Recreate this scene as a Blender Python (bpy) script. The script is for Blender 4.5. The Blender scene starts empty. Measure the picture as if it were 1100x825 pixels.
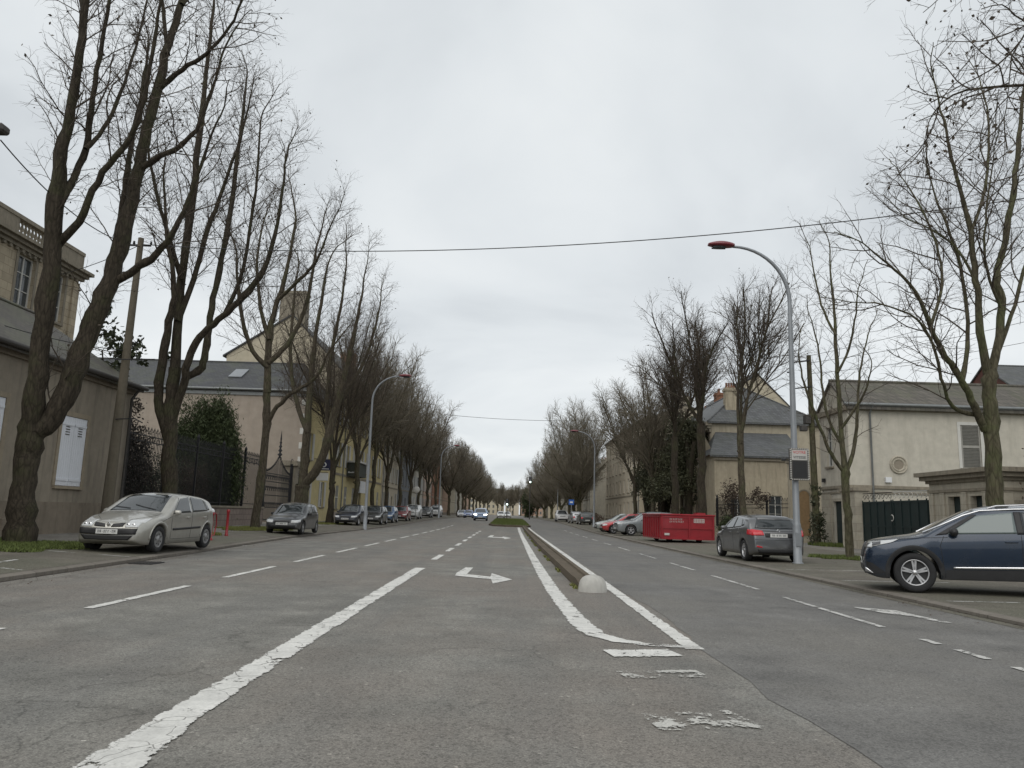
import bpy, bmesh, math, random
import numpy as np
from mathutils import Vector, Matrix
from mathutils.bvhtree import BVHTree
random.seed(7)
R = math.radians
scene = bpy.context.scene
col = scene.collection

# ------------------------------------------------------------------ helpers
class MB:
    def __init__(s): s.v=[]; s.f=[]; s.sm=[]; s.uv=[]
    def add(s, vs, fs, smooth=False):
        o=len(s.v); s.v+= [tuple(v) for v in vs]
        for f in fs: s.f.append([o+i for i in f]); s.sm.append(smooth)
    def quad(s,a,b,c,d,smooth=False): s.add([a,b,c,d],[(0,1,2,3)],smooth)
    def box(s, x0,x1,y0,y1,z0,z1, M=None):
        vs=[Vector((x,y,z)) for x in (x0,x1) for y in (y0,y1) for z in (z0,z1)]
        if M is not None: vs=[M@v for v in vs]
        s.add(vs,[(0,1,3,2),(4,6,7,5),(0,4,5,1),(2,3,7,6),(0,2,6,4),(1,5,7,3)])
    def bbox(s, x0,x1,y0,y1,z0,z1,b=.02, M=None):
        # bevelled box: three nested slabs forming chamfered corners
        vs=[];
        X=(x0,x1);Y=(y0,y1);Z=(z0,z1);idx={}
        for i in (0,1):
            for j in (0,1):
                for k in (0,1):
                    sx=b if i==0 else -b; sy=b if j==0 else -b; sz=b if k==0 else -b
                    for a,(dx,dy,dz) in enumerate(((0,sy,sz),(sx,0,sz),(sx,sy,0))):
                        idx[i,j,k,a]=len(vs); vs.append(Vector((X[i]+dx,Y[j]+dy,Z[k]+dz)))
        F=[]
        F.append([idx[0,0,0,0],idx[0,0,1,0],idx[0,1,1,0],idx[0,1,0,0]]); F.append([idx[1,0,0,0],idx[1,1,0,0],idx[1,1,1,0],idx[1,0,1,0]])
        F.append([idx[0,0,0,1],idx[1,0,0,1],idx[1,0,1,1],idx[0,0,1,1]]); F.append([idx[0,1,0,1],idx[0,1,1,1],idx[1,1,1,1],idx[1,1,0,1]])
        F.append([idx[0,0,0,2],idx[0,1,0,2],idx[1,1,0,2],idx[1,0,0,2]]); F.append([idx[0,0,1,2],idx[1,0,1,2],idx[1,1,1,2],idx[0,1,1,2]])
        for i in (0,1):
            for j in (0,1):
                F.append([idx[i,j,0,0],idx[i,j,1,0],idx[i,j,1,1],idx[i,j,0,1]])
                F.append([idx[i,0,j,0],idx[i,1,j,0],idx[i,1,j,2],idx[i,0,j,2]])
                F.append([idx[0,i,j,1],idx[1,i,j,1],idx[1,i,j,2],idx[0,i,j,2]])
                for k in (0,1): F.append([idx[i,j,k,0],idx[i,j,k,1],idx[i,j,k,2]])
        if M is not None: vs=[M@v for v in vs]
        s.add(vs,F)
    def tube(s, pts, rad, n=8, cap=True, smooth=True):
        pts=[Vector(p) for p in pts]
        if not hasattr(rad,'__len__'): rad=[rad]*len(pts)
        vs=[]; up=None
        for i,p in enumerate(pts):
            t=(pts[min(i+1,len(pts)-1)]-pts[max(i-1,0)]).normalized()
            if up is None:
                up=Vector((0,0,1)) if abs(t.z)<.9 else Vector((1,0,0))
            a=t.cross(up).normalized(); b=a.cross(t).normalized(); up=b
            for k in range(n):
                w=2*math.pi*k/n; vs.append(p+(a*math.cos(w)+b*math.sin(w))*rad[i])
        fs=[(i*n+k,i*n+(k+1)%n,(i+1)*n+(k+1)%n,(i+1)*n+k) for i in range(len(pts)-1) for k in range(n)]
        s.add(vs,fs,smooth)
        if cap:
            s.add(vs[:n],[tuple(range(n))]); s.add(vs[-n:],[tuple(range(n-1,-1,-1))])
    def lathe(s, prof, n=24, c=(0,0,0), axis='z', smooth=True, close=False):
        vs=[];m=len(prof)
        for k in range(n):
            w=2*math.pi*k/n
            for r,h in prof:
                p=(r*math.cos(w),r*math.sin(w),h)
                if axis=='y': p=(p[0],p[2],p[1])
                if axis=='x': p=(p[2],p[0],p[1])
                vs.append(Vector(p)+Vector(c))
        fs=[(k*m+i,((k+1)%n)*m+i,((k+1)%n)*m+i+1,k*m+i+1) for k in range(n) for i in range(m-1)]
        s.add(vs,fs,smooth)
    def build(s,name,mat,parent=None,norm=True):
        me=bpy.data.meshes.new(name); me.from_pydata(s.v,[],s.f)
        me.polygons.foreach_set('use_smooth',s.sm)
        if norm and len(s.f)<60000:
            bm=bmesh.new(); bm.from_mesh(me)
            bmesh.ops.recalc_face_normals(bm,faces=bm.faces); bm.to_mesh(me); bm.free()
        me.materials.append(mat)
        if s.uv:
            l=me.uv_layers.new(name='UVMap')
            for p in me.polygons:
                for li in p.loop_indices: l.data[li].uv=s.uv[me.loops[li].vertex_index]
        o=bpy.data.objects.new(name,me); col.objects.link(o)
        if parent is not None: o.parent=parent
        return o
def tag(o,label=None,cat=None,group=None,kind=None):
    if label: o['label']=label
    if cat: o['category']=cat
    if group: o['group']=group
    if kind: o['kind']=kind
    return o
def empty(name,loc=(0,0,0),rz=0,label=None,cat=None,group=None):
    o=bpy.data.objects.new(name,None); col.objects.link(o); o.empty_display_size=.3
    o.location=loc; o.rotation_euler=(0,0,rz); return tag(o,label,cat,group)
def copy_tree(o,parent=None):
    c=o.copy(); col.objects.link(c); c.parent=parent
    for ch in list(o.children): copy_tree(ch,c)
    return c
def lerp(a,b,t): return a+(b-a)*t
def sstep(a,b,x):
    t=min(1,max(0,(x-a)/(b-a))); return t*t*(3-2*t)
def interp(tab,x):
    if x<=tab[0][0]: return tab[0][1]
    for (a,b),(c,d) in zip(tab,tab[1:]):
        if x<=c: return lerp(b,d,(x-a)/(c-a))
    return tab[-1][1]
def smooth_interp(tab,x):
    # monotone cubic (Fritsch-Carlson)
    n=len(tab)
    if x<=tab[0][0]: return tab[0][1]
    if x>=tab[-1][0]: return tab[-1][1]
    d=[(tab[i+1][1]-tab[i][1])/(tab[i+1][0]-tab[i][0]) for i in range(n-1)]
    m=[d[0]]+[0 if d[i-1]*d[i]<=0 else 2*d[i-1]*d[i]/(d[i-1]+d[i]) for i in range(1,n-1)]+[d[-1]]
    for i in range(n-1):
        if x<=tab[i+1][0]:
            h=tab[i+1][0]-tab[i][0]; t=(x-tab[i][0])/h
            return ((2*t**3-3*t*t+1)*tab[i][1]+(t**3-2*t*t+t)*h*m[i]+(-2*t**3+3*t*t)*tab[i+1][1]+(t**3-t*t)*h*m[i+1])

# ------------------------------------------------------------------ terrain heights
KL=[(-30,-7.8),(12,-7.95),(20,-8.35),(34,-9.3),(60,-9.4),(1000,-9.4)]
KR=[(-30,6.9),(17,7.0),(30,6.85),(1000,6.85)]
def rz(y): return .35*sstep(55,112,y)
def gz(x,y):
    kl=interp(KL,y); kr=interp(KR,y); z=rz(y)
    if x<kl: z+=interp([(-18,.27),(-14.5,.25),(-10.5,.17),(kl,.09)],x)
    elif x>kr: z+=interp([(kr,.07),(8.5,.10),(17,.14),(40,.2)],x)
    return z

# ------------------------------------------------------------------ materials
def new_mat(name):
    m=bpy.data.materials.new(name); m.use_nodes=True
    nt=m.node_tree; b=nt.nodes['Principled BSDF']; return m,nt,b
class NT:
    def __init__(s,nt): s.nt=nt; s.co=None
    def n(s,t,**k):
        x=s.nt.nodes.new(t)
        for a,b in k.items(): setattr(x,a,b)
        return x
    def l(s,a,b): s.nt.links.new(a,b)
    def coords(s,world=False,scale=(1,1,1)):
        if world: o=s.n('ShaderNodeNewGeometry').outputs['Position']
        else: o=s.n('ShaderNodeTexCoord').outputs['Object']
        m=s.n('ShaderNodeMapping'); m.inputs['Scale'].default_value=scale; s.l(o,m.inputs['Vector']); return m.outputs[0]
    def noise(s,v,scale,detail=4,rough=.55,dist=0):
        x=s.n('ShaderNodeTexNoise'); x.inputs['Scale'].default_value=scale; x.inputs['Detail'].default_value=detail
        x.inputs['Roughness'].default_value=rough; x.inputs['Distortion'].default_value=dist
        s.l(v,x.inputs['Vector']); return x.outputs['Fac']
    def ramp(s,f,*st):
        x=s.n('ShaderNodeValToRGB'); e=x.color_ramp.elements
        while len(e)<len(st): e.new(.5)
        for i,(p,c) in enumerate(st):
            e[i].position=p; e[i].color=(c,c,c,1) if not hasattr(c,'__len__') else (*c,1)
        s.l(f,x.inputs[0]); return x.outputs[0]
    def mix(s,f,a,b,mode='MIX'):
        x=s.n('ShaderNodeMix',data_type='RGBA',blend_type=mode)
        for sock,v in ((x.inputs['Factor'],f),(x.inputs['A'],a),(x.inputs['B'],b)):
            if hasattr(v,'is_linked'): s.l(v,sock)
            elif hasattr(v,'__len__'): sock.default_value=(*v,1)
            elif sock.type=='RGBA': sock.default_value=(v,v,v,1)
            else: sock.default_value=v
        return x.outputs['Result']
    def math(s,op,a,b=0,c=0):
        x=s.n('ShaderNodeMath',operation=op)
        for i,v in enumerate((a,b,c)):
            if hasattr(v,'is_linked'): s.l(v,x.inputs[i])
            else: x.inputs[i].default_value=v
        return x.outputs[0]
    def bump(s,h,strength=.3,dist=.01):
        x=s.n('ShaderNodeBump'); x.inputs['Strength'].default_value=strength; x.inputs['Distance'].default_value=dist
        s.l(h,x.inputs['Height']); return x.outputs[0]
def plain(name,c,rough=.6,metal=0,var=.25,scale=6,coat=0,bump=.15,ior=None,world=False,emit=0):
    m,nt,b=new_mat(name); t=NT(nt); v=t.coords(world)
    n=t.noise(v,scale,5); n2=t.noise(v,scale*9,3)
    c2=tuple(x*(1-var) for x in c); c1=tuple(min(1,x*(1+var*.6)) for x in c)
    k=t.mix(t.ramp(n,(.3,0.),(.7,1.)),c2,c1); k=t.mix(.25,k,t.mix(n2,c2,c1))
    t.l(k,b.inputs['Base Color']); b.inputs['Roughness'].default_value=rough; b.inputs['Metallic'].default_value=metal
    b.inputs['Coat Weight'].default_value=coat; b.inputs['Coat Roughness'].default_value=.04
    if ior: b.inputs['IOR'].default_value=ior
    if bump: t.l(t.bump(n2,bump,.004),b.inputs['Normal'])
    if emit:
        b.inputs['Emission Color'].default_value=(*c,1); b.inputs['Emission Strength'].default_value=emit
    return m
def masonry(name,c,stain=(.10,.09,.07),amount=.5,scale=1.0,block=None,rough=.9):
    """render / stone wall with blotches, run-down streaks and optional block joints"""
    m,nt,b=new_mat(name); t=NT(nt); v=t.coords()
    vs=t.coords(scale=(1.6,1.6,.18))
    big=t.noise(v,.45*scale,6,.6); med=t.noise(v,3*scale,6,.6); fine=t.noise(v,28,4,.6); st=t.noise(vs,2.2*scale,5,.65)
    k=t.mix(t.ramp(med,(.35,0.),(.65,1.)),tuple(x*.86 for x in c),tuple(min(1,x*1.1) for x in c))
    k=t.mix(t.math('MULTIPLY',t.ramp(st,(.5,0.),(.78,1.)),amount),k,stain)
    k=t.mix(t.math('MULTIPLY',t.ramp(big,(.5,0.),(.72,1.)),amount*.7),k,tuple(x*.6 for x in c))
    k=t.mix(.35,k,t.mix(fine,tuple(x*.75 for x in c),tuple(min(1,x*1.15) for x in c)))
    h=fine
    if block:
        br=t.n('ShaderNodeTexBrick'); br.inputs['Scale'].default_value=1; br.inputs['Brick Width'].default_value=block[0]; br.inputs['Row Height'].default_value=block[1]
        br.inputs['Mortar Size'].default_value=block[2]; br.inputs['Color1'].default_value=(1,1,1,1); br.inputs['Color2'].default_value=(.72,.72,.72,1); br.inputs['Mortar'].default_value=(.45,.45,.45,1)
        br.inputs['Mortar Smooth'].default_value=.3
        g=t.n('ShaderNodeTexCoord').outputs['Object']; sep=t.n('ShaderNodeSeparateXYZ'); t.l(g,sep.inputs[0])
        cb=t.n('ShaderNodeCombineXYZ'); t.l(t.math('ADD',sep.outputs[0],sep.outputs[1]),cb.inputs[0]); t.l(sep.outputs[2],cb.inputs[1]); t.l(cb.outputs[0],br.inputs['Vector'])
        k=t.mix(.8,k,br.outputs['Color'],'MULTIPLY'); h=t.math('ADD',t.math('MULTIPLY',fine,.3),t.math('MULTIPLY',br.outputs['Fac'],-.9))
    t.l(k,b.inputs['Base Color']); b.inputs['Roughness'].default_value=rough; b.inputs['Specular IOR Level'].default_value=.25
    t.l(t.bump(h,.35,.01),b.inputs['Normal']); return m
def slate(name,c,row=.22,w=.25,moss=(.09,.10,.05),mossamt=.35):
    m,nt,b=new_mat(name); t=NT(nt); v=t.coords()
    g=t.n('ShaderNodeTexCoord').outputs['Object']; sep=t.n('ShaderNodeSeparateXYZ'); t.l(g,sep.inputs[0])
    cb=t.n('ShaderNodeCombineXYZ'); t.l(t.math('ADD',sep.outputs[0],sep.outputs[1]),cb.inputs[0]); t.l(t.math('MULTIPLY',sep.outputs[2],1.35),cb.inputs[1])
    br=t.n('ShaderNodeTexBrick'); t.l(cb.outputs[0],br.inputs['Vector']); br.inputs['Scale'].default_value=1
    br.inputs['Brick Width'].default_value=w; br.inputs['Row Height'].default_value=row; br.inputs['Mortar Size'].default_value=.012
    br.inputs['Color1'].default_value=(*[x*1.25 for x in c],1); br.inputs['Color2'].default_value=(*[x*.75 for x in c],1); br.inputs['Mortar'].default_value=(*[x*.35 for x in c],1)
    big=t.noise(v,.6,6,.65)
    k=t.mix(t.math('MULTIPLY',t.ramp(big,(.45,0.),(.7,1.)),mossamt),br.outputs['Color'],moss)
    t.l(k,b.inputs['Base Color']); b.inputs['Roughness'].default_value=.62
    t.l(t.bump(br.outputs['Fac'],-.4,.01),b.inputs['Normal']); return m
def bark(name,c,moss,mossamt=.35,scale=1):
    m,nt,b=new_mat(name); t=NT(nt); v=t.coords(); vs=t.coords(scale=(1,1,.25))
    n=t.noise(vs,14*scale,6,.65,.6); big=t.noise(v,1.3,5,.6); 
    vo=t.n('ShaderNodeTexVoronoi',feature='DISTANCE_TO_EDGE'); vo.inputs['Scale'].default_value=9*scale; t.l(vs,vo.inputs['Vector'])
    k=t.mix(t.ramp(n,(.3,0.),(.7,1.)),tuple(x*.5 for x in c),tuple(x*1.45 for x in c))
    k=t.mix(t.math('MULTIPLY',t.ramp(big,(.48,0.),(.62,1.)),mossamt),k,moss)
    k=t.mix(t.ramp(vo.outputs[0],(0.,.55),(.12,0.)),k,tuple(x*.35 for x in c))
    t.l(k,b.inputs['Base Color']); b.inputs['Roughness'].default_value=.92; b.inputs['Specular IOR Level'].default_value=.15
    t.l(t.bump(t.math('ADD',n,vo.outputs[0]),.8,.03),b.inputs['Normal']); return m
def asphalt(name,c,tint,patch,seed=0,crack=1.,streak=.3,grain=1.):
    m,nt,b=new_mat(name); t=NT(nt)
    g=t.n('ShaderNodeNewGeometry').outputs['Position']
    mp=t.n('ShaderNodeMapping'); mp.inputs['Location'].default_value=(seed*13.7,seed*5.1,0); t.l(g,mp.inputs[0]); v=mp.outputs[0]
    ms=t.n('ShaderNodeMapping'); ms.inputs['Scale'].default_value=(1.3,.07,1); ms.inputs['Location'].default_value=(seed*3.1,0,0); t.l(g,ms.inputs[0])
    fine=t.noise(v,85,3,.7); med=t.noise(v,1.1,6,.62); big=t.noise(v,.23,5,.6); st=t.noise(ms.outputs[0],1.0,5,.6)
    vo=t.n('ShaderNodeTexVoronoi'); vo.inputs['Scale'].default_value=55; t.l(v,vo.inputs['Vector'])
    k=t.mix(t.ramp(med,(.32,0.),(.68,1.)),tuple(x*.72 for x in c),tuple(x*1.25 for x in c))
    k=t.mix(t.math('MULTIPLY',t.ramp(big,(.42,0.),(.60,1.)),.75),k,tint)
    k=t.mix(t.math('MULTIPLY',t.ramp(st,(.45,0.),(.7,1.)),streak),k,patch)
    sp=t.ramp(vo.outputs['Color'],(.1,.6),(.5,1.),(.93,1.15),(.985,2.1))
    k=t.mix(.9*grain,k,sp,'MULTIPLY')
    k=t.mix(.8*grain,k,t.ramp(fine,(.28,.35),(.5,1.),(.75,1.8)),'MULTIPLY')
    # cracks
    wv=t.n('ShaderNodeTexVoronoi',feature='DISTANCE_TO_EDGE'); wv.inputs['Scale'].default_value=.55
    nz=t.n('ShaderNodeTexNoise'); nz.inputs['Scale'].default_value=2.2; nz.inputs['Detail'].default_value=5; t.l(v,nz.inputs['Vector'])
    ad=t.n('ShaderNodeVectorMath',operation='MULTIPLY_ADD'); t.l(nz.outputs['Color'],ad.inputs[0]); ad.inputs[1].default_value=(.8,.8,0); t.l(v,ad.inputs[2])
    t.l(ad.outputs[0],wv.inputs['Vector'])
    cr=t.math('MULTIPLY',t.ramp(wv.outputs[0],(0.,1.),(.009,.0)),t.ramp(t.noise(v,.5,3),(.5,0.),(.58,1.)))
    k=t.mix(t.math('MULTIPLY',cr,crack*.75),k,tuple(x*.25 for x in c))
    t.l(k,b.inputs['Base Color']); b.inputs['Roughness'].default_value=.88; b.inputs['Specular IOR Level'].default_value=.3
    t.l(t.bump(t.math('ADD',t.math('MULTIPLY',fine,.6),t.math('MULTIPLY',cr,-1.)),.5,.006),b.inputs['Normal'])
    return m
def paint_mat(name,wear=.45,c=(.74,.73,.69)):
    m,nt,b=new_mat(name); t=NT(nt); v=t.coords(True)
    uv=t.n('ShaderNodeUVMap').outputs[0]; sp=t.n('ShaderNodeSeparateXYZ'); t.l(uv,sp.inputs[0])
    edge=t.math('ABSOLUTE',t.math('SUBTRACT',sp.outputs[0],.5))      # 0 centre .5 edge
    n=t.noise(v,4.5,8,.72); n2=t.noise(v,40,4,.7); f=t.noise(v,1.2,3)
    nn=t.math('ADD',t.math('MULTIPLY',n,.62),t.math('ADD',t.math('MULTIPLY',n2,.2),t.math('MULTIPLY',f,.18)))
    nn=t.math('SUBTRACT',nn,t.math('MULTIPLY',t.math('MAXIMUM',t.math('SUBTRACT',edge,.36),0),.9))
    al=t.ramp(nn,(wear-.012,0.),(wear+.012,1.))
    vo=t.n('ShaderNodeTexVoronoi',feature='DISTANCE_TO_EDGE'); vo.inputs['Scale'].default_value=1.6
    nz=t.n('ShaderNodeTexNoise'); nz.inputs['Scale'].default_value=3; t.l(v,nz.inputs['Vector'])
    ad=t.n('ShaderNodeVectorMath',operation='MULTIPLY_ADD'); t.l(nz.outputs['Color'],ad.inputs[0]); ad.inputs[1].default_value=(.6,.6,0); t.l(v,ad.inputs[2]); t.l(ad.outputs[0],vo.inputs['Vector'])
    crk=t.ramp(vo.outputs[0],(0.,.0),(.012,1.))
    al=t.math('MULTIPLY',al,t.math('ADD',.25,t.math('MULTIPLY',crk,.75)))
    k=t.mix(t.ramp(t.noise(v,2.3,6,.7),(.35,0.),(.7,1.)),tuple(x*.74 for x in c),c)
    k=t.mix(.5,k,t.ramp(n2,(.3,.6),(.6,1.)),'MULTIPLY')
    t.l(k,b.inputs['Base Color']); b.inputs['Roughness'].default_value=.75
    tr=t.n('ShaderNodeBsdfTransparent'); mx=t.n('ShaderNodeMixShader'); out=nt.nodes['Material Output']
    t.l(al,mx.inputs[0]); t.l(tr.outputs[0],mx.inputs[1]); t.l(b.outputs[0],mx.inputs[2]); t.l(mx.outputs[0],out.inputs[0])
    return m
def carpaint(name,c,metal=.55,rough=.32,dirt=.25):
    m,nt,b=new_mat(name); t=NT(nt); v=t.coords()
    n=t.noise(v,3,6,.65); sep=t.n('ShaderNodeSeparateXYZ'); t.l(t.coords(),sep.inputs[0])
    low=t.ramp(sep.outputs[2],(.2,1.),(.55,0.))
    d=t.math('ADD',t.math('MULTIPLY',low,.45),t.math('MULTIPLY',t.ramp(n,(.4,0.),(.8,1.)),dirt))
    k=t.mix(d,c,(.13,.12,.10)); t.l(k,b.inputs['Base Color']); b.inputs['Metallic'].default_value=metal
    t.l(t.math('ADD',rough,t.math('MULTIPLY',d,.4)),b.inputs['Roughness']); b.inputs['Coat Weight'].default_value=.8; b.inputs['Coat Roughness'].default_value=.06
    return m
def glass(name,c=(.025,.03,.032),rough=.04,ior=1.6):
    m,nt,b=new_mat(name); b.inputs['Base Color'].default_value=(*c,1); b.inputs['Roughness'].default_value=rough; b.inputs['IOR'].default_value=ior
    b.inputs['Coat Weight'].default_value=.25; b.inputs['Coat Roughness'].default_value=.02
    return m
M={}
M['road']=asphalt('worn_asphalt',(.188,.182,.164),(.192,.170,.148),(.128,.127,.122),1,.6,.5)
M['fresh']=asphalt('newer_asphalt',(.150,.146,.138),(.172,.164,.148),(.125,.122,.118),2,.35,.45,.75)
M['park']=asphalt('parking_asphalt',(.135,.122,.10),(.115,.115,.085),(.17,.15,.125),3,.8,.3)
M['pave']=asphalt('pavement_asphalt',(.20,.19,.17),(.17,.155,.135),(.14,.13,.12),4,.4,.2)
M['ground']=asphalt('ground_dirt',(.16,.15,.12),(.09,.10,.06),(.12,.12,.1),5,.0,.2)
M['kerb']=masonry('kerb_stone',(.20,.18,.155),(.08,.07,.05),.8,3,(1.0,2.,.014))
M['kerbdark']=masonry('mossy_kerb',(.125,.10,.072),(.05,.055,.028),.9,3,(1.0,2.,.016))
M['paint']=paint_mat('road_paint',.425)
M['paintworn']=paint_mat('worn_road_paint',.475,(.60,.59,.56))
M['paintfaint']=paint_mat('faint_road_paint',.495,(.55,.54,.50))
M['bark']=bark('plane_bark',(.082,.069,.050),(.085,.095,.045),.45)
M['barkdark']=bark('dark_bark',(.052,.043,.032),(.06,.068,.03),.4)
M['barkgreen']=bark('green_bark',(.095,.085,.056),(.10,.115,.05),.6)
M['twig']=plain('twig_bark',(.072,.056,.040),.9,var=.4,scale=2,bump=0)
M['twiggreen']=plain('mossy_twig',(.155,.132,.095),.9,var=.4,scale=.8,bump=0)
M['twigpale']=plain('pale_twig',(.185,.162,.12),.9,var=.35,scale=.8,bump=0)
M['deadleaf']=plain('dead_leaf',(.07,.045,.03),.9,var=.5,scale=3,bump=0)
M['grass']=plain('grass_green',(.11,.14,.035),.9,var=.5,scale=5,bump=0,world=True)
M['grassyellow']=plain('mossy_grass',(.17,.18,.05),.9,var=.45,scale=5,bump=0,world=True)
M['concrete']=masonry('pale_concrete',(.44,.43,.40),(.16,.15,.12),.6,3)
M['polewood']=masonry('pole_concrete',(.13,.113,.085),(.055,.05,.03),.8,2)
M['galv']=plain('galvanised_steel',(.27,.285,.30),.5,.45,var=.15,scale=3)
M['darkmetal']=plain('dark_ironwork',(.018,.018,.02),.5,.3,var=.3)
M['black']=plain('black_plastic',(.018,.018,.019),.55,var=.2,bump=.05)
M['rubber']=plain('tyre_rubber',(.020,.020,.021),.85,var=.3,scale=20)
M['alloy']=plain('alloy_silver',(.55,.55,.56),.32,.8,var=.1)
M['steelwheel']=plain('grey_hubcap',(.30,.30,.30),.45,.5,var=.15)
M['chrome']=plain('chrome_trim',(.72,.72,.73),.18,.95,var=.05,bump=0)
M['glass']=glass('car_glass'); M['wglass']=glass('window_glass',(.05,.058,.062),.06,1.5)
M['lens']=glass('headlamp_lens',(.55,.56,.56),.12,1.5); M['lensdark']=glass('lamp_recess',(.06,.06,.065),.15)
M['redlens']=glass('tail_lamp_lens',(.50,.02,.03),.12,1.5); M['amber']=glass('amber_lens',(.6,.2,.03),.2,1.5)
M['plate']=plain('number_plate',(.62,.62,.60),.4,var=.05,bump=0); M['ink']=plain('dark_lettering',(.02,.02,.03),.6,bump=0)
M['white']=plain('white_paint',(.68,.69,.70),.5,var=.06,scale=2); M['offwhite']=plain('offwhite_paint',(.50,.49,.46),.6,var=.12)
M['red']=plain('red_enamel',(.27,.010,.018),.42,var=.25,scale=2,coat=.3); M['redpost']=plain('red_post_paint',(.30,.016,.022),.4,var=.2,coat=.3)
M['reddark']=plain('dark_red_shell',(.16,.012,.02),.35,var=.15,coat=.4)
M['zinc']=plain('zinc_gutter',(.20,.21,.21),.5,.4,var=.2)
M['gutterdark']=plain('dark_gutter',(.06,.055,.05),.6,var=.2)
M['gate']=plain('dark_green_gate_paint',(.008,.02,.020),.5,var=.25,scale=3)
M['wood']=plain('brown_wood',(.06,.045,.032),.8,var=.4)
# ------------------------------------------------------------------ camera
cam=bpy.data.cameras.new('camera'); co=bpy.data.objects.new('camera',cam); col.objects.link(co)
cam.sensor_width=36; cam.lens=36*826/1100; cam.clip_end=4000; cam.clip_start=.05
th=R(9.59); ph=R(1.7)
fw=Vector((0,math.cos(th),math.sin(th))); u0=Vector((0,-math.sin(th),math.cos(th))); r0=Vector((1,0,0))
rr=r0*math.cos(ph)+u0*math.sin(ph); uu=-r0*math.sin(ph)+u0*math.cos(ph)
mt=Matrix((rr,uu,-fw)).transposed().to_4x4(); mt.translation=(0,0,1.3); co.matrix_world=mt
scene.camera=co
CAMH=1.3
def at(px,py,Y):
    d=fw*826+rr*(px-550)+uu*(412.5-py); t=Y/d.y; return Vector((d.x*t,Y,CAMH+d.z*t))
# ------------------------------------------------------------------ light
w=bpy.data.worlds.new('World'); scene.world=w; w.use_nodes=True; nt=w.node_tree; t=NT(nt)
bg=nt.nodes['Background']; sky=t.n('ShaderNodeTexSky',sky_type='NISHITA'); sky.sun_disc=False
SUN_EL=R(48); SUN_AZ=R(200)
sky.sun_elevation=SUN_EL; sky.sun_rotation=SUN_AZ
tc=t.n('ShaderNodeTexCoord').outputs['Generated']
sp=t.n('ShaderNodeSeparateXYZ'); t.l(tc,sp.inputs[0])
zz=t.math('ADD',t.math('MAXIMUM',sp.outputs[2],0),.22)
cb=t.n('ShaderNodeCombineXYZ'); t.l(t.math('DIVIDE',sp.outputs[0],zz),cb.inputs[0]); t.l(t.math('DIVIDE',sp.outputs[1],zz),cb.inputs[1])
n1=t.noise(cb.outputs[0],1.15,6,.5,.4); n2=t.noise(cb.outputs[0],.5,3,.5)
cl=t.ramp(t.math('ADD',t.math('MULTIPLY',n1,.65),t.math('MULTIPLY',n2,.35)),(.39,(4.65,4.92,5.12)),(.49,(5.55,5.82,5.98)),(.59,(6.28,6.5,6.58)))
CLOUD=t.mix(.96,sky.outputs[0],cl)
t.l(CLOUD,bg.inputs[0]); bg.inputs[1].default_value=.1
sl=bpy.data.lights.new('sun','SUN'); sl.energy=1.0; sl.angle=R(70); sl.color=(1,.96,.9)
so=bpy.data.objects.new('sun',sl); col.objects.link(so)
sd=Vector((math.sin(SUN_AZ)*math.cos(SUN_EL),math.cos(SUN_AZ)*math.cos(SUN_EL),math.sin(SUN_EL)))
so.rotation_euler=sd.to_track_quat('Z','Y').to_euler(); so.location=(0,-10,30)
scene.view_settings.view_transform='Standard'; scene.view_settings.look='None'; scene.view_settings.gamma=1
scene.view_settings.exposure=0.46

# ------------------------------------------------------------------ ground sheets
YS=[-40,-20,0,6,12,16,20,26,34,44,55,60,65,70,75,80,85,90,95,100,106,112,130,200,400,1500]
def sheet(name,xl,xr,zo,mat,ys=YS,nx=1,zf=None,kind='structure'):
    m=MB(); n=nx+1
    for y in ys:
        a=xl(y) if callable(xl) else xl; b=xr(y) if callable(xr) else xr
        for i in range(n):
            x=lerp(a,b,i/nx); m.v.append((x,y,(zf(x,y) if zf else rz(y))+zo))
    for j in range(len(ys)-1):
        for i in range(nx):
            m.f.append([j*n+i,j*n+i+1,(j+1)*n+i+1,(j+1)*n+i]); m.sm.append(False)
    o=m.build(name,mat); tag(o,kind=kind); return o
kl=lambda y:interp(KL,y); kr=lambda y:interp(KR,y)
sheet('ground',-1500,1500,-.06,M['ground'],zf=lambda x,y:rz(y)-(.0 if abs(x)<9 else 0))
sheet('road',lambda y:kl(y)-.02,lambda y:kr(y)+.02,0,M['road'])
yy=[-40]+[y*.6 for y in range(-10,150)]+[95,100,106,112,130,200,400,1500]
random.seed(3)
wob={y:random.uniform(-.05,.05) for y in yy}
sheet('newer_road_lane',lambda y:2.06+wob[y]+.06*math.sin(y*.7),lambda y:kr(y)-.12,.004,M['fresh'],ys=yy)
sheet('parking_strip',lambda y:-11.9,lambda y:kl(y)-.2,0,M['park'],nx=4,zf=gz)
sheet('pavement',-16.5,lambda y:-11.9,0,M['pave'],nx=3,zf=gz)
sheet('parking_strip',lambda y:kr(y)+.2,14.5,0,M['park'],nx=4,zf=gz)
sheet('pavement',14.5,19,0,M['pave'],nx=3,zf=gz)
def kerb(name,xf,w_,h0,h1,mat,ys,face=1,base=lambda x,y:rz(y)):
    m=MB()
    n=4
    for y in ys:
        x=xf(y); z=base(x,y)
        for dx,dz in ((0,-.03),(0,h0),(.03*face,h0+.012),(w_*face,h1)):
            m.v.append((x+dx,y,z+dz))
    for j in range(len(ys)-1):
        for i in range(n-1): m.f.append([j*n+i,j*n+i+1,(j+1)*n+i+1,(j+1)*n+i]); m.sm.append(False)
    o=m.build(name,mat); return tag(o,kind='structure')
kerb('kerb',lambda y:kl(y),.21,.07,.094,M['kerb'],YS,-1)
kerb('kerb',lambda y:kr(y),.21,.055,.074,M['kerb'],YS,1)
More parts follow.
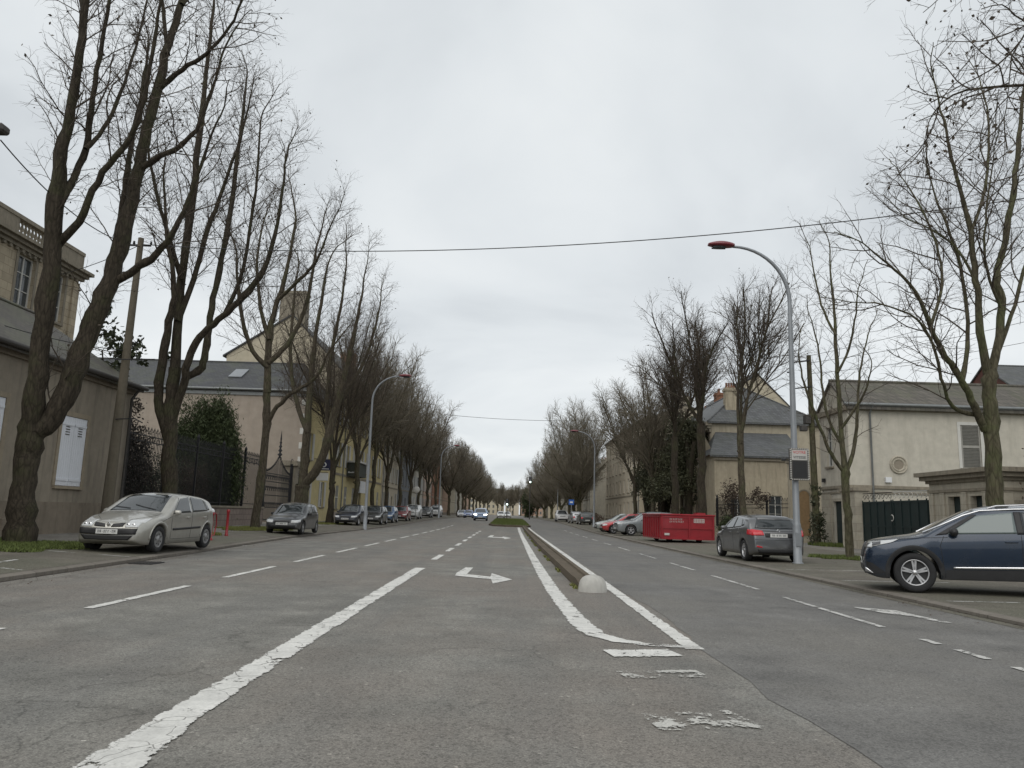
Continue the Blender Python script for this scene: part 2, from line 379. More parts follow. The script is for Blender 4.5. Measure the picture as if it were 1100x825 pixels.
# gutter setts
sheet('gutter',lambda y:kl(y)+.005,lambda y:kl(y)+.32,.003,M['pave'])
sheet('gutter',lambda y:kr(y)-.22,lambda y:kr(y)-.005,.008,M['park'])
# ------------------------------------------------------------------ markings
def marking(name,pts,width,mat,zo=.008,nrow=None,kind='structure'):
    """strip along a polyline, with uv across (u) and along (v)"""
    m=MB(); P=[Vector((x,y)) for x,y in pts]; L=0
    for i,p in enumerate(P):
        a=P[min(i+1,len(P)-1)]-P[max(i-1,0)]; a.normalize(); nn=Vector((-a.y,a.x))
        wv=width[i] if hasattr(width,'__len__') else width
        if i: L+=(P[i]-P[i-1]).length
        for k in (-1,1):
            q=p+nn*wv/2*k; m.v.append((q.x,q.y,gz(q.x,q.y)+zo)); m.uv.append(((k+1)/2,L))
    for i in range(len(P)-1): m.f.append([2*i,2*i+1,2*i+3,2*i+2]); m.sm.append(False)
    return tag(m.build(name,mat),kind=kind)
def line(x,y0,y1,wd,mat,zo=.008,step=4,name='lane_marking'):
    n=max(1,int((y1-y0)/step)); return marking(name,[(x if not callable(x) else x(lerp(y0,y1,i/n)),lerp(y0,y1,i/n)) for i in range(n+1)],wd,mat,zo)
# left solid line and its continuing dashes
line(-2.0,-3,18.3,.27,M['paint'],step=1)
m_=marking('lane_marking',[(-1.95,2.6),(-1.95,3.9),(-1.95,4.5),(-1.985,4.95)],[.36,.36,.31,.26],M['paint'],.009)
for y in (21.6,26.3,31,35.8,40.5,45.3,50,55): line(-2.0,y,y+2.5,.19,M['paint'])
for i in range(16):
    y=.5+i*4.65
    line(-5.13,y,y+3.0,.15,M['paint'])
# median: left line bending around the tip and right line
ml=lambda y:interp([(8,.62),(11,.82),(20,.74),(40,.8),(60,.95),(72,1.05)],y)
marking('median_marking',[(1.5,8.32),(1.22,8.5),(1.02,8.9),(.93,9.6),(.90,10.6),(.86,12),(.82,14),(.80,18),(.80,24),(.82,32),(.86,45),(.92,60),(1.0,72)],[.16,.24,.29,.29,.28,.27,.27,.27,.26,.26,.25,.25,.25],M['paint'])
line(1.93,8.1,72,.2,M['paint'],step=2)
marking('median_marking',[(1.0,7.72),(1.32,7.78),(1.68,7.86)],.40,M['paint'],.009)
marking('median_marking',[(.98,6.72),(1.3,6.78),(1.7,6.86)],.36,M['paintfaint'],.009)
marking('median_marking',[(.95,5.25),(1.3,5.3),(1.62,5.4)],.55,M['paintfaint'],.009)
marking('median_marking',[(1.35,8.32),(1.65,8.28),(2.0,8.2)],.22,M['paintworn'],.0095)
# right lane dashes (very worn)
for y,l in ((6.2,1.4),(8.0,.55),(8.9,.35),(10.2,3.6),(15.2,3.4),(20.3,3),(25.5,3.2),(31,3.3),(36.4,3),(42,3),(47.5,3),(53,3),(58,3),(64,3)): line(4.84,y,y+l,.12,M['paintworn'],.0125)
# turn arrow
def polymark(name,pts,mat,zo=.009):
    m=MB(); m.v=[(x,y,gz(x,y)+zo) for x,y in pts]; m.uv=[(.5,.5)]*len(pts); m.f=[list(range(len(pts)))]; m.sm=[False]
    return tag(m.build(name,mat),kind='structure')
def arrow(pts,mat,zo=.009):
    for q in pts: pass
px_arrow=[(503,606),(492,613),(491,617),(531,620),(532,624),(554,619.5),(530,612),(529,616.3),(505,614),(514,606)]
def unproj(px,py,z=0):
    d=fw*826+rr*(px-550)+uu*(412.5-py); t_=(z-CAMH)/d.z; return (d.x*t_,d.y*t_)
AR=[(-.98,18.9),(-1.08,17.1),(-1.06,16.35),(-.30,15.75),(-.25,14.8),(.12,15.8),(-.32,17.3),(-.33,16.35),(-.84,16.85),(-.80,18.9)]
polymark('arrow_marking',AR,M['paint'])
polymark('arrow_marking',[(-1.0,47),(-1.1,43),(-.2,42),(-.15,40.5),(.2,42.5),(-.25,45),(-.3,43.5),(-.85,44),(-.8,47)],M['paint'])
polymark('arrow_marking',[(5.45,12.55),(5.62,11.8),(5.9,11.5),(5.95,10.9),(6.1,10.85),(6.03,11.6),(6.0,12.2)],M['paintworn'],.0125)
# parking bay lines
for pts,w_ in (([(-8.3,13.6),(-9.3,13.9)],.1),([(-9.3,13.9),(-9.55,15.4)],.1),([(-8.45,17.7),(-10.4,17.9)],.09),([(-8.6,26),(-10.9,26.4)],.1),([(-9.5,31.2),(-11.4,31.4)],.1)): marking('bay_marking',pts,w_,M['paintworn'],.006)
for y in (9.3,13.2,17.2,20.6): marking('bay_marking',[(7.3,y),(9.6,y-.1)],.1,M['paintworn'],.006)
# drain grate in the gutter
m=MB(); z=gz(-7.9,17.2)
m.box(-8.12,-7.62,16.95,17.6,z+.004,z+.02)
d=m.build('drain_grate',M['black']); tag(d,'black iron drain grate in the gutter before the silver car','drain')
m=MB()
for i in range(7): m.box(-8.09+i*.066,-8.07+i*.066,17.0,17.55,z+.02,z+.03)
m.build('bar',M['gutterdark'],d)
# ------------------------------------------------------------------ median island
def medw(y): return interp([(13.2,1.32),(16,1.27),(30,1.22),(50,1.28),(70,1.35)],y),interp([(13.2,1.70),(30,1.68),(70,1.72)],y)
m=MB(); ys=[13.9+i*1.0 for i in range(60)]
for y in ys:
    a,b=medw(y); h=.125*sstep(13.4,15,y)+.02
    for x,dz in ((a,-.01),(a+.02,h),(a+.13,h+.01),(a+.15,h-.03),(b-.15,h-.03),(b-.13,h+.01),(b-.02,h),(b,-.01)): m.v.append((x,y,rz(y)+dz))
for j in range(len(ys)-1):
    for i in range(7): m.f.append([j*8+i,j*8+i+1,(j+1)*8+i+1,(j+1)*8+i]); m.sm.append(False)
m.f.append(list(range(8))); m.sm.append(False)
tag(m.build('median_kerb',M['kerbdark']),kind='structure')
# grass island
def isl(y):
    return interp([(74,-.2),(75,-1.4),(78,-1.9),(120,-1.9),(126,-.6)],y),interp([(74,1.9),(75,2.2),(120,2.3),(126,1.6)],y)
m=MB(); ys=[73.8,74.2,75,76,78,82,90,100,110,120,124,126]
for y in ys:
    a,b=isl(y)
    for x,dz in ((a,-.02),(a,.15),(a+.18,.16),(b-.18,.16),(b,.15),(b,-.02)): m.v.append((x,y,rz(y)+dz))
for j in range(len(ys)-1):
    for i in range(5): m.f.append([j*6+i,j*6+i+1,(j+1)*6+i+1,(j+1)*6+i]); m.sm.append(False)
m.f.append(list(range(6))); m.sm.append(False)
tag(m.build('island_kerb',M['kerbdark']),kind='structure')
def grass_patch(inside,n,h,mat,zf,bounds,name='grass',seed=1,label='short grass'):
    rnd=random.Random(seed); m=MB(); c=0
    x0,x1,y0,y1=bounds
    while c<n:
        x=rnd.uniform(x0,x1); y=rnd.uniform(y0,y1)
        if not inside(x,y): continue
        c+=1; z=zf(x,y); a=rnd.uniform(0,6.28); hh=h*rnd.uniform(.4,1.2); w_=rnd.uniform(.006,.014)*(1+h*4); l=rnd.uniform(-.5,.5)*hh
        dx,dy=math.cos(a)*w_,math.sin(a)*w_
        m.add([(x-dx,y-dy,z),(x+dx,y+dy,z),(x+dy*3+l,y-dx*3,z+hh)],[(0,1,2)])
    o=m.build(name,mat,norm=False); return tag(o,label,'grass',kind='stuff')
def in_isl(x,y):
    a,b=isl(y); return a+.15<x<b-.15
grass_patch(in_isl,26000,.13,M['grass'],lambda x,y:rz(y)+.155,(-2,2.3,74.5,125.5),seed=2,label='green grass on the central island')
# concrete dome
m=MB(); cx_,cy_=1.52,13.9
prof=[(0.0,.20),(.06,.198),(.12,.188),(.17,.165),(.205,.13),(.225,.08),(.235,.03),(.24,-.01)]
m.lathe(prof,28,(0,0,0)); 
d=m.build('concrete_dome',M['concrete']); d.location=(cx_,cy_,0.0); d.scale=(1.08,1,1.42)
tag(d,'pale concrete dome marking the near end of the median kerb','bollard')
# ------------------------------------------------------------------ vehicles
class Car:
    """s = distance from nose; x = L/2 - s forward; y left; z up"""
    def __init__(c,L,W,top,wid,wb,fo,wr,belt,zb=.2,tumble=.36,rcorner=None,archr=None,ns=90,belly=.05,crown=.05):
        c.L,c.W,c.top,c.wid,c.wb,c.fo,c.wr,c.belt,c.zb=L,W,top,wid,wb,fo,wr,belt,zb
        c.tumble=tumble; c.rc=rcorner or [(0,.10),(L,.10)]; c.archr=archr or wr+.055; c.ns=ns; c.belly=belly; c.crown=crown
    def section(c,s):
        L=c.L; zt=smooth_interp(c.top,s); w=smooth_interp(c.wid,s); r=smooth_interp(c.rc,s)
        zb=c.zb+ .10*(max(0,1-s/.35)**2)+.10*(max(0,1-(L-s)/.4)**2)
        for ax in (c.fo,c.fo+c.wb):
            d=abs(s-ax)
            if d<c.archr: zb=max(zb,c.wr+math.sqrt(c.archr**2-d*d)*.98)
        be=smooth_interp(c.belt,s)
        crown=c.crown
        r=min(r,max(.02,(zt-zb)*.4)); zs=min(be,zt-crown-r)
        zs=max(zs,zb+.01)
        pts=[]
        x=L/2-s
        def side(z):
            if z<=zs:
                mid=zs-.12; q=(mid-z)/max(.05,(mid-c.zb)) if z<mid else 0
                return w*(1-c.belly*q*q)-(.012*((z-mid)/.12)**2 if z>mid else 0)
            return w-.012-c.tumble*(z-zs)-.10*(z-zs)**2
        pts.append((x,0,zb+.0)); pts.append((x,w*.5,zb)); 
        pts.append((x,side(zb)-.03,zb)); 
        for i in range(7): pts.append((x,side(lerp(zb+.015,zs,i/6)),lerp(zb+.015,zs,i/6)))
        ze=max(zs+.005,zt-crown-r)
        for i in range(1,7): z=lerp(zs,ze,i/6); pts.append((x,side(z),z))
        ye=side(ze); 
        for i in range(1,6):
            a=math.pi/2*i/5; pts.append((x,ye-r*1.25*(1-math.cos(a)),ze+(zt-crown-ze)*math.sin(a)))
        yt=ye-r*1.25
        for i in range(1,6):
            t_=i/5; y=yt*(1-t_); pts.append((x,y,zt-crown*(y/yt)**2))
        return pts
    def body(c,name,mat,parent):
        ss=sorted(set([round(c.L*i/c.ns,4) for i in range(c.ns+1)]+[.012,.03,.055,c.L-.012,c.L-.03,c.L-.055]+[round(ax+c.archr*k,4) for ax in (c.fo,c.fo+c.wb) for k in (-1.001,-.995,-.97,-.93,-.87,.87,.93,.97,.995,1.001)]))
        m=MB(); rows=[]
        for s_ in ss:
            h=c.section(s_); full=h+[(x,-y,z) for x,y,z in h[-2:0:-1]]
            rows.append(full)
        n=len(rows[0]); vs=[p for r_ in rows for p in r_]
        fs=[(i*n+k,i*n+(k+1)%n,(i+1)*n+(k+1)%n,(i+1)*n+k) for i in range(len(rows)-1) for k in range(n)]
        m.add(vs,fs,True); o=len(m.v)
        for r_,idx in ((rows[0],0),(rows[-1],len(rows)-1)):
            # strips across to close the end
            base=idx*n; h=len(c.section(0))
            for k in range(0,h-1):
                a=base+k; b=base+k+1; a2=base+(n-k)%n; b2=base+(n-k-1)%n
                f=[a,b,b2,a2]
                if len(set(f))>=3: m.f.append(list(dict.fromkeys(f))); m.sm.append(True)
        ob=m.build(name,mat,parent)
        me=ob.data
        c.bvh=BVHTree.FromPolygons([v.co for v in me.vertices],[tuple(p.vertices) for p in me.polygons])
        return ob
    def cast(c,view,a,b):
        if view=='L': o,d=Vector((a,3,b)),Vector((0,-1,0))
        elif view=='R': o,d=Vector((a,-3,b)),Vector((0,1,0))
        elif view=='T': o,d=Vector((a,b,4)),Vector((0,0,-1))
        elif view=='F': o,d=Vector((5,a,b)),Vector((-1,0,0))
        elif view=='B': o,d=Vector((-5,a,b)),Vector((1,0,0))
        elif view=='FL': o,d=Vector((c.L/2,a,b))+Vector((3,3,0)),Vector((-1,-1,0)).normalized()
        h=c.bvh.ray_cast(o,d)
        return (h[0],h[1] if h[1].dot(d)<0 else -h[1]) if h[0] is not None else (None,None)
    def decal(c,m,view,lo,hi,off=.006,nu=14,nv=8,skirt=.02):
        """loft patch between 2D polylines lo and hi laid over the body from a view direction"""
        def samp(pl,t):
            if len(pl)==1: return pl[0]
            d=[0]
            for p,q in zip(pl,pl[1:]): d.append(d[-1]+math.dist(p,q))
            x=t*d[-1]
            for i in range(len(pl)-1):
                if x<=d[i+1]+1e-9:
                    k=(x-d[i])/max(1e-9,d[i+1]-d[i]); return (lerp(pl[i][0],pl[i+1][0],k),lerp(pl[i][1],pl[i+1][1],k))
        g={}; vs=[]
        for j in range(nv+1):
            for i in range(nu+1):
                p=samp(lo,i/nu); q=samp(hi,i/nu); a,b=lerp(p[0],q[0],j/nv),lerp(p[1],q[1],j/nv)
                h,nn=c.cast(view,a,b)
                if h is None: g[i,j]=None; continue
                g[i,j]=len(vs); vs.append(h+nn*off)
        fs=[]
        for j in range(nv):
            for i in range(nu):
                f=[g[i,j],g[i+1,j],g[i+1,j+1],g[i,j+1]]
                if None not in f: fs.append(f)
        # skirt
        ring=[(i,0) for i in range(nu+1)]+[(nu,j) for j in range(1,nv+1)]+[(i,nv) for i in range(nu-1,-1,-1)]+[(0,j) for j in range(nv-1,0,-1)]
        ids=[g[k] for k in ring]
        if None not in ids:
            nb=len(vs)
            for k in ring:
                p=Vector(vs[g[k]]); 
                dirn={'L':Vector((0,-1,0)),'R':Vector((0,1,0)),'T':Vector((0,0,-1)),'F':Vector((-1,0,0)),'B':Vector((1,0,0)),'FL':Vector((-.7,-.7,0))}[view]
                vs.append(p+dirn*skirt)
            for q in range(len(ring)):
                r_=(q+1)%len(ring); fs.append([ids[q],ids[r_],nb+r_,nb+q])
        m.add(vs,fs,True)
    def both(c,m,lo,hi,**k):
        c.decal(m,'L',lo,hi,**k); c.decal(m,'R',lo,hi,**k)
    def stripe(c,m,view,pts,wd=.008,off=.003,n=24):
        P=[Vector(p) for p in pts]; A=[];B=[]
        for i,p in enumerate(P):
            t_=(P[min(i+1,len(P)-1)]-P[max(0,i-1)]).normalized(); nn=Vector((-t_.y,t_.x))*wd/2; A.append(tuple(p-nn)); B.append(tuple(p+nn))
        c.decal(m,view,A,B,off,n,1,skirt=.004)
def wheel(parent,x,y,r,w_,rimr,side,rimmat,spokes=5,style='alloy'):
    m=MB(); ri=rimr
    prof=[(ri*.96,-w_/2+.02),(ri+.01,-w_/2+.005),(r-.03,-w_/2),(r-.008,-w_/2+.02),(r,-w_/2+.05),(r,w_/2-.05),(r-.008,w_/2-.02),(r-.03,w_/2),(ri+.01,w_/2-.005),(ri*.96,w_/2-.02),(ri*.96,w_/2-.06)]
    m.lathe(prof,32,(0,0,0),'y'); t_=m.build('tyre',M['rubber'],parent)
    t_.name='wheel'; t_.location=(x,y,r)
    s_=side; m=MB()
    m.lathe([(ri*.97,s_*(w_/2-.02)),(ri*.93,s_*(w_/2-.012)),(ri*.88,s_*(w_/2-.03)),(ri*.87,s_*(w_/2-.09))],32,(0,0,0),'y')
    if style=='alloy':
        for k in range(spokes):
            for da in (-.13,.13):
                a=2*math.pi*k/spokes+.3; p0=Vector((math.cos(a+da*1.2)*ri*.16,s_*(w_/2-.035),math.sin(a+da*1.2)*ri*.16)); p1=Vector((math.cos(a+da)*ri*.91,s_*(w_/2-.03),math.sin(a+da)*ri*.91))
                tn=Vector((-math.sin(a),0,math.cos(a))); wd0=.020; wd1=.016; dd=Vector((0,s_*.016,0))
                vs=[p0-tn*wd0,p0+tn*wd0,p1+tn*wd1,p1-tn*wd1]; vs+= [v-dd*2 for v in vs]
                m.add(vs,[(0,1,2,3),(0,1,5,4),(1,2,6,5),(2,3,7,6),(3,0,4,7)])
        m.lathe([(0,s_*(w_/2-.022)),(ri*.2,s_*(w_/2-.026)),(ri*.22,s_*(w_/2-.06))],20,(0,0,0),'y')
    else:
        m.lathe([(0,s_*(w_/2-.005)),(ri*.3,s_*(w_/2-.008)),(ri*.35,s_*(w_/2-.025)),(ri*.6,s_*(w_/2-.03)),(ri*.9,s_*(w_/2-.018))],28,(0,0,0),'y')
    m.build('rim',rimmat,t_)
    m=MB(); m.lathe([(0,s_*(w_/2-.075)),(ri*.9,s_*(w_/2-.075))],24,(0,0,0),'y')
    if style!='alloy':
        for k in range(7):
            a=2*math.pi*k/7; m.lathe([(0,s_*(w_/2-.010)),(.022,s_*(w_/2-.012))],8,(math.cos(a)*ri*.62,0.,math.sin(a)*ri*.62),'y')
    m.build('wheel_backing',M['black'],t_)
    return t_
def wheels(c,root,tw,w_,rimr,rimmat,spokes=5,style='alloy'):
    for s_,nm in ((c.fo,0),(c.fo+c.wb,1)):
        for sd_ in (1,-1): wheel(root,c.L/2-s_,sd_*(tw-w_/2),c.wr,w_,rimr,sd_,rimmat,spokes,style)
def mirror(root,x,y,z,side,mat,sx=.1,sy=.2,sz=.14):
    m=MB(); Mx=Matrix.Translation((x,side*(y+sy*.55),z))
    # rounded shell
    vs=[];n=10
    for j in range(7):
        a=math.pi*j/6
        for i in range(n):
            b_=2*math.pi*i/n; vs.append(Mx@Vector((math.sin(a)**.6*math.cos(b_)*sx/2,-math.cos(a)*sy/2*side,math.sin(a)**.6*math.sin(b_)*sz/2)))
    m.add(vs,[(j*n+i,j*n+(i+1)%n,(j+1)*n+(i+1)%n,(j+1)*n+i) for j in range(6) for i in range(n)],True)
    m.box(x-.03,x+.03,min(side*(y-.1),side*(y+.12)),max(side*(y-.1),side*(y+.12)),z-.06,z-.02)
    return m.build('wing_mirror',mat,root)
def plate(c,root,end,z,wd=.52,ht=.11,glyphs='XX-000-XX',y=0.):
    h,nn=c.cast(end,y,z); sx=1 if end=='F' else -1; x=h.x+sx*.02
    m=MB(); m.box(x-.006,x+.006,y-wd/2,y+wd/2,z-ht/2,z+ht/2); p=m.build('number_plate',M['plate'],root)
    m=MB(); n=9; rnd=random.Random(int(x*100)+int(wd*100))
    for i in range(n):
        yy_=y-wd*.38+wd*.76*i/(n-1)
        if i in (2,6): m.box(x+sx*.006,x+sx*.009,yy_-.008,yy_+.008,z-.004,z+.004)
        else:
            m.box(x+sx*.006,x+sx*.009,yy_-.016,yy_-.008,z-.03,z+.03)
            if rnd.random()<.7: m.box(x+sx*.006,x+sx*.009,yy_+.008,yy_+.016,z-.03,z+.03)
            m.box(x+sx*.006,x+sx*.009,yy_-.008,yy_+.008,z+.022,z+.03)
            if rnd.random()<.6: m.box(x+sx*.006,x+sx*.009,yy_-.008,yy_+.008,z-.004,z+.004)
    m.build('lettering',M['ink'],p)
    return p
def arch_trim(c,m,view,ax,r0_,r1_,off=.006,a0=-8,a1=188):
    A=[];B=[]
    for i in range(25):
        a=R(lerp(a0,a1,i/24)); x=c.L/2-ax
        A.append((x+math.cos(a)*r0_,c.wr+math.sin(a)*r0_)); B.append((x+math.cos(a)*r1_,c.wr+math.sin(a)*r1_))
    c.decal(m,view,A,B,off,30,2,skirt=.012)

# ---- silver hatchback (front three-quarter)
def silver_hatch():
    L=4.21
    root=empty('parked_car',label='silver five-door hatchback with dark bumper insert, parked in front of the taupe house',cat='car',group='cars parked along the left kerb')
    c=Car(L,1.76,
      [(0,.56),(.04,.64),(.12,.72),(.35,.80),(.75,.905),(1.08,.975),(1.25,1.06),(1.55,1.23),(1.85,1.38),(2.15,1.45),(2.6,1.462),(3.1,1.44),(3.55,1.385),(3.75,1.33),(3.86,1.20),(4.0,.98),(4.12,.93),(4.19,.86),(L,.70)],
      [(0,.62),(.05,.69),(.18,.775),(.45,.845),(.9,.88),(2,.888),(3.2,.88),(3.8,.83),(4.1,.75),(L,.66)],
      2.686,.80,.318,[(0,.50),(.2,.60),(.8,.80),(1.1,.88),(2,.93),(3.2,.98),(3.8,1.0),(L,.9)],zb=.19,tumble=.36,
      rcorner=[(0,.06),(.2,.12),(.7,.13),(1.2,.11),(2,.10),(3.5,.10),(L,.08)])
    P=carpaint('silver_paint',(.42,.41,.37),.5,.30); c.body('body',P,root)
    X=lambda s_:L/2-s_
    # glass
    m=MB(); c.decal(m,'T',[(X(1.16),-.66),(X(1.10),0),(X(1.16),.66)],[(X(1.98),-.515),(X(1.93),0),(X(1.98),.515)],.005,20,14); wsc=m.build('windscreen',M['glass'],root)
    m=MB(); m.tube([wp+Vector((0,0,.02)) for wp in (c.cast('T',X(1.2),.5)[0],c.cast('T',X(1.27),.15)[0],c.cast('T',X(1.36),-.1)[0])],.008,5); m.tube([wp+Vector((0,0,.02)) for wp in (c.cast('T',X(1.2),-.15)[0],c.cast('T',X(1.26),-.4)[0],c.cast('T',X(1.33),-.6)[0])],.008,5); m.build('wiper',M['black'],root)
    m=MB(); c.decal(m,'B',[(-.50,1.0),(0,.985),(.50,1.0)],[(-.46,1.30),(0,1.32),(.46,1.30)],.005,14,8); m.build('rear_window',M['glass'],root)
    for v_ in 'LR':
        m=MB(); c.decal(m,v_,[(X(1.42),.93),(X(2.40),.965)],[(X(1.96),1.31),(X(2.46),1.365)],.006,16,8); m.build('side_window',M['glass'],root)
        m=MB(); c.decal(m,v_,[(X(2.50),.97),(X(3.40),1.01)],[(X(2.54),1.365),(X(3.26),1.315)],.006,16,8); m.build('side_window',M['glass'],root)
        m=MB(); c.decal(m,v_,[(X(3.45),1.02),(X(3.60),1.04)],[(X(3.30),1.30),(X(3.42),1.25)],.006,6,6); m.build('quarter_window',M['glass'],root)
        m=MB()
        for st in ([(X(1.35),.33),(X(1.33),.75),(X(1.38),.92),(X(1.93),1.335)],[(X(2.43),.30),(X(2.46),.96),(X(2.49),1.38)],[(X(3.05),.36),(X(3.20),.6),(X(3.42),.8),(X(3.44),1.0)],[(X(1.36),.31),(X(3.05),.31)],[(X(.78),.72),(X(1.33),.86)]): c.stripe(m,v_,st)
        m.build('door_seam',M['black'],root)
        m=MB(); c.decal(m,v_,[(X(1.42),.52),(X(3.0),.55)],[(X(1.42),.575),(X(3.0),.605)],.014,20,2); m.build('rubbing_strip',M['black'],root)
        s_=1 if v_=='L' else -1
        for hx in (2.2,3.2):
            h,_=c.cast(v_,X(hx),.84); m=MB(); m.bbox(h.x-.09,h.x+.09,min(h.y-.005*s_,h.y+.03*s_),max(h.y-.005*s_,h.y+.03*s_),.825,.855,.008); m.build('door_handle',P,root)
        mirror(root,X(1.52),.80,.96,s_,P)
        for ax in (.80,3.486):
            m=MB(); arch_trim(c,m,v_,ax,c.archr+.002,c.archr+.05,.012,0,180); m.build('wheel_arch',P,root)
    # headlights: narrow, swept back around the corner
    for sg in (1,-1):
        m=MB(); c.decal(m,'T',[(X(.10),sg*.40),(X(.16),sg*.58),(X(.30),sg*.735)],[(X(.30),sg*.38),(X(.40),sg*.56),(X(.62),sg*.745)],.008,12,8); 
        c.decal(m,'F',[(sg*.40,.60),(sg*.68,.60)],[(sg*.39,.70),(sg*.69,.695)],.010,10,4)
        hl=m.build('headlight',M['lens'],root)
        m=MB()
        for yy_ in (.46,.58):
            h,_=c.cast('F',sg*yy_,.655); m.lathe([(0,.014),(.04,.012),(.045,.0)],14,(h.x+.006,h.y,h.z),'x')
        m.build('lamp_bowl',M['chrome'],hl)
        # upper twin grille openings
        m=MB(); c.decal(m,'F',[(sg*.07,.60),(sg*.34,.615)],[(sg*.10,.67),(sg*.36,.70)],.012,10,4); m.build('grille',M['black'],root)
    m=MB(); c.decal(m,'F',[(-.66,.44),(0,.42),(.66,.44)],[(-.68,.575),(0,.565),(.68,.575)],.018,20,4); m.build('bumper_insert',M['black'],root)
    m=MB(); c.decal(m,'F',[(-.52,.31),(0,.30),(.52,.31)],[(-.62,.42),(0,.41),(.62,.42)],.02,20,4); m.build('lower_grille',M['black'],root)
    # emblem: lozenge
    h,_=c.cast('F',0,.655); m=MB(); xx=h.x+.03
    o_=[(0,.065),(.045,0),(0,-.065),(-.045,0)]; i_=[(0,.03),(.02,0),(0,-.03),(-.02,0)]
    vs=[(xx,a,.655+b) for a,b in o_]+[(xx,a,.655+b) for a,b in i_]+[(xx-.03,a,.655+b) for a,b in o_]
    m.add(vs,[(k,(k+1)%4,4+(k+1)%4,4+k) for k in range(4)]+[(k,(k+1)%4,8+(k+1)%4,8+k) for k in range(4)]); m.build('emblem',M['chrome'],root)
    plate(c,root,'F',.50)
    # papers on dashboard / bonnet seam
    m=MB(); 
    for sg in (1,-1): c.stripe(m,'T',[(X(.32),sg*.36),(X(.7),sg*.66),(X(1.1),sg*.72)],.007)
    c.stripe(m,'T',[(X(1.07),-.72),(X(1.03),0),(X(1.07),.72)],.01); m.build('bonnet_seam',M['black'],root)
    for v_ in 'LR': m=MB(); c.decal(m,v_,[(X(3.95),.80),(X(4.12),.82)],[(X(3.93),1.0),(X(4.02),.97)],.008,6,5); m.build('tail_light',M['redlens'],root)
    wheels(c,root,.86,.20,.205,M['steelwheel'],style='cap')
    root.location=(-9.28,20.22+.25,gz(-9.28,20.2)); root.rotation_euler=(0,0,R(-90-2.5)); return root
silver_hatch()

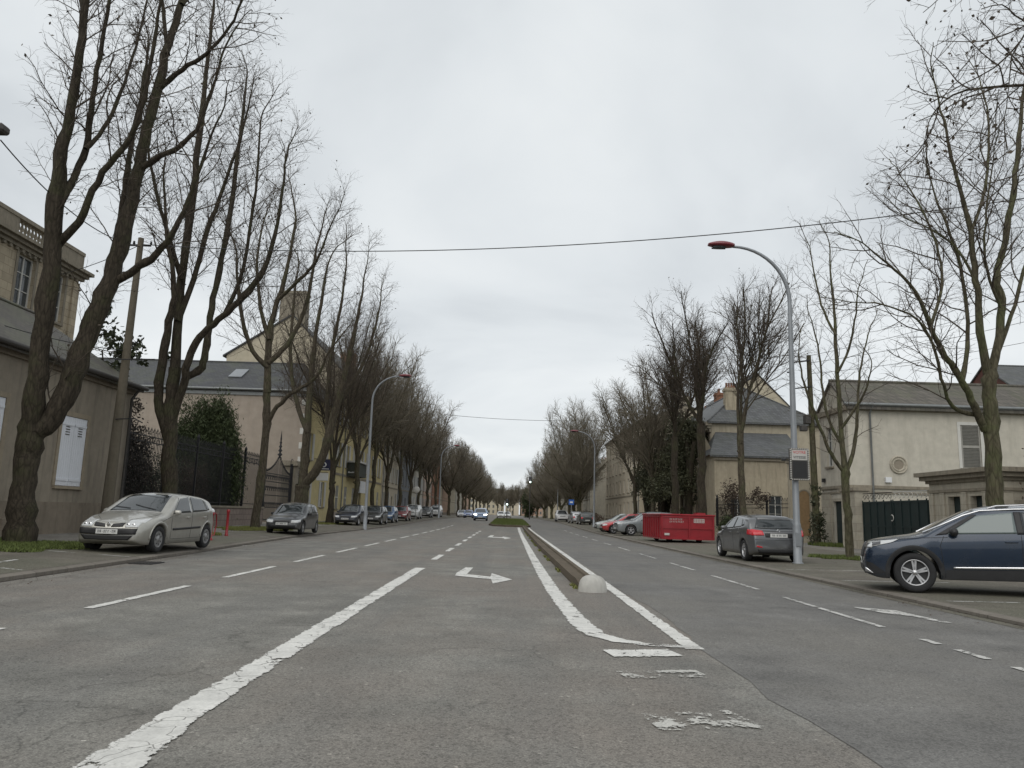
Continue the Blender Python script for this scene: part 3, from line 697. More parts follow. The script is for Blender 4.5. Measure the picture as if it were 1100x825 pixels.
# ---- grey premium hatchback (rear three-quarter)
def grey_hatch():
    L=4.29
    root=empty('parked_car',label='dark grey hatchback with red tail lights, parked just behind the big lamp post',cat='car',group='cars parked on the right side')
    c=Car(L,1.78,
      [(0,.56),(.05,.66),(.2,.76),(.6,.88),(1.15,.965),(1.35,1.06),(1.7,1.25),(2.05,1.385),(2.4,1.43),(2.9,1.42),(3.4,1.385),(3.76,1.345),(3.86,1.28),(4.02,1.10),(4.10,1.0),(4.2,.94),(4.27,.82),(L,.62)],
      [(0,.60),(.06,.70),(.25,.80),(.6,.86),(1.2,.885),(2.5,.89),(3.4,.89),(3.9,.86),(4.15,.80),(L,.73)],
      2.70,.86,.318,[(0,.5),(.3,.62),(.8,.80),(1.2,.87),(2.4,.92),(3.3,.97),(3.9,.99),(L,.9)],zb=.19,tumble=.42,
      rcorner=[(0,.06),(.3,.12),(1.2,.1),(3.6,.09),(4.0,.07),(L,.06)])
    P=carpaint('graphite_paint',(.12,.124,.13),.5,.3); c.body('body',P,root)
    X=lambda s_:L/2-s_
    m=MB(); c.decal(m,'T',[(X(1.25),-.66),(X(1.2),0),(X(1.25),.66)],[(X(2.1),-.5),(X(2.05),0),(X(2.1),.5)],.005,16,10); m.build('windscreen',M['glass'],root)
    m=MB(); c.decal(m,'B',[(-.66,1.0),(0,.98),(.66,1.0)],[(-.53,1.27),(0,1.30),(.53,1.27)],.006,20,8); m.build('rear_window',M['glass'],root)
    m=MB(); c.decal(m,'T',[(X(3.64),-.50),(X(3.62),0),(X(3.64),.50)],[(X(3.85),-.51),(X(3.88),0),(X(3.85),.51)],.035,14,4,skirt=.03); m.build('roof_spoiler',P,root)
    for v_ in 'LR':
        s_=1 if v_=='L' else -1
        m=MB(); c.decal(m,v_,[(X(1.55),.93),(X(2.52),.965)],[(X(2.10),1.27),(X(2.55),1.325)],.006,16,8); m.build('side_window',M['glass'],root)
        m=MB(); c.decal(m,v_,[(X(2.60),.97),(X(3.42),1.03)],[(X(2.62),1.325),(X(3.22),1.265)],.006,16,8); m.build('side_window',M['glass'],root)
        m=MB(); c.decal(m,v_,[(X(3.45),1.04),(X(3.6),1.08)],[(X(3.26),1.26),(X(3.45),1.2)],.006,6,4); m.build('quarter_window',M['glass'],root)
        m=MB()
        for st in ([(X(1.45),.33),(X(1.42),.8),(X(1.5),.93),(X(2.08),1.30)],[(X(2.56),.30),(X(2.58),1.34)],[(X(3.12),.36),(X(3.3),.66),(X(3.46),.9),(X(3.44),1.02)]): c.stripe(m,v_,st)
        m.build('door_seam',M['black'],root)
        m=MB(); c.stripe(m,v_,[(X(1.5),.915),(X(2.5),.945),(X(3.5),1.01)],.018,.009); m.build('chrome_strip',M['chrome'],root)
        for hx in (2.35,3.2):
            h,_=c.cast(v_,X(hx),.85); m=MB(); m.bbox(h.x-.09,h.x+.09,min(h.y-.005*s_,h.y+.03*s_),max(h.y-.005*s_,h.y+.03*s_),.835,.862,.008); m.build('door_handle',P,root)
        mirror(root,X(1.65),.80,.97,s_,P)
        m=MB(); 
        if s_==1:
            c.decal(m,'L',[(X(3.92),.80),(X(4.19),.79)],[(X(3.95),.965),(X(4.16),.93)],.010,10,6)
        else: c.decal(m,'R',[(X(3.92),.80),(X(4.19),.79)],[(X(3.95),.965),(X(4.16),.93)],.010,10,6)
        c.decal(m,'B',[(s_*.44,.79),(s_*.785,.78)],[(s_*.47,.92),(s_*.78,.965)],.014,10,6); m.build('tail_light',M['redlens'],root)
        m=MB(); c.decal(m,'B',[(s_*.50,.42),(s_*.68,.44)],[(s_*.52,.46),(s_*.68,.49)],.012,8,3); m.build('reflector',M['redlens'],root)
    m=MB(); c.decal(m,'B',[(-.40,.735),(0,.73),(.40,.735)],[(-.42,.86),(0,.865),(.42,.86)],.004,14,4); m.build('plate_recess',M['black'],root)
    plate(c,root,'B',.795)
    h,_=c.cast('B',0,.925); m=MB(); m.lathe([(.032,0),(.042,.006),(.05,0)],18,(h.x-.015,0,.935),'x'); m.build('emblem',M['chrome'],root)
    m=MB(); c.decal(m,'B',[(-.62,.27),(0,.26),(.62,.27)],[(-.66,.385),(0,.40),(.66,.385)],.012,16,4); m.build('rear_valance',M['black'],root)
    m=MB(); c.stripe(m,'B',[(-.72,.66),(0,.655),(.72,.66)],.01,.004); c.stripe(m,'B',[(-.7,.96),(-.62,.93),(0,.915),(.62,.93),(.7,.96)],.01,.004); m.build('tailgate_seam',M['black'],root)
    m=MB(); m.tube([(X(3.98),0.,1.07),(X(3.93),.12,1.14),(X(3.9),.2,1.16)],.008,5); m.build('rear_wiper',M['black'],root)
    wheels(c,root,.86,.21,.215,M['alloy'],5)
    root.location=(8.17,25.75,gz(8.1,25)); root.rotation_euler=(0,0,R(90.5)); return root
grey_hatch()

# ---- dark blue SUV nose-out
def blue_suv():
    L=4.45
    root=empty('parked_car',label='dark blue SUV parked nose-out on the right with silver roof rail and five-spoke alloy wheels',cat='car',group='cars parked on the right side')
    c=Car(L,1.84,
      [(0,.62),(.03,.76),(.09,.88),(.2,.945),(.55,1.01),(.85,1.05),(1.02,1.09),(1.25,1.21),(1.6,1.39),(1.95,1.53),(2.3,1.585),(2.9,1.60),(3.4,1.575),(3.9,1.50),(4.02,1.44),(4.15,1.25),(4.28,1.08),(4.38,1.0),(4.43,.85),(L,.6)],
      [(0,.66),(.05,.76),(.16,.83),(.4,.885),(.9,.915),(2,.92),(3.6,.915),(4.1,.88),(4.35,.82),(L,.74)],
      2.675,.84,.358,[(0,.6),(.15,.80),(.5,.90),(1.2,.985),(2.2,1.02),(3.2,1.05),(3.8,1.08),(L,.95)],zb=.24,tumble=.40,belly=.04,
      rcorner=[(0,.07),(.2,.10),(.8,.13),(1.3,.11),(3.6,.11),(L,.08)],archr=.42)
    P=carpaint('midnight_blue_paint',(.005,.018,.042),.3,.26,.08); c.body('body',P,root)
    X=lambda s_:L/2-s_
    m=MB(); c.decal(m,'T',[(X(1.12),-.70),(X(1.04),0),(X(1.12),.70)],[(X(1.94),-.54),(X(1.90),0),(X(1.94),.54)],.005,18,12); m.build('windscreen',M['glass'],root)
    m=MB(); c.decal(m,'B',[(-.58,1.1),(.58,1.1)],[(-.50,1.42),(.50,1.42)],.005,14,8); m.build('rear_window',M['glass'],root)
    sg_=glass('tinted_side_glass',(.12,.15,.145),.03,1.7)
    for v_ in 'LR':
        s_=1 if v_=='L' else -1
        m=MB(); c.decal(m,v_,[(X(1.42),1.06),(X(2.52),1.075)],[(X(1.95),1.40),(X(2.52),1.455)],.006,16,10); m.build('side_window',sg_,root)
        m=MB(); c.decal(m,v_,[(X(2.64),1.08),(X(3.62),1.11)],[(X(2.64),1.455),(X(3.46),1.42)],.006,16,10); m.build('side_window',M['glass'],root)
        m=MB(); c.decal(m,v_,[(X(2.525),1.06),(X(2.635),1.06)],[(X(2.525),1.462),(X(2.635),1.462)],.006,4,8); 
        m.build('window_pillar',M['black'],root)
        m=MB(); c.decal(m,v_,[(X(1.22),1.035),(X(1.415),1.055)],[(X(1.86),1.415),(X(1.945),1.41)],.005,6,10); m.build('quarter_panel',M['black'],root)
        m=MB()
        for st in ([(X(1.33),.33),(X(1.29),.86),(X(1.36),1.02)],[(X(2.57),.34),(X(2.58),1.05)],[(X(3.28),.5),(X(3.5),.78),(X(3.62),1.06)]): c.stripe(m,v_,st,.009)
        m.build('door_seam',M['black'],root)
        # lower cladding and chrome
        m=MB(); c.decal(m,v_,[(X(1.33),.255),(X(3.1),.255)],[(X(1.35),.42),(X(3.1),.44)],.014,24,4); 
        m.build('sill_cladding',M['black'],root)
        m=MB(); c.decal(m,v_,[(X(1.47),.445),(X(3.05),.455)],[(X(1.47),.475),(X(3.05),.505)],.022,24,2); m.build('chrome_strip',M['chrome'],root)
        for ax in (.84,3.515):
            m=MB(); arch_trim(c,m,v_,ax,c.archr+.002,c.archr+.075,.014,-12,192); m.build('wheel_arch',M['black'],root)
        m=MB()
        pts=[(1.06,1.075),(1.38,1.225),(1.73,1.39),(2.0,1.475),(2.5,1.50),(3.0,1.51),(3.6,1.47),(3.9,1.40)]
        pl=[]
        for a,b in pts:
            h,nn=c.cast(v_,X(a),b)
            if h is not None: pl.append(h+nn*.012)
        m.tube(pl,.020,6); 
        m.build('chrome_window_trim',M['chrome'],root)
        m=MB(); pl=[]
        for a in (2.15,2.3,2.7,3.1,3.5,3.8):
            h,nn=c.cast('T',X(a),s_*.56); pl.append(h+Vector((0,0,.035 if 2.2<a<3.7 else .005)))
        m.tube(pl,.018,6); m.build('roof_rail',M['alloy'],root)
        for hx in (2.42,3.35):
            h,_=c.cast(v_,X(hx),.93); m=MB(); m.bbox(h.x-.10,h.x+.10,min(h.y-.005*s_,h.y+.035*s_),max(h.y-.005*s_,h.y+.035*s_),.915,.945,.01); m.build('door_handle',P,root)
        mirror(root,X(1.52),.83,1.10,s_,M['black'],.15,.24,.17)
        # headlight wrapping corner
        m=MB(); c.decal(m,v_,[(X(.08),.80),(X(.5),.90)],[(X(.12),.90),(X(.62),.955)],.010,12,6)
        c.decal(m,'F',[(s_*.42,.80),(s_*.80,.80)],[(s_*.40,.88),(s_*.80,.90)],.014,10,5); hl=m.build('headlight',M['lens'],root)
        m=MB(); c.decal(m,v_,[(X(.16),.83),(X(.30),.86)],[(X(.17),.885),(X(.31),.91)],.016,5,4); c.decal(m,'F',[(s_*.5,.81),(s_*.68,.81)],[(s_*.5,.865),(s_*.68,.87)],.02,5,4); m.build('lamp_bowl',M['lensdark'],hl)
        m=MB(); c.decal(m,v_,[(X(.05),.30),(X(.36),.34)],[(X(.04),.54),(X(.14),.52)],.012,8,4); m.build('bumper_cladding',M['black'],root)
        m=MB(); c.decal(m,v_,[(X(.03),.36),(X(.16),.33)],[(X(.04),.44),(X(.12),.365)],.03,8,2); m.build('bumper_chrome',M['chrome'],root)
        m=MB(); c.decal(m,v_,[(X(4.2),.86),(X(4.36),.86)],[(X(4.14),1.02),(X(4.34),1.0)],.010,6,5); m.build('tail_light',M['redlens'],root)
    m=MB(); c.decal(m,'F',[(-.40,.62),(0,.60),(.40,.62)],[(-.42,.86),(0,.88),(.42,.86)],.012,14,6); m.build('grille',M['black'],root)
    m=MB(); c.decal(m,'F',[(-.66,.33),(0,.33),(.66,.33)],[(-.60,.50),(0,.50),(.60,.50)],.012,14,4); m.build('lower_grille',M['black'],root)
    plate(c,root,'F',.55)
    m=MB(); c.stripe(m,'T',[(X(.25),-.70),(X(.7),-.76),(X(1.2),-.77)],.009); c.stripe(m,'T',[(X(.25),.70),(X(.7),.76),(X(1.2),.77)],.009); c.stripe(m,'L',[(X(.55),.955),(X(1.0),.99),(X(1.42),1.0)],.008);c.stripe(m,'R',[(X(.55),.955),(X(1.0),.99),(X(1.42),1.0)],.008); m.build('bonnet_seam',M['black'],root)
    wheels(c,root,.895,.225,.245,M['alloy'],5)
    a=R(158); # nose toward -X, turned slightly away
    # front-left wheel contact (car's left side faces the camera) at (7.72,14.8)
    lx,ly=L/2-.84,.79
    ox=7.60-(lx*math.cos(a)-ly*math.sin(a)); oy=14.65-(lx*math.sin(a)+ly*math.cos(a))
    root.location=(ox,oy,gz(7.74,14.65)+.045); root.rotation_euler=(0,R(1.6),a); return root
blue_suv()

# ---- generic smaller cars
def small_car(name,label,group,loc,heading,kind,color,metal=.4,detail=True,lights=True):
    root=empty(name,label=label,cat={'van':'van','suv':'car'}.get(kind,'car'),group=group)
    if kind=='hatch':
        L=3.72; W=.81; top=[(0,.5),(.05,.62),(.2,.70),(.6,.80),(.95,.87),(1.15,.95),(1.5,1.17),(1.85,1.36),(2.2,1.41),(2.8,1.395),(3.3,1.33),(3.45,1.2),(3.6,.98),(3.68,.88),(L,.6)]
        wid=[(0,.60),(.06,.68),(.3,.77),(.9,W),(2.9,W),(3.4,.77),(L,.68)]; wb=2.45; fo=.68; wr=.285; belt=[(0,.45),(.3,.6),(1,.8),(2,.86),(3.2,.90),(L,.8)]; ws=(1.03,1.82,.60,.49); sw=[(1.3,.88,1.80,1.25,2.22,.90,2.24,1.30),(2.30,.91,2.30,1.30,3.15,.93,2.98,1.25)]
    elif kind=='suv':
        L=4.4; W=.91; top=[(0,.6),(.04,.80),(.2,.93),(.7,1.0),(1.15,1.07),(1.45,1.24),(1.8,1.44),(2.2,1.60),(2.8,1.64),(3.7,1.60),(4.0,1.5),(4.2,1.2),(4.35,1.0),(L,.6)]
        wid=[(0,.68),(.06,.78),(.3,.87),(.9,W),(3.7,W),(4.2,.85),(L,.76)]; wb=2.66; fo=.88; wr=.35; belt=[(0,.6),(.3,.82),(1.1,.98),(2.5,1.03),(3.8,1.08),(L,.9)]; ws=(1.22,2.1,.70,.54); sw=[(1.55,1.04,2.08,1.42,2.6,1.06,2.62,1.49),(2.68,1.07,2.70,1.49,3.6,1.10,3.45,1.46)]
    elif kind=='van':
        L=4.7; W=.95; top=[(0,.6),(.05,.85),(.25,.98),(.8,1.1),(1.0,1.25),(1.4,1.62),(1.7,1.85),(2.1,1.92),(4.3,1.92),(4.55,1.88),(4.66,1.6),(L,.7)]
        wid=[(0,.70),(.06,.8),(.3,.9),(.9,W),(4.4,W),(L,.9)]; wb=3.0; fo=.85; wr=.33; belt=[(0,.6),(.3,.85),(1.1,1.05),(3,1.1),(L,1.1)]; ws=(.95,1.62,.76,.68); sw=[(1.2,1.12,1.6,1.6,2.1,1.14,2.1,1.66)]
    else:
        L=4.05; W=.85; top=[(0,.52),(.05,.66),(.2,.75),(.6,.86),(1.0,.93),(1.2,1.02),(1.55,1.22),(1.9,1.40),(2.3,1.47),(3.0,1.44),(3.55,1.34),(3.7,1.2),(3.85,1.0),(3.98,.9),(L,.62)]
        wid=[(0,.62),(.06,.7),(.3,.80),(.9,W),(3.2,W),(3.7,.81),(L,.70)]; wb=2.55; fo=.78; wr=.31; belt=[(0,.5),(.3,.64),(1,.86),(2,.92),(3.4,.98),(L,.85)]; ws=(1.1,1.88,.64,.51); sw=[(1.38,.94,1.88,1.31,2.35,.96,2.38,1.37),(2.44,.97,2.44,1.37,3.35,1.0,3.18,1.30)]
    c=Car(L,W*2,top,wid,wb,fo,wr,belt,zb=.2,tumble=.34,ns=60)
    P=carpaint(name+'_paint',color,metal,.35); c.body('body',P,root); X=lambda s_:L/2-s_
    m=MB(); c.decal(m,'T',[(X(ws[0]),-ws[2]),(X(ws[0]-.05),0),(X(ws[0]),ws[2])],[(X(ws[1]),-ws[3]),(X(ws[1]-.04),0),(X(ws[1]),ws[3])],.006,12,8); m.build('windscreen',M['glass'],root)
    for v_ in 'LR':
        for (a,za,b,zb_,e,ze,g,zg) in sw:
            m=MB(); c.decal(m,v_,[(X(a),za),(X(e),ze)],[(X(b),zb_),(X(g),zg)],.006,10,6); m.build('side_window',M['glass'],root)
    zt=smooth_interp(c.top,L-.45)
    m=MB(); c.decal(m,'B',[(-W*.68,smooth_interp(c.belt,L-.4)+.06),(W*.68,smooth_interp(c.belt,L-.4)+.06)],[(-W*.58,zt-.16 if kind!='van' else 1.7),(W*.58,zt-.16 if kind!='van' else 1.7)],.006,10,6); m.build('rear_window',M['glass'],root)
    hz=smooth_interp(c.top,.1)
    for s_ in (1,-1):
        m=MB(); c.decal(m,'F',[(s_*W*.50,hz-.17),(s_*W*.84,hz-.16)],[(s_*W*.50,hz-.05),(s_*W*.82,hz-.05)],.012,8,5)
        c.decal(m,'L' if s_==1 else 'R',[(X(.05),hz-.15),(X(.28),hz-.12)],[(X(.08),hz-.05),(X(.32),hz-.02)],.010,6,4); m.build('headlight',M['lens'],root)
        bz=smooth_interp(c.belt,L-.2)
        m=MB(); c.decal(m,'B',[(s_*W*.62,bz-.24),(s_*W*.85,bz-.24)],[(s_*W*.62,bz-.06),(s_*W*.82,bz-.06)],.012,6,5); m.build('tail_light',M['redlens'],root)
        mirror(root,X(ws[0]+.38),W-.06,smooth_interp(c.belt,1.3)+.06,s_,P if kind!='hatch' else M['black'],.1,.18,.12)
    m=MB(); c.decal(m,'F',[(-W*.42,hz-.16),(W*.42,hz-.16)],[(-W*.42,hz-.07),(W*.42,hz-.07)],.012,10,4); m.build('grille',M['black'],root)
    m=MB(); c.decal(m,'F',[(-W*.72,.26),(0,.25),(W*.72,.26)],[(-W*.74,.40),(0,.40),(W*.74,.40)],.014,10,4); m.build('lower_grille',M['black'],root)
    plate(c,root,'F',.45)
    if detail: plate(c,root,'B',.5 if kind!='van' else .7)
    m=MB()
    for v_ in 'LR':
        for st in ([(X(sw[0][0]-.06),.33),(X(sw[0][0]-.04),sw[0][1]-.02)],[(X(sw[0][4]+.03),.3),(X(sw[0][4]+.04),sw[0][5]+.4)]): c.stripe(m,v_,st)
    m.build('door_seam',M['black'],root)
    wheels(c,root,W-.02,.185,wr*.66,M['steelwheel' if kind in('hatch','van') else 'alloy'],5,'cap' if kind in('hatch','van') else 'alloy')
    x,y=loc; root.location=(x,y,gz(x,y)); root.rotation_euler=(0,0,R(heading)); return root
GL='cars parked along the left kerb'; GR='cars parked on the right side'
small_car('parked_car','small dark charcoal hatchback parked alone beside the ornate iron gate',GL,(-9.95,36.3),-90,'hatch',(.030,.033,.038),.2)
small_car('parked_car','dark navy car nearest in the far left kerb row, left of the lamp post',GL,(-11.3,56.5),-92,'compact',(.012,.018,.035),.2)
small_car('parked_car','black car with pale number plate directly behind the left lamp post',GL,(-10.7,62.5),-90,'compact',(.02,.022,.024),.2)
small_car('parked_car','blue car in the far left kerb row, between the black car and the red car',GL,(-10.9,70.0),-90,'compact',(.03,.09,.20),.3)
small_car('parked_car','dark red car in the far left kerb row, left of the white van',GL,(-10.9,79.5),-90,'compact',(.20,.012,.018),.3)
small_car('parked_van','white van in the far left kerb row, right of the dark red car',GL,(-11.1,91),-90,'suv',(.62,.63,.63),0)
small_car('parked_car','black car between the two white vehicles of the far left kerb row',GL,(-10.9,103),-90,'compact',(.03,.032,.03),.2)
small_car('parked_car','white car at the far end of the left kerb row',GL,(-11.0,118),-90,'suv',(.6,.6,.59),0)
small_car('parked_van','dark high-roofed van behind the white car at the far end of the left row',GL,(-12.1,131),-90,'van',(.03,.035,.04),.1)
small_car('driving_car','light blue car with lit headlights driving toward the camera on the left lanes','cars driving on the boulevard',(-3.6,103),-90,'suv',(.20,.29,.45),.2)
b=bpy.data.objects
small_car('parked_car','grey SUV parked nose-out on the right, beside the red container',GR,(9.5,53.5),186,'suv',(.26,.28,.29),.5)
small_car('parked_car','bright red hatchback parked nose-out on the right, between the two grey cars',GR,(8.9,57.8),184,'compact',(.42,.012,.02),.2)
small_car('parked_car','pale silver-green car parked nose-out on the right, farthest of the nose-out cars',GR,(9.0,62.6),184,'compact',(.33,.36,.34),.5)
small_car('parked_car','dark grey SUV parked on the right behind the nose-out cars',GR,(11.5,67.5),184,'suv',(.05,.055,.06),.4)
small_car('parked_car','white car parked far down the right side, near the cream building',GR,(7.7,112),-90,'suv',(.66,.66,.66),0)
small_car('parked_car','silver car parked far down the right side, just this side of the white car',GR,(8.5,97),95,'compact',(.45,.46,.47),.4)
small_car('parked_car','dark car parked far down the right side, this side of the silver car',GR,(8.9,90),92,'compact',(.03,.035,.035),.3)
GF='cars far down the boulevard'
for i,(x,y,cl_,lb) in enumerate(((-7.2,142,(.08,.13,.30),'blue car stopped far down the left lanes behind the light blue one'),(-5.6,150,(.07,.12,.28),'second blue car stopped far down the left lanes'),(-8.9,150,(.45,.47,.5),'pale silver car far down the left lanes beside the kerb'),(-1.6,170,(.5,.5,.48),'pale car far down the boulevard beyond the grass island'),(-.2,188,(.6,.6,.6),'white car farthest down the boulevard beyond the island'))):
    small_car('driving_car',lb,GF,(x,y),-90,'compact',cl_,.2,False)
# ------------------------------------------------------------------ trees
class Wood:
    """collects tapered tubes quickly"""
    def __init__(s): s.V=[]; s.F=[]; s.n=0; s.tips=[]
    def tube(s,P,r0,r1,k):
        P=np.asarray(P); n=len(P); T=np.gradient(P,axis=0); T/=np.linalg.norm(T,axis=1)[:,None]+1e-9
        ref=np.array([0.,0,1]) if abs(T[0][2])<.8 else np.array([1.,0,0])
        A=np.cross(T,ref); A/=np.linalg.norm(A,axis=1)[:,None]+1e-9; B=np.cross(A,T)
        if k>=7:   # parallel transport keeps thick limbs from pinching
            ref=np.array([1.,0,0]) if abs(T[0][2])>.8 else np.array([0.,0,1]); v=ref-T[0]*ref.dot(T[0]); v/=np.linalg.norm(v); A=np.zeros_like(T)
            for i_ in range(n):
                v=v-T[i_]*v.dot(T[i_]); v/=np.linalg.norm(v)+1e-12; A[i_]=v
            B=np.cross(A,T)
        rr_=(np.linspace(r0,r1,n) if not hasattr(r0,'__len__') else np.asarray(r0))[:,None,None]
        w=np.arange(k)*2*math.pi/k
        ring=P[:,None,:]+rr_*(A[:,None,:]*np.cos(w)[None,:,None]+B[:,None,:]*np.sin(w)[None,:,None])
        s.V.append(ring.reshape(-1,3))
        i=np.arange(n-1)[:,None]; j=np.arange(k)[None,:]; j2=(j+1)%k
        F=np.stack([i*k+j,i*k+j2,(i+1)*k+j2,(i+1)*k+j],-1).reshape(-1,4)+s.n
        s.F.append(F); s.n+=n*k
    def quads(s,V):  # V (m,4,3)
        m=len(V); s.V.append(V.reshape(-1,3)); s.F.append(np.arange(m*4).reshape(-1,4)+s.n); s.n+=m*4
    def mesh(s,name,mats,split=None):
        V=np.concatenate(s.V); F=np.concatenate(s.F)
        me=bpy.data.meshes.new(name); me.vertices.add(len(V)); me.vertices.foreach_set('co',V.ravel())
        me.loops.add(F.size); me.loops.foreach_set('vertex_index',F.ravel().astype(np.int32)); me.polygons.add(len(F))
        me.polygons.foreach_set('loop_start',np.arange(0,F.size,4,dtype=np.int32)); me.polygons.foreach_set('loop_total',np.full(len(F),4,np.int32))
        me.polygons.foreach_set('use_smooth',np.ones(len(F),bool)); me.update(); me.validate()
        me.materials.append(mats); return me
def nvec(rg): v=rg.normal(size=3); return v/np.linalg.norm(v)
def path(rg,p,d,L,n,wob,up,out=None):
    P=[p]; d=d/np.linalg.norm(d); st=L/n; 
    for i in range(n):
        d=d+rg.normal(size=3)*wob+np.array([0,0,up]); d/=np.linalg.norm(d); P.append(P[-1]+d*st)
    return np.array(P)
def side_dir(rg,T,ang,az=None):
    T=T/np.linalg.norm(T); a=np.cross(T,[0.3,.2,1]) ; a/=np.linalg.norm(a)+1e-9; b=np.cross(T,a)
    az=rg.uniform(0,2*math.pi) if az is None else az
    return T*math.cos(ang)+(a*math.cos(az)+b*math.sin(az))*math.sin(ang)
DOME=None
def ramify(W,rg,P,r0,r1,spec,lvl,cr):
    """children along path P. spec levels: (count per m, len0, len1, ang, up, wob, nseg, sides, rfac, start)"""
    if lvl>=len(spec): 
        W.tips.append(P[-1]); return
    dens,l0,l1,ang,up,wob,ns,sides,rt,start=spec[lvl]
    seg=np.linalg.norm(np.diff(P,axis=0),axis=1); L=seg.sum(); cum=np.concatenate([[0],np.cumsum(seg)])
    n=max(1,int(dens*L*(1-start)+rg.uniform(0,1)))
    az=rg.uniform(0,6.28)
    for k in range(n):
        t=start+(1-start)*(k+rg.uniform(.1,.9))/n; x=t*L; i=min(len(seg)-1,int(np.searchsorted(cum,x)-1)); i=max(i,0)
        f=(x-cum[i])/seg[i]; p=P[i]+(P[i+1]-P[i])*f; T=P[i+1]-P[i]; az+=2.4+rg.normal()*.4
        ll=(l0+(l1-l0)*t)*rg.uniform(.65,1.25); rloc=r0+(r1-r0)*t
        r_=min(rloc*.8,rt*rg.uniform(.75,1.2)*(ll/max(l0,l1))**.5)
        d=side_dir(rg,T,ang*rg.uniform(.7,1.25),az)
        if cr is not None: d=cr(p,d)
        Q=path(rg,p,d,ll,ns,wob,up)
        if DOME is not None:
            k_=int(np.sum(np.cumprod((((Q-DOME[0])/DOME[1])**2).sum(1)<1+.12*rg.normal())))
            if k_<2: continue
            Q=Q[:k_]
        W.tube(Q,r_,r_*.45,sides); ramify(W,rg,Q,r_,r_*.45,spec,lvl+1,cr)
def leaves(W,rg,frac,size):
    tips=[t for t in W.tips if rg.uniform()<frac]
    if not tips: return
    out=[]
    for t in tips:
        a=nvec(rg); b=np.cross(a,nvec(rg)); b/=np.linalg.norm(b)+1e-9; s_=size*rg.uniform(.6,1.3); c=t+nvec(rg)*.03
        out.append([c-a*s_*.5,c-b*s_*.35,c+a*s_*.6,c+b*s_*.35])
    W.quads(np.array(out))
SP_NEAR=[(2.0,2.9,1.1,.72,.05,.13,6,5,.040,.22),(3.4,1.15,.6,.75,.03,.16,4,3,.014,.12),(4.8,.46,.28,.7,.02,.18,3,3,.0062,.1)]
def make_tree(seed,h=16.5,trunk_h=3.6,r=.33,nl=5,spread=.30,spec=SP_NEAR,bark_='bark',twig_='twig',leaf=.05,lean=(0,0),up=.035,limb_r=.15,flare=1.5,leafsize=.09,limbtaper=.03,second=True):
    rg=np.random.default_rng(seed); T=Wood(); C=Wood()
    top=np.array([lean[0],lean[1],trunk_h])
    P=np.array([np.array([lean[0]*t,lean[1]*t,trunk_h*t])+np.array([rg.normal()*.05,rg.normal()*.05,0])*(0<t<1) for t in np.linspace(0,1,9)])
    rad=[r*(flare if i==0 else 1.18 if i==1 else 1.0-.02*i+.10*(i>=7)) for i in range(9)]
    P[0][2]=-.15; T.tube(P,rad,None,14)
    az0=rg.uniform(0,6.28)
    for k in range(nl):
        az=az0+k*2*math.pi/nl+rg.normal()*.25; a=spread*rg.uniform(.5,1.5)
        if k==0: a*=.3
        d=np.array([math.cos(az)*math.sin(a)*1.6,math.sin(az)*math.sin(a)*1.6,math.cos(a)])
        st=top-np.array([0,0,rg.uniform(.05,.9)])*(k>0)
        L=(h-trunk_h)*rg.uniform(.80,1.02); lr=limb_r*rg.uniform(.75,1.15)
        Q=path(rg,st,d,L,13,.075,up)
        lrad=[lerp(lr,limbtaper,(i/13)**.85) for i in range(14)]
        if DOME is not None:
            k_=max(4,int(np.sum(np.cumprod((((Q-DOME[0])/DOME[1])**2).sum(1)<1.05)))) ; Q=Q[:k_]; lrad=lrad[:k_]
        T.tube(Q,lrad,None,9)
        ramify(C,rg,Q,lr,limbtaper,spec,0,None)
        # forks of the limb
        if second:
            for f in range(2):
                i=rg.integers(2,max(3,min(6,len(Q)-1))); d2=side_dir(rg,Q[i+1]-Q[i],rg.uniform(.35,.6)); d2[2]=abs(d2[2])
                Q2=path(rg,Q[i],d2,L*(1-i/13)*.8,9,.09,up*1.4)
                if DOME is not None: Q2=Q2[:max(3,int(np.sum(np.cumprod((((Q2-DOME[0])/DOME[1])**2).sum(1)<1.05))))]
                r2=lrad[i]*.62
                T.tube(Q2,[lerp(r2,limbtaper*.8,j/9) for j in range(len(Q2))],None,7); ramify(C,rg,Q2,r2,limbtaper*.8,spec,0,None)
    # low stubs and knobs
    for k in range(5):
        z_=rg.uniform(.5,1)*trunk_h; az=rg.uniform(0,6.28); d=np.array([math.cos(az),math.sin(az),.5]); p=np.array([lean[0]*z_/trunk_h,lean[1]*z_/trunk_h,z_])
        T.tube(np.array([p,p+d*r*.9,p+d*r*1.15]),[r*.5,r*.38,r*.1],None,7)
    leaves(C,rg,leaf,leafsize)
    return T.mesh('trunk',M[bark_]),C.mesh('crown',M[twig_])
def place_tree(meshes,loc,rz_=0,sc=(1,1,1),label='',group=None,name='plane_tree'):
    root=empty(name,(loc[0],loc[1],gz(loc[0],loc[1])),rz_,label,'tree',group); root.scale=sc
    for me,nm in zip(meshes,('trunk','crown')):
        o=bpy.data.objects.new(nm,me); col.objects.link(o); o.parent=root
    return root
LT='bare plane trees along the left pavement'; RT='bare trees along the right side'
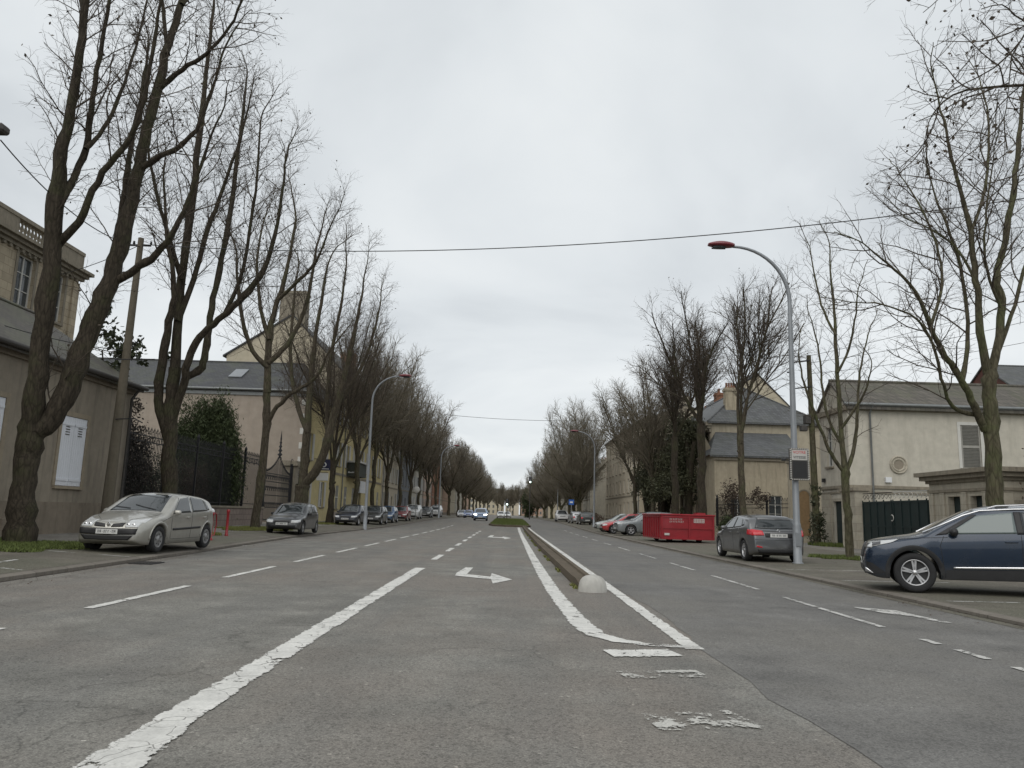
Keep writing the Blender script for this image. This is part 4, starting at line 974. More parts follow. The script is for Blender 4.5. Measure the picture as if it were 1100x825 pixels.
# variants
def bb(meshes): return max(v.co.z for v in meshes[1].vertices)
def pt(meshes,loc,a,H,sxy,label,group,name='plane_tree'):
    return place_tree(meshes,loc,a,(sxy,sxy,H*(1.1 if group==LT else 1.0)/BB[id(meshes)]),label,group,name)
SPM=[(2.5,2.9,1.0,.60,.06,.11,6,4,.032,.14),(4.4,1.2,.62,.62,.04,.14,4,3,.012,.08),(5.6,.50,.30,.62,.02,.16,3,3,.0062,.08)]
SPF=[(3.4,2.8,1.0,.60,.06,.11,5,4,.036,.14),(4.4,1.2,.65,.62,.04,.14,3,3,.018,.08),(4.6,.52,.34,.62,.02,.16,2,3,.0115,.08)]
VA=make_tree(11,17.0,4.2,.24,5,.20,SPM,'barkdark','twig',.10,up=.05,limb_r=.12)
VD=make_tree(14,16.0,4.6,.22,5,.22,SPF,'bark','twiggreen',0,up=.05,limb_r=.12)
VE=make_tree(15,16.6,5.2,.21,4,.22,SPF,'bark','twiggreen',0,up=.05,limb_r=.12)
DOME=(np.array([0,0,10.2]),np.array([5.6,5.6,7.6]))
SPV=[(3.0,2.6,1.4,.62,.06,.11,5,4,.036,.10),(4.6,1.25,.8,.62,.04,.14,3,3,.020,.06),(5.0,.60,.42,.62,.02,.16,2,3,.013,.06)]
VF=make_tree(16,19.5,2.6,.30,10,.50,SPV,'barkgreen','twigpale',0,up=.035,limb_r=.13,second=True)
DOME=None
SPC=[(3.2,2.4,1.3,.8,.03,.12,4,4,.040,.12),(4.2,1.15,.75,.75,.02,.15,3,3,.024,.1),(4.4,.6,.4,.7,.02,.15,2,3,.017,.05)]
DOME=(np.array([0,0,8.6]),np.array([4.2,4.2,5.4]))
VG=make_tree(21,15.5,4.2,.26,8,.46,SPC,'bark','twiggreen',0,up=.04)
DOME=None
SPR=[(3.4,1.9,.8,.75,.04,.12,5,4,.022,.25),(4.4,.85,.5,.75,.03,.15,4,3,.009,.12),(5.0,.38,.25,.7,.02,.18,3,3,.0055,.1)]
VR2=make_tree(32,15.2,6.2,.19,4,.26,SPM,'bark','twig',.05,up=.06,limb_r=.10)
VR3=make_tree(33,16.3,7.4,.27,5,.24,SPM,'barkdark','twig',.08,up=.05,limb_r=.12)
BB={id(v):bb(v) for v in (VA,VD,VE,VF,VG,VR2,VR3)}
for x,y,v,a,H_,s_,lb in [(-13.1,57.5,VA,2.4,17.0,.95,'bare tree before the yellow house, left of the row of cars'),
 (-13.0,66.0,VD,.3,17.5,1.0,'bare tree before the yellow house, first one behind the far row of cars'),
 (-13.0,74.5,VE,1.3,17.6,1.0,'second bare tree behind the far row of cars on the left'),
 (-13.0,83,VD,2.6,17.6,1.0,'third bare tree behind the far row of cars on the left'),
 (-12.9,92,VE,4.1,17.4,1.05,'fourth bare tree behind the far row of cars on the left'),
 (-12.8,101,VD,5.2,17.0,1.05,'fifth bare tree behind the far row of cars on the left'),
 (-12.7,110,VE,.7,16.6,1.05,'sixth bare tree behind the far row of cars on the left'),
 (-12.5,120,VD,1.9,16.0,1.1,'seventh bare tree behind the far row of cars on the left'),
 (-12.3,131,VE,3.3,15.2,1.1,'bare tree at the far end of the first left row, before the brick-red house')]: pt(v,(x,y),a,H_,s_,lb,LT)
gl=[(-12.8,168,1.15,17.2),(-11.6,180,1.15,17.8),(-11.4,194,1.2,18),(-11.6,210,1.2,18),(-11.4,228,1.22,18),(-11.2,248,1.2,18),(-11.2,272,1.22,18),(-11,300,1.22,18),(-10.6,335,1.2,18),(-10,375,1.25,19)]
ordn=['nearest','second','third','fourth','fifth','sixth','seventh','eighth','ninth','tenth']
for i,(x,y,s_,H_) in enumerate(gl): pt(VG,(x,y),i*1.7,H_,s_,ordn[i]+' tree of the clipped round-crowned row far down the left side','clipped trees far down the left side')
pt(VR2,(11.9,39.6),1.0,15.4,.95,'stout bare tree just right of the red container',RT)
pt(VR3,(12.0,48.2),2.2,16.6,1.05,'bare tree directly behind the red container, darker trunk',RT)
for x,y,v,a,H_,s_,lb in ((12.2,57,VR3,5.1,16.6,1.0,'bare tree behind the grey nose-out SUV, second beyond the red container'),
   (12.3,66,VD,2.1,16.4,1.0,'bare tree beside the dark evergreens, third beyond the red container'),
   (12.2,75,VE,3.0,15.2,.95,'bare tree beyond the dark evergreens, fourth beyond the red container')): pt(v,(x,y),a,H_,s_,lb,RT)
for x,y,a,H_,s_,lb in ((9.8,108,0.,17.6,1.05,'broad fan-shaped bare tree standing free right of the road, the largest crown there'),
   (10.0,119,1.7,17.0,.98,'bare fan-shaped tree directly behind the largest free-standing one'),
   (10.4,133,3.1,16.6,.88,'third fan-shaped bare tree right of the road, partly hidden behind the larger ones'),
   (10.1,150,4.2,15.6,.9,'fourth fan-shaped bare tree right of the road'),
   (9.6,172,5.3,15.4,1.0,'fifth fan-shaped bare tree right of the road'),
   (9.2,198,.9,15.4,1.0,'farthest but one of the fan-shaped bare trees right of the road'),
   (8.6,230,2.3,15.4,1.0,'farthest fan-shaped bare tree right of the road, nearest the traffic lights')): pt(VF,(x,y),a,H_,s_,lb,'fan-shaped bare trees right of the road')
fo=[(-6,430,1.1),(1,450,1.2),(7,440,1.15),(-14,440,1.3),(13,460,1.4),(3,480,1.35),(-4,490,1.35)]
for i,(x,y,s_) in enumerate(fo): pt(VG,(x,y),i*1.3,19,s_,'bare tree closing the far end of the boulevard, '+['left of centre','at the centre','just right of centre','at the far left','at the far right','behind the central one','behind the left one'][i],'trees closing the far end')

# ---- hand-shaped near trees (skeleton given in metres, own depth for each limb)
def hero(name,label,group,base,trunk,limbs,spec,seed,bark_,twig_,leaf,leafsize=.09,tw=1.):
    rg=np.random.default_rng(seed); T=Wood(); C=Wood(); b0=np.array([base[0],base[1],gz(*base)])
    def curve(pts,rads,sub=4):
        P=np.array(pts,float); n=len(P); out=[];ro=[]
        for i in range(n-1):
            p0=P[max(i-1,0)];p1=P[i];p2=P[i+1];p3=P[min(i+2,n-1)]
            for j in range(sub):
                t=j/sub; q=.5*((2*p1)+(-p0+p2)*t+(2*p0-5*p1+4*p2-p3)*t*t+(-p0+3*p1-3*p2+p3)*t**3)
                q=q+rg.normal(size=3)*min(.022,.008+lerp(rads[i],rads[i+1],t)*.10)*(0<i); out.append(q); ro.append(lerp(rads[i],rads[i+1],t)*(rg.uniform(.95,1.06)+(.14 if rg.uniform()<.12 else 0)))
        out.append(P[-1]); ro.append(rads[-1]); return np.array(out)-b0,ro
    Q,ro=curve(*trunk); T.tube(Q,ro,None,18)
    for pts,rads,st in limbs:
        Q,ro=curve(pts,rads)
        d=Q[-1]-Q[-2]; n_=8; E_=path(rg,Q[-1],d,min(3.2,max(1.,ro[-1]*55)),n_,.10,.02); re=[lerp(ro[-1],.010,(i+1)/n_) for i in range(n_)]
        Q=np.vstack([Q,E_[1:]]); ro=list(ro)+re; T.tube(Q,ro,None,10)
        sp=[tuple(list(spec[0])[:-1]+[st])]+list(spec[1:])
        ramify(C,rg,Q,ro[0],ro[-1],sp,0,None)
    leaves(C,rg,leaf,leafsize)
    root=empty(name,tuple(b0),0,label,'tree',group)
    for me,nm in ((T.mesh('trunk',M[bark_]),'trunk'),(C.mesh('crown',M[twig_]),'crown')):
        o=bpy.data.objects.new(nm,me); col.objects.link(o); o.parent=root
    return root
def pts(Y0,dY,lst):
    n=len(lst); return [tuple(at(x,y,Y0+dY*i/(n-1))) for i,(x,y) in enumerate(lst)]
k20=20/826
def rp(*r): return [x*k20*.74 for x in r]
t1=(pts(19.8,.2,[(20,592),(23,560),(26,515),(31,480),(36,455)]),rp(23,18,16,16.5,17.5))
l1=[(pts(19.9,-.5,[(33,462),(38,420),(47,345),(56,270),(60,212)]),rp(14,13.5,12.5,11.5,12.5),.6),
 (pts(19.4,-1.2,[(59,215),(66,170),(76,115),(86,55),(93,0),(97,-60),(103,-120)]),rp(9,7.5,6.5,6,5,4,2.5),.1),
 (pts(19.4,1.0,[(63,222),(78,192),(92,160),(100,105),(110,45),(120,-15),(132,-75)]),rp(6,5,4.5,4,3.2,2.6,2),.15),
 (pts(19.7,-1.8,[(62,262),(84,238),(104,195),(132,158),(152,118),(163,60),(172,5)]),rp(6.5,5.5,5,4,3.4,2.6,2),.2),
 (pts(19.4,1.5,[(92,160),(112,138),(130,100),(146,50),(158,0)]),rp(3.6,3.2,2.6,2,1.5),.1),
 (pts(19.0,1.0,[(86,58),(88,20),(84,-30),(78,-90)]),rp(4,3.2,2.5,2),.1),
 (pts(20,1.3,[(40,462),(58,448),(78,405),(98,350),(116,308),(128,270),(141,215),(152,165),(165,112),(178,60),(192,12),(205,-45),(215,-100)]),rp(15,15,14.5,13.5,13,11.5,10,9,8,6.5,5.5,4.5,3.5),.32),
 (pts(20.5,1.2,[(116,300),(124,262),(134,205),(140,160),(150,110),(158,60)]),rp(6.5,5.5,5,4.2,3.2,2),.1),
 (pts(20.5,-1.2,[(124,302),(146,290),(168,272),(188,246),(206,205),(222,160)]),rp(6.5,5.8,5.2,4.2,3,2),.15),
 (pts(20.7,-.9,[(150,182),(172,168),(196,156),(214,132),(228,96),(240,55)]),rp(5,4.2,3.6,3,2.2,1.6),.1),
 (pts(20.9,-1.3,[(172,95),(196,74),(222,58),(246,30),(262,-5)]),rp(4.4,3.6,3,2.2,1.6),.1),
 (pts(20.9,1.0,[(180,58),(176,20),(172,-20),(176,-70)]),rp(4,3.2,2.4,1.8),.1),
 (pts(19.9,.8,[(45,452),(70,400),(74,380),(90,350)]),rp(3.4,2.6,2.2,1.5),.1),
 (pts(21.,1.5,[(195,5),(215,-15),(240,-40)]),rp(3.5,2.5,1.6),.1)]
SPH=[(3.1,1.9,.9,.80,.03,.14,6,5,.021,.12),(5.2,.85,.45,.78,.02,.17,4,3,.0085,.08),(6.8,.34,.22,.78,.01,.2,3,3,.0045,.1)]
hero('plane_tree','large dark gnarled plane tree forking low before the rendered house at the far left',LT,(-12.4,19.8),t1,l1,SPH,5,'barkdark','twig',.10)
k19=19.5/826
def rq(*r): return [x*k19*.55 for x in r]
t2=(pts(19.5,0,[(1073,622),(1071,580),(1068,520),(1065,465),(1063,425),(1063,398)]),rq(20,15.5,14.5,13.5,13,12.5))
l2=[(pts(19.5,.6,[(1065,402),(1073,362),(1076,322),(1071,298),(1080,258),(1088,210),(1094,160),(1098,110),(1108,60)]),rq(8.5,7.5,7,7,6,5.5,5,3.5,2),.25),
 (pts(19.5,-1.0,[(1061,402),(1053,355),(1048,300),(1043,250),(1033,208),(1022,170),(1014,130),(1003,85)]),rq(8,7,6,5,4,3.2,2.2,1.2),.15),
 (pts(19.5,-1.6,[(1058,462),(1047,438),(1032,405),(1010,375),(998,345),(985,315),(962,290),(935,268)]),rq(8,7,6,5,4.4,3.4,2.4,1.4),.2),
 (pts(19.4,1.4,[(1034,408),(1040,360),(1034,300),(1020,250),(1006,215),(996,180)]),rq(5,4,3.4,2.8,2,1.2),.15),
 (pts(19,1.6,[(1000,350),(1012,305),(1006,262),(985,215),(968,190)]),rq(3.6,3,2.4,1.8,1.1),.1),
 (pts(19.5,-1.8,[(1050,446),(1028,440),(1015,420),(1008,390),(992,350),(960,330),(925,325)]),rq(4.5,3.8,3.2,2.8,2.2,1.6,1),.15),
 (pts(19.5,1.8,[(1043,250),(1058,205),(1062,160),(1060,115),(1050,80)]),rq(3.6,3,2.4,1.8,1.1),.1),
 (pts(19.6,1.2,[(1066,395),(1086,340),(1100,290),(1118,230),(1130,160)]),rq(5,4,3.4,2.6,1.6),.2),
 (pts(19.4,.9,[(1047,300),(1030,270),(1006,250),(975,235)]),rq(3,2.4,1.8,1),.1),
 (pts(19.4,-.9,[(1075,330),(1060,290),(1058,240),(1066,180)]),rq(3,2.6,2,1.2),.1)]
hero('street_tree','large bare tree behind the blue SUV, smooth grey-green trunk and wide fine crown',RT,(12.4,19.5),t2,l2,SPH,6,'barkgreen','twig',.03,.06)
# tree just outside the frame whose boughs reach in at the top right
k11=11.5/826
tx=(12.9,12.0); tb=gz(*tx)
t3=([(12.9,12.0,tb-.1),(12.85,12,tb+1.5),(12.8,12,3.2),(12.7,12.,4.6)],[.42,.32,.30,.30])
def br(*p): return list(p)
l3=[([(12.7,12,4.4),(12.2,11.9,6.),(11.2,11.8,8.),(9.8,11.7,9.6),(8.3,11.7,10.6),(7.3,11.6,10.9)],[0.088,0.077,0.061,0.039,0.022,0.011],.3),
 ([(12.7,12,4.5),(12.9,11.8,7),(12.3,11.6,9.5),(11.2,11.4,12),(10.2,11.2,14)],[0.094,0.077,0.061,0.039,0.017],.2),
 ([(11.2,11.8,8.),(10.2,12.3,8.6),(9.0,12.6,9.1),(7.8,12.8,9.0),(7.4,12.9,8.5)],[0.044,0.033,0.025,0.017,0.008],.2),
 ([(9.8,11.7,9.6),(9.,11.3,9.8),(8.2,11.1,9.3),(7.7,11.0,8.6),(7.5,10.9,7.9)],[0.028,0.022,0.017,0.011,0.006],.1),
 ([(12.7,12,4.5),(13.6,12.3,7),(14.2,12.6,10),(14.6,12.6,13)],[0.083,0.066,0.044,0.017],.2)]
SPT=[(4.6,1.7,.9,.9,-.02,.15,6,5,.016,.12),(5.4,.75,.45,.85,-.02,.2,4,3,.008,.1),(6.2,.34,.22,.8,.0,.2,3,3,.0050,.1)]
hero('street_tree','bare tree at the right edge whose dark seed-laden boughs hang into the top right corner',RT,tx,t3,l3,SPT,8,'barkdark','twig',.55,.075)

# twin-stemmed tree past the pole
def rr_(k,*r): return [x*k/826 for x in r]
t4=(pts(29.,0,[(184,572),(183,540),(182,490),(183,440),(188,395)]),rr_(29,10,8,7,7,6.5))
l4=[(pts(29,.8,[(188,398),(191,345),(195,300),(205,230),(214,150),(224,60),(230,0)]),rr_(29,5.6,5.0,4.5,4.4,3.4,2.2,1.4),.30),
 (pts(29,-.7,[(181,470),(170,430),(174,390),(182,345),(187,310),(180,255),(176,200)]),rr_(29,5.5,5,4.6,4,3,2,1.2),.45),
 (pts(29,-1.5,[(186,450),(196,415),(205,380),(218,357),(240,340),(262,318),(284,288),(298,240),(306,185)]),rr_(29,4.4,4.2,4,3.7,3.3,3.4,2.8,2,1.2),.35),
 (pts(29,1.2,[(200,405),(216,395),(222,370),(227,330),(236,288),(246,238),(256,165),(264,95)]),rr_(29,4,4,3.8,3.4,3,3,2.1,1.2),.30),
 (pts(29,-.8,[(240,340),(258,300),(268,250),(276,190),(280,130)]),rr_(29,2.6,2.2,1.8,1.4,.9),.1),
 (pts(29,1.5,[(191,345),(208,300),(222,250),(240,200),(258,150),(268,110)]),rr_(29,3.4,3,2.6,2,1.5,1),.1),
 (pts(29,-1.5,[(195,300),(180,250),(166,200),(158,150)]),rr_(29,3,2.4,1.8,1.),.1)]
SPK=[(4.0,2.1,.9,.72,.05,.12,6,4,.022,.12),(5.2,.95,.5,.70,.03,.15,4,3,.0095,.08),(6.2,.42,.26,.70,.02,.18,3,3,.0058,.1)]
hero('plane_tree','tall dark twin-stemmed bare tree just beyond the utility pole, before the first railings',LT,(-12.35,29),t4,l4,SPK,15,'barkdark','twig',.10)
t5=(pts(39.3,0,[(274,572),(275,556),(282,500),(286,455),(287,420)]),rr_(39.3,6,4.4,4,3.9,3.6))
l5=[(pts(39.3,.6,[(287,422),(288,388),(290,355),(299,322),(310,280),(318,235)]),rr_(39.3,4.4,3.8,3.4,2.8,2,1.2),.1),
 (pts(39.3,-1,[(286,458),(298,436),(318,420),(340,405),(352,380)]),rr_(39.3,2.6,2.4,2,1.6,1),.15),
 (pts(39.3,.8,[(288,390),(304,375),(320,350),(332,315),(340,265)]),rr_(39.3,3,2.8,2.4,2,1.2),.15),
 (pts(39.3,-1,[(288,395),(272,378),(262,350),(256,310),(254,270)]),rr_(39.3,2.8,2.4,2,1.6,1),.1),
 (pts(39.3,1.6,[(289,365),(280,330),(276,280),(284,235)]),rr_(39.3,2.4,2,1.5,.9),.1),
 (pts(39.3,-2,[(299,322),(322,300),(340,280),(352,250)]),rr_(39.3,2,1.8,1.4,.9),.1)]
hero('plane_tree','bare tree standing in a grass patch left of the small dark hatchback',LT,(-12.75,39.3),t5,l5,SPK,16,'bark','twig',.08)
t6=(pts(48,0,[(322,570),(323,550),(324,532),(325,520)]),rr_(48,9,7.6,7.2,7.2))
l6=[(pts(48,.5,[(325,522),(327,495),(330,460),(333,420),(337,375),(345,325),(352,285)]),rr_(48,5,4.6,4,3.4,2.6,1.8,1),.3),
 (pts(48,-1,[(327,520),(342,502),(352,472),(362,435),(372,395),(382,350),(390,310)]),rr_(48,5,4.8,4.2,3.6,2.8,2,1.),.3),
 (pts(48,1.2,[(330,465),(318,430),(312,390),(314,340),(320,290)]),rr_(48,2.6,2.4,2,1.5,.9),.1),
 (pts(48,-1.2,[(352,472),(352,430),(356,380),(366,330),(372,285)]),rr_(48,2.6,2.4,2,1.5,.9),.1),
 (pts(48,1.0,[(362,435),(382,405),(398,370),(408,330)]),rr_(48,2.4,2,1.5,.9),.1)]
hero('plane_tree','bare tree with a low V fork right behind the small dark hatchback',LT,(-13.0,48),t6,l6,SPK,17,'bark','twig',.08)
# slim young tree at the right
t7=(pts(27.1,0,[(913,606),(913,598),(911,560),(908,530),(908,505)]),rr_(27,6,4.4,3.8,3.8,4.4))
l7=[(pts(27.1,.2,[(908,508),(904,470),(902,430),(899,390),(897,345),(893,300),(891,262)]),rr_(27,3.0,2.6,2.4,2.2,1.7,1.1,.6),.15),
 (pts(27.1,-.8,[(907,508),(893,488),(882,462),(872,435),(862,405),(858,378)]),rr_(27,2,1.9,1.6,1.4,1,.6),.1),
 (pts(27.1,.8,[(909,508),(918,480),(921,450),(922,415),(926,385),(934,355)]),rr_(27,2.2,2,1.7,1.4,1,.6),.15),
 (pts(27.1,1.0,[(909,505),(905,480),(890,450),(884,420),(880,380),(872,345)]),rr_(27,2,1.8,1.5,1.3,1,.6),.1),
 (pts(27.1,-1.0,[(904,460),(918,440),(930,420),(936,395)]),rr_(27,1.6,1.4,1.,.6),.1),
 (pts(27.1,-.6,[(900,400),(912,375),(918,345),(922,310)]),rr_(27,1.4,1.2,1.,.6),.1),
 (pts(27.1,.5,[(898,360),(885,335),(876,300),(870,265)]),rr_(27,1.4,1.2,.9,.5),.1)]
SPY=[(4.2,1.1,.6,.75,.05,.14,5,4,.012,.12),(4.6,.55,.35,.7,.04,.16,3,3,.0068,.12),(3.8,.28,.2,.7,.02,.18,2,3,.0046,.1)]
hero('street_tree','slim bare young tree standing between the grey hatchback and the blue SUV',RT,(11.85,27.1),t7,l7,SPY,18,'barkgreen','twig',.04,.05)

# ---- leafy plants
def leafmass(name,mat,blobs,n,size,seed,parent=None,stem=None,gap=.35,flat=0,wd=.28):
    """many leaf faces in uneven clumps through a volume; blobs = (x,y,z,rx,ry,rz)"""
    rg=np.random.default_rng(seed); W_=Wood(); tot=sum(b[3]*b[4]*b[5] for b in blobs)
    out=[]
    for b in blobs:
        k=int(n*b[3]*b[4]*b[5]/tot); cl=max(6,k//28)
        cc=[]
        while len(cc)<cl:
            v=rg.normal(size=3); v/=np.linalg.norm(v); v*=rg.uniform(.25,1.12)**.6
            cc.append(np.array(b[:3])+v*np.array(b[3:]))
        for _ in range(k):
            c=cc[rg.integers(len(cc))]+rg.normal(size=3)*gap*min(b[3:])*.42
            a=nvec(rg); a[2]=a[2]*(1-flat)+flat*.9; a/=np.linalg.norm(a); q=np.cross(a,nvec(rg)); q/=np.linalg.norm(q)+1e-9; s_=size*rg.uniform(.6,1.4)
            out.append([c-a*s_*.5,c-q*s_*wd,c+a*s_*.5,c+q*s_*wd])
    W_.quads(np.array(out)); me=W_.mesh(name,mat); o=bpy.data.objects.new(name,me); col.objects.link(o)
    for p in me.polygons: p.use_smooth=False
    if parent is not None: o.parent=parent
    return o
M['conifer']=plain('conifer_green',(.042,.058,.018),.8,var=.5,scale=2.5,bump=0)
M['laurel']=plain('laurel_leaf',(.040,.050,.022),.5,var=.5,scale=6,bump=0)
M['redleaf']=plain('bronze_leaf',(.055,.042,.03),.6,var=.5,scale=6,bump=0)
M['ivy']=plain('ivy_green',(.036,.044,.018),.6,var=.5,scale=1.5,bump=0)
M['brownhedge']=plain('brown_hedge',(.07,.05,.035),.9,var=.5,scale=4,bump=0)
M['olive']=plain('holm_oak_leaf',(.050,.052,.022),.7,var=.5,scale=1.2,bump=0)
def stem_(root,hh,r_=.12,n=1,mat='barkdark',seed=0,spread=.0):
    W_=Wood(); rg=np.random.default_rng(seed)
    for k in range(n):
        a=k*2.4; d=np.array([math.cos(a)*spread,math.sin(a)*spread,1.]); W_.tube(path(rg,np.array([0.,0,-.1]),d,hh,7,.05,.02),r_,r_*.4,8)
    o=bpy.data.objects.new('trunk',W_.mesh('trunk',M[mat])); col.objects.link(o); o.parent=root
# yew-like conifer behind the railings
r_=empty('conifer_tree',(-16.9,42.5,.25),0,'dark green upright yew bush rising behind the iron railings','tree'); stem_(r_,5,.15,5,seed=1,spread=.2)
bl=[]
rg=random.Random(5)
for i in range(26):
    a=rg.uniform(0,6.28); d=rg.uniform(0,1.65); h_=rg.uniform(5.0,7.2)-d*.5; bl.append((math.cos(a)*d,math.sin(a)*d*.8,h_/2+.6,.42,.42,h_/2))
leafmass('crown',M['conifer'],bl,110000,.20,3,r_,gap=1.25,flat=.85,wd=.12)
# laurel with bronze leaves between pole and railings
r_=empty('laurel_shrub',(-15.9,31.0,.25),0,'glossy dark shrub with bronze leaves between the utility pole and the first railings','shrub'); stem_(r_,4,.06,5,seed=2,spread=.25)
leafmass('foliage',M['redleaf'],[(0,0,3.6,.75,1.2,1.6),(.1,1.2,2.6,.7,1.1,1.7),(0,-.6,2.2,.6,.9,1.5),(.2,.6,4.9,.35,.5,.6)],13000,.10,4,r_,gap=.5)
r_=empty('garden_shrubbery',(-16.3,38,.25),0,'dark tangled shrubbery showing through the left iron railings','shrub'); stem_(r_,2,.05,6,seed=8,spread=.5)
leafmass('foliage',M['ivy'],[(0,y_,1.7+.3*math.sin(y_*2),.7,1.3,1.6) for y_ in (-6.5,-5,-3.2,-1.5,3,5,7.2)],34000,.085,9,r_,gap=.6)
leafmass('dry_foliage',M['brownhedge'],[(.2,y_,1.8,.5,1.2,1.5) for y_ in (-4,.5,1.8,6.2)],15000,.075,10,r_,gap=.6)
# evergreen leaves growing over the low house roof (behind the near tree)
r_=empty('climbing_shrub',(-15.75,30.0,.25),0,'sparse evergreen shrub with big leaves rising above the roof behind the leaning limb','shrub'); stem_(r_,7.2,.07,4,seed=5,spread=.10)
leafmass('foliage',M['laurel'],[(0,0,7.4,.6,.9,.5),(.9,.4,6.9,.9,.7,.3),(-.5,-.3,8.3,.5,.5,.6),(-.2,0,6.2,.5,.7,.5)],650,.24,6,r_,gap=.8)
# ivy-clad evergreens right
for i,(x,y,h_,lb) in enumerate(((14.2,62,9.6,'dark evergreen holm oak beside the balconied mansion, nearest of the evergreens on the right'),(13.9,70,10.2,'middle dark evergreen of the three on the right, ragged outline'),(14.4,79,9.0,'farthest dark evergreen of the three on the right, behind the nose-out cars'))):
    r_=empty('evergreen_tree',(x,y,gz(x,y)),0,lb,'tree','dark evergreens on the right'); stem_(r_,h_-2,.32,3,seed=20+i,spread=.12)
    rg=random.Random(40+i); bl=[]
    for k in range(15):
        a=rg.uniform(0,6.28); d=rg.uniform(.2,3.0); z_=rg.uniform(3.4,h_-1.); q=1-.25*abs(z_-h_*.55)/h_*2
        bl.append((math.cos(a)*d*q,math.sin(a)*d*q,z_,rg.uniform(.9,1.5),rg.uniform(.9,1.5),rg.uniform(.7,1.3)))
    bl.append((0,0,2.2,.5,.5,1.8)); bl.append((.4,.3,3.5,.6,.6,1.6))
    leafmass('crown',M['olive'],bl,16000,.17,50+i,r_,gap=.55)
# ivy on the right utility pole
# brown hedge at right edge
r_=empty('beech_hedge',(18.5,24.2,.15),0,'brown winter hedge rising behind the blue SUV at the right edge','hedge'); stem_(r_,3,.06,6,seed=31,spread=.4)
leafmass('foliage',M['brownhedge'],[(0,0,2.4,1.3,2.2,1.9),(.4,-2,2.2,1.2,2,1.8),(.3,1.6,2.9,.9,1.2,1.5)],14000,.11,61,r_,gap=.5)
# shrub right of the container
r_=empty('round_shrub',(12.2,43.5,.12),0,'small dark round shrub just right of the red container','shrub'); stem_(r_,.8,.04,3,seed=33,spread=.2)
leafmass('foliage',M['conifer'],[(0,0,.75,.42,.42,.6)],2500,.09,63,r_,gap=.5)
# distant columnar cypress
r_=empty('cypress_tree',(6.3,235,.35),0,'dark columnar cypress at the far end of the road under the green traffic light','tree'); stem_(r_,8,.3,1,seed=35)
leafmass('crown',M['conifer'],[(0,0,4.2,2.0,2.0,4.4),(0,0,8.2,1.3,1.3,2.6)],5000,.45,65,r_,gap=.4)
# low hedge / bicycles tangle at the right far side
r_=empty('low_hedge',(10.6,101,.4),0,'low reddish-brown scrub round the trunks right of the road','hedge'); stem_(r_,.8,.04,4,seed=37,spread=.4)
leafmass('foliage',M['brownhedge'],[(0,0,.7,1.6,5,.7),(.4,8,.7,1.4,5,.7)],4500,.14,67,r_,gap=.6)
# grass around the tree feet
def near(cx,cy,a,b): return lambda x,y: ((x-cx)/a)**2+((y-cy)/b)**2 < 1+.3*math.sin(7*math.atan2(y-cy,x-cx))
for cx,cy,a,b,n_,mt_,lb in ((-12.2,18.6,1.9,2.4,16000,'grass','tufty grass round the foot of the leaning plane tree'),(-12.3,38.4,1.5,3.2,9000,'grassyellow','bright mossy grass patch at the tree left of the small dark hatchback'),(-12.8,56.5,1.3,3,4500,'grassyellow','grass patch round the tree before the yellow house'),(-12.1,29.3,1.2,1.8,5000,'grassyellow','grass strip beside the red bollards'),(11.8,27.4,1.1,1.5,4500,'grass','grass round the slim young tree on the right'),(11.9,39.6,1.0,1.5,2500,'grass','grass round the stout tree right of the container')):
    grass_patch(near(cx,cy,a,b),n_,.085,M[mt_],lambda x,y:gz(x,y)+.005,(cx-a*1.4,cx+a*1.4,cy-b*1.4,cy+b*1.4),seed=int(cy),label=lb)
grass_patch(near(16.9,40.6,.9,2.0),3000,.2,M['grass'],lambda x,y:gz(x,y),(15.5,18,37,44),seed=77,label='weeds at the foot of the wall beside the green door')

def med_edge(x,y):
    a,b_=medw(y); return (abs(x-a+.03)<.05 or abs(x-b_-.03)<.05) and math.sin(y*3.1)+math.sin(y*1.3+2)>.5
grass_patch(med_edge,2600,.06,M['grassyellow'],lambda x,y:rz(y)+.002,(1.1,1.85,14.2,60),name='kerb_weeds',seed=91,label='small weeds and moss along the foot of the median kerb')
rg=np.random.default_rng(4); W_=Wood(); out=[]
for i in range(2600):
    y=rg.uniform(6,60); sd_=rg.uniform()
    x=(interp(KL,y)+abs(rg.normal())*.35) if sd_<.45 else (interp(KR,y)-abs(rg.normal())*.3) if sd_<.8 else (interp(KL,y)-rg.uniform(.3,5)) if sd_<.9 else (interp(KR,y)+rg.uniform(.3,6))
    c=np.array([x,y,gz(x,y)+.018]); a=nvec(rg)*np.array([1,1,.25]); q=np.cross(a,[0,0,1.]); s_=.055*rg.uniform(.4,1.3); out.append([c-a*s_*.5,c-q*s_*.35,c+a*s_*.5,c+q*s_*.35])
W_.quads(np.array(out)); me=W_.mesh('leaf_litter',M['deadleaf']); o=bpy.data.objects.new('leaf_litter',me); col.objects.link(o); tag(o,'dead leaves and grit lying along the gutters and parking strips','litter',kind='stuff')
# ------------------------------------------------------------------ buildings
M['taupe']=masonry('taupe_render',(.275,.24,.19),(.08,.072,.055),.9,1)
M['taupeplinth']=masonry('grey_plinth',(.225,.19,.148),(.07,.065,.05),.7,1.5)
M['limestone']=masonry('weathered_limestone',(.48,.41,.30),(.07,.06,.05),.85,1.2,(.8,.34,.012))
M['limedark']=masonry('dirty_limestone_trim',(.26,.23,.18),(.06,.055,.045),.9,2)
M['pinkrender']=masonry('pinkish_render',(.35,.30,.25),(.22,.17,.13),.35,.6)
M['beigerender']=masonry('pale_beige_render',(.47,.42,.32),(.24,.20,.14),.4,.6)
M['yellow']=masonry('ochre_yellow_render',(.54,.46,.25),(.30,.23,.12),.3,.6)
M['cream']=masonry('cream_render',(.50,.47,.40),(.18,.16,.12),.45,.8)
M['cream2']=masonry('light_cream_render',(.52,.46,.36),(.26,.22,.17),.35,.6)
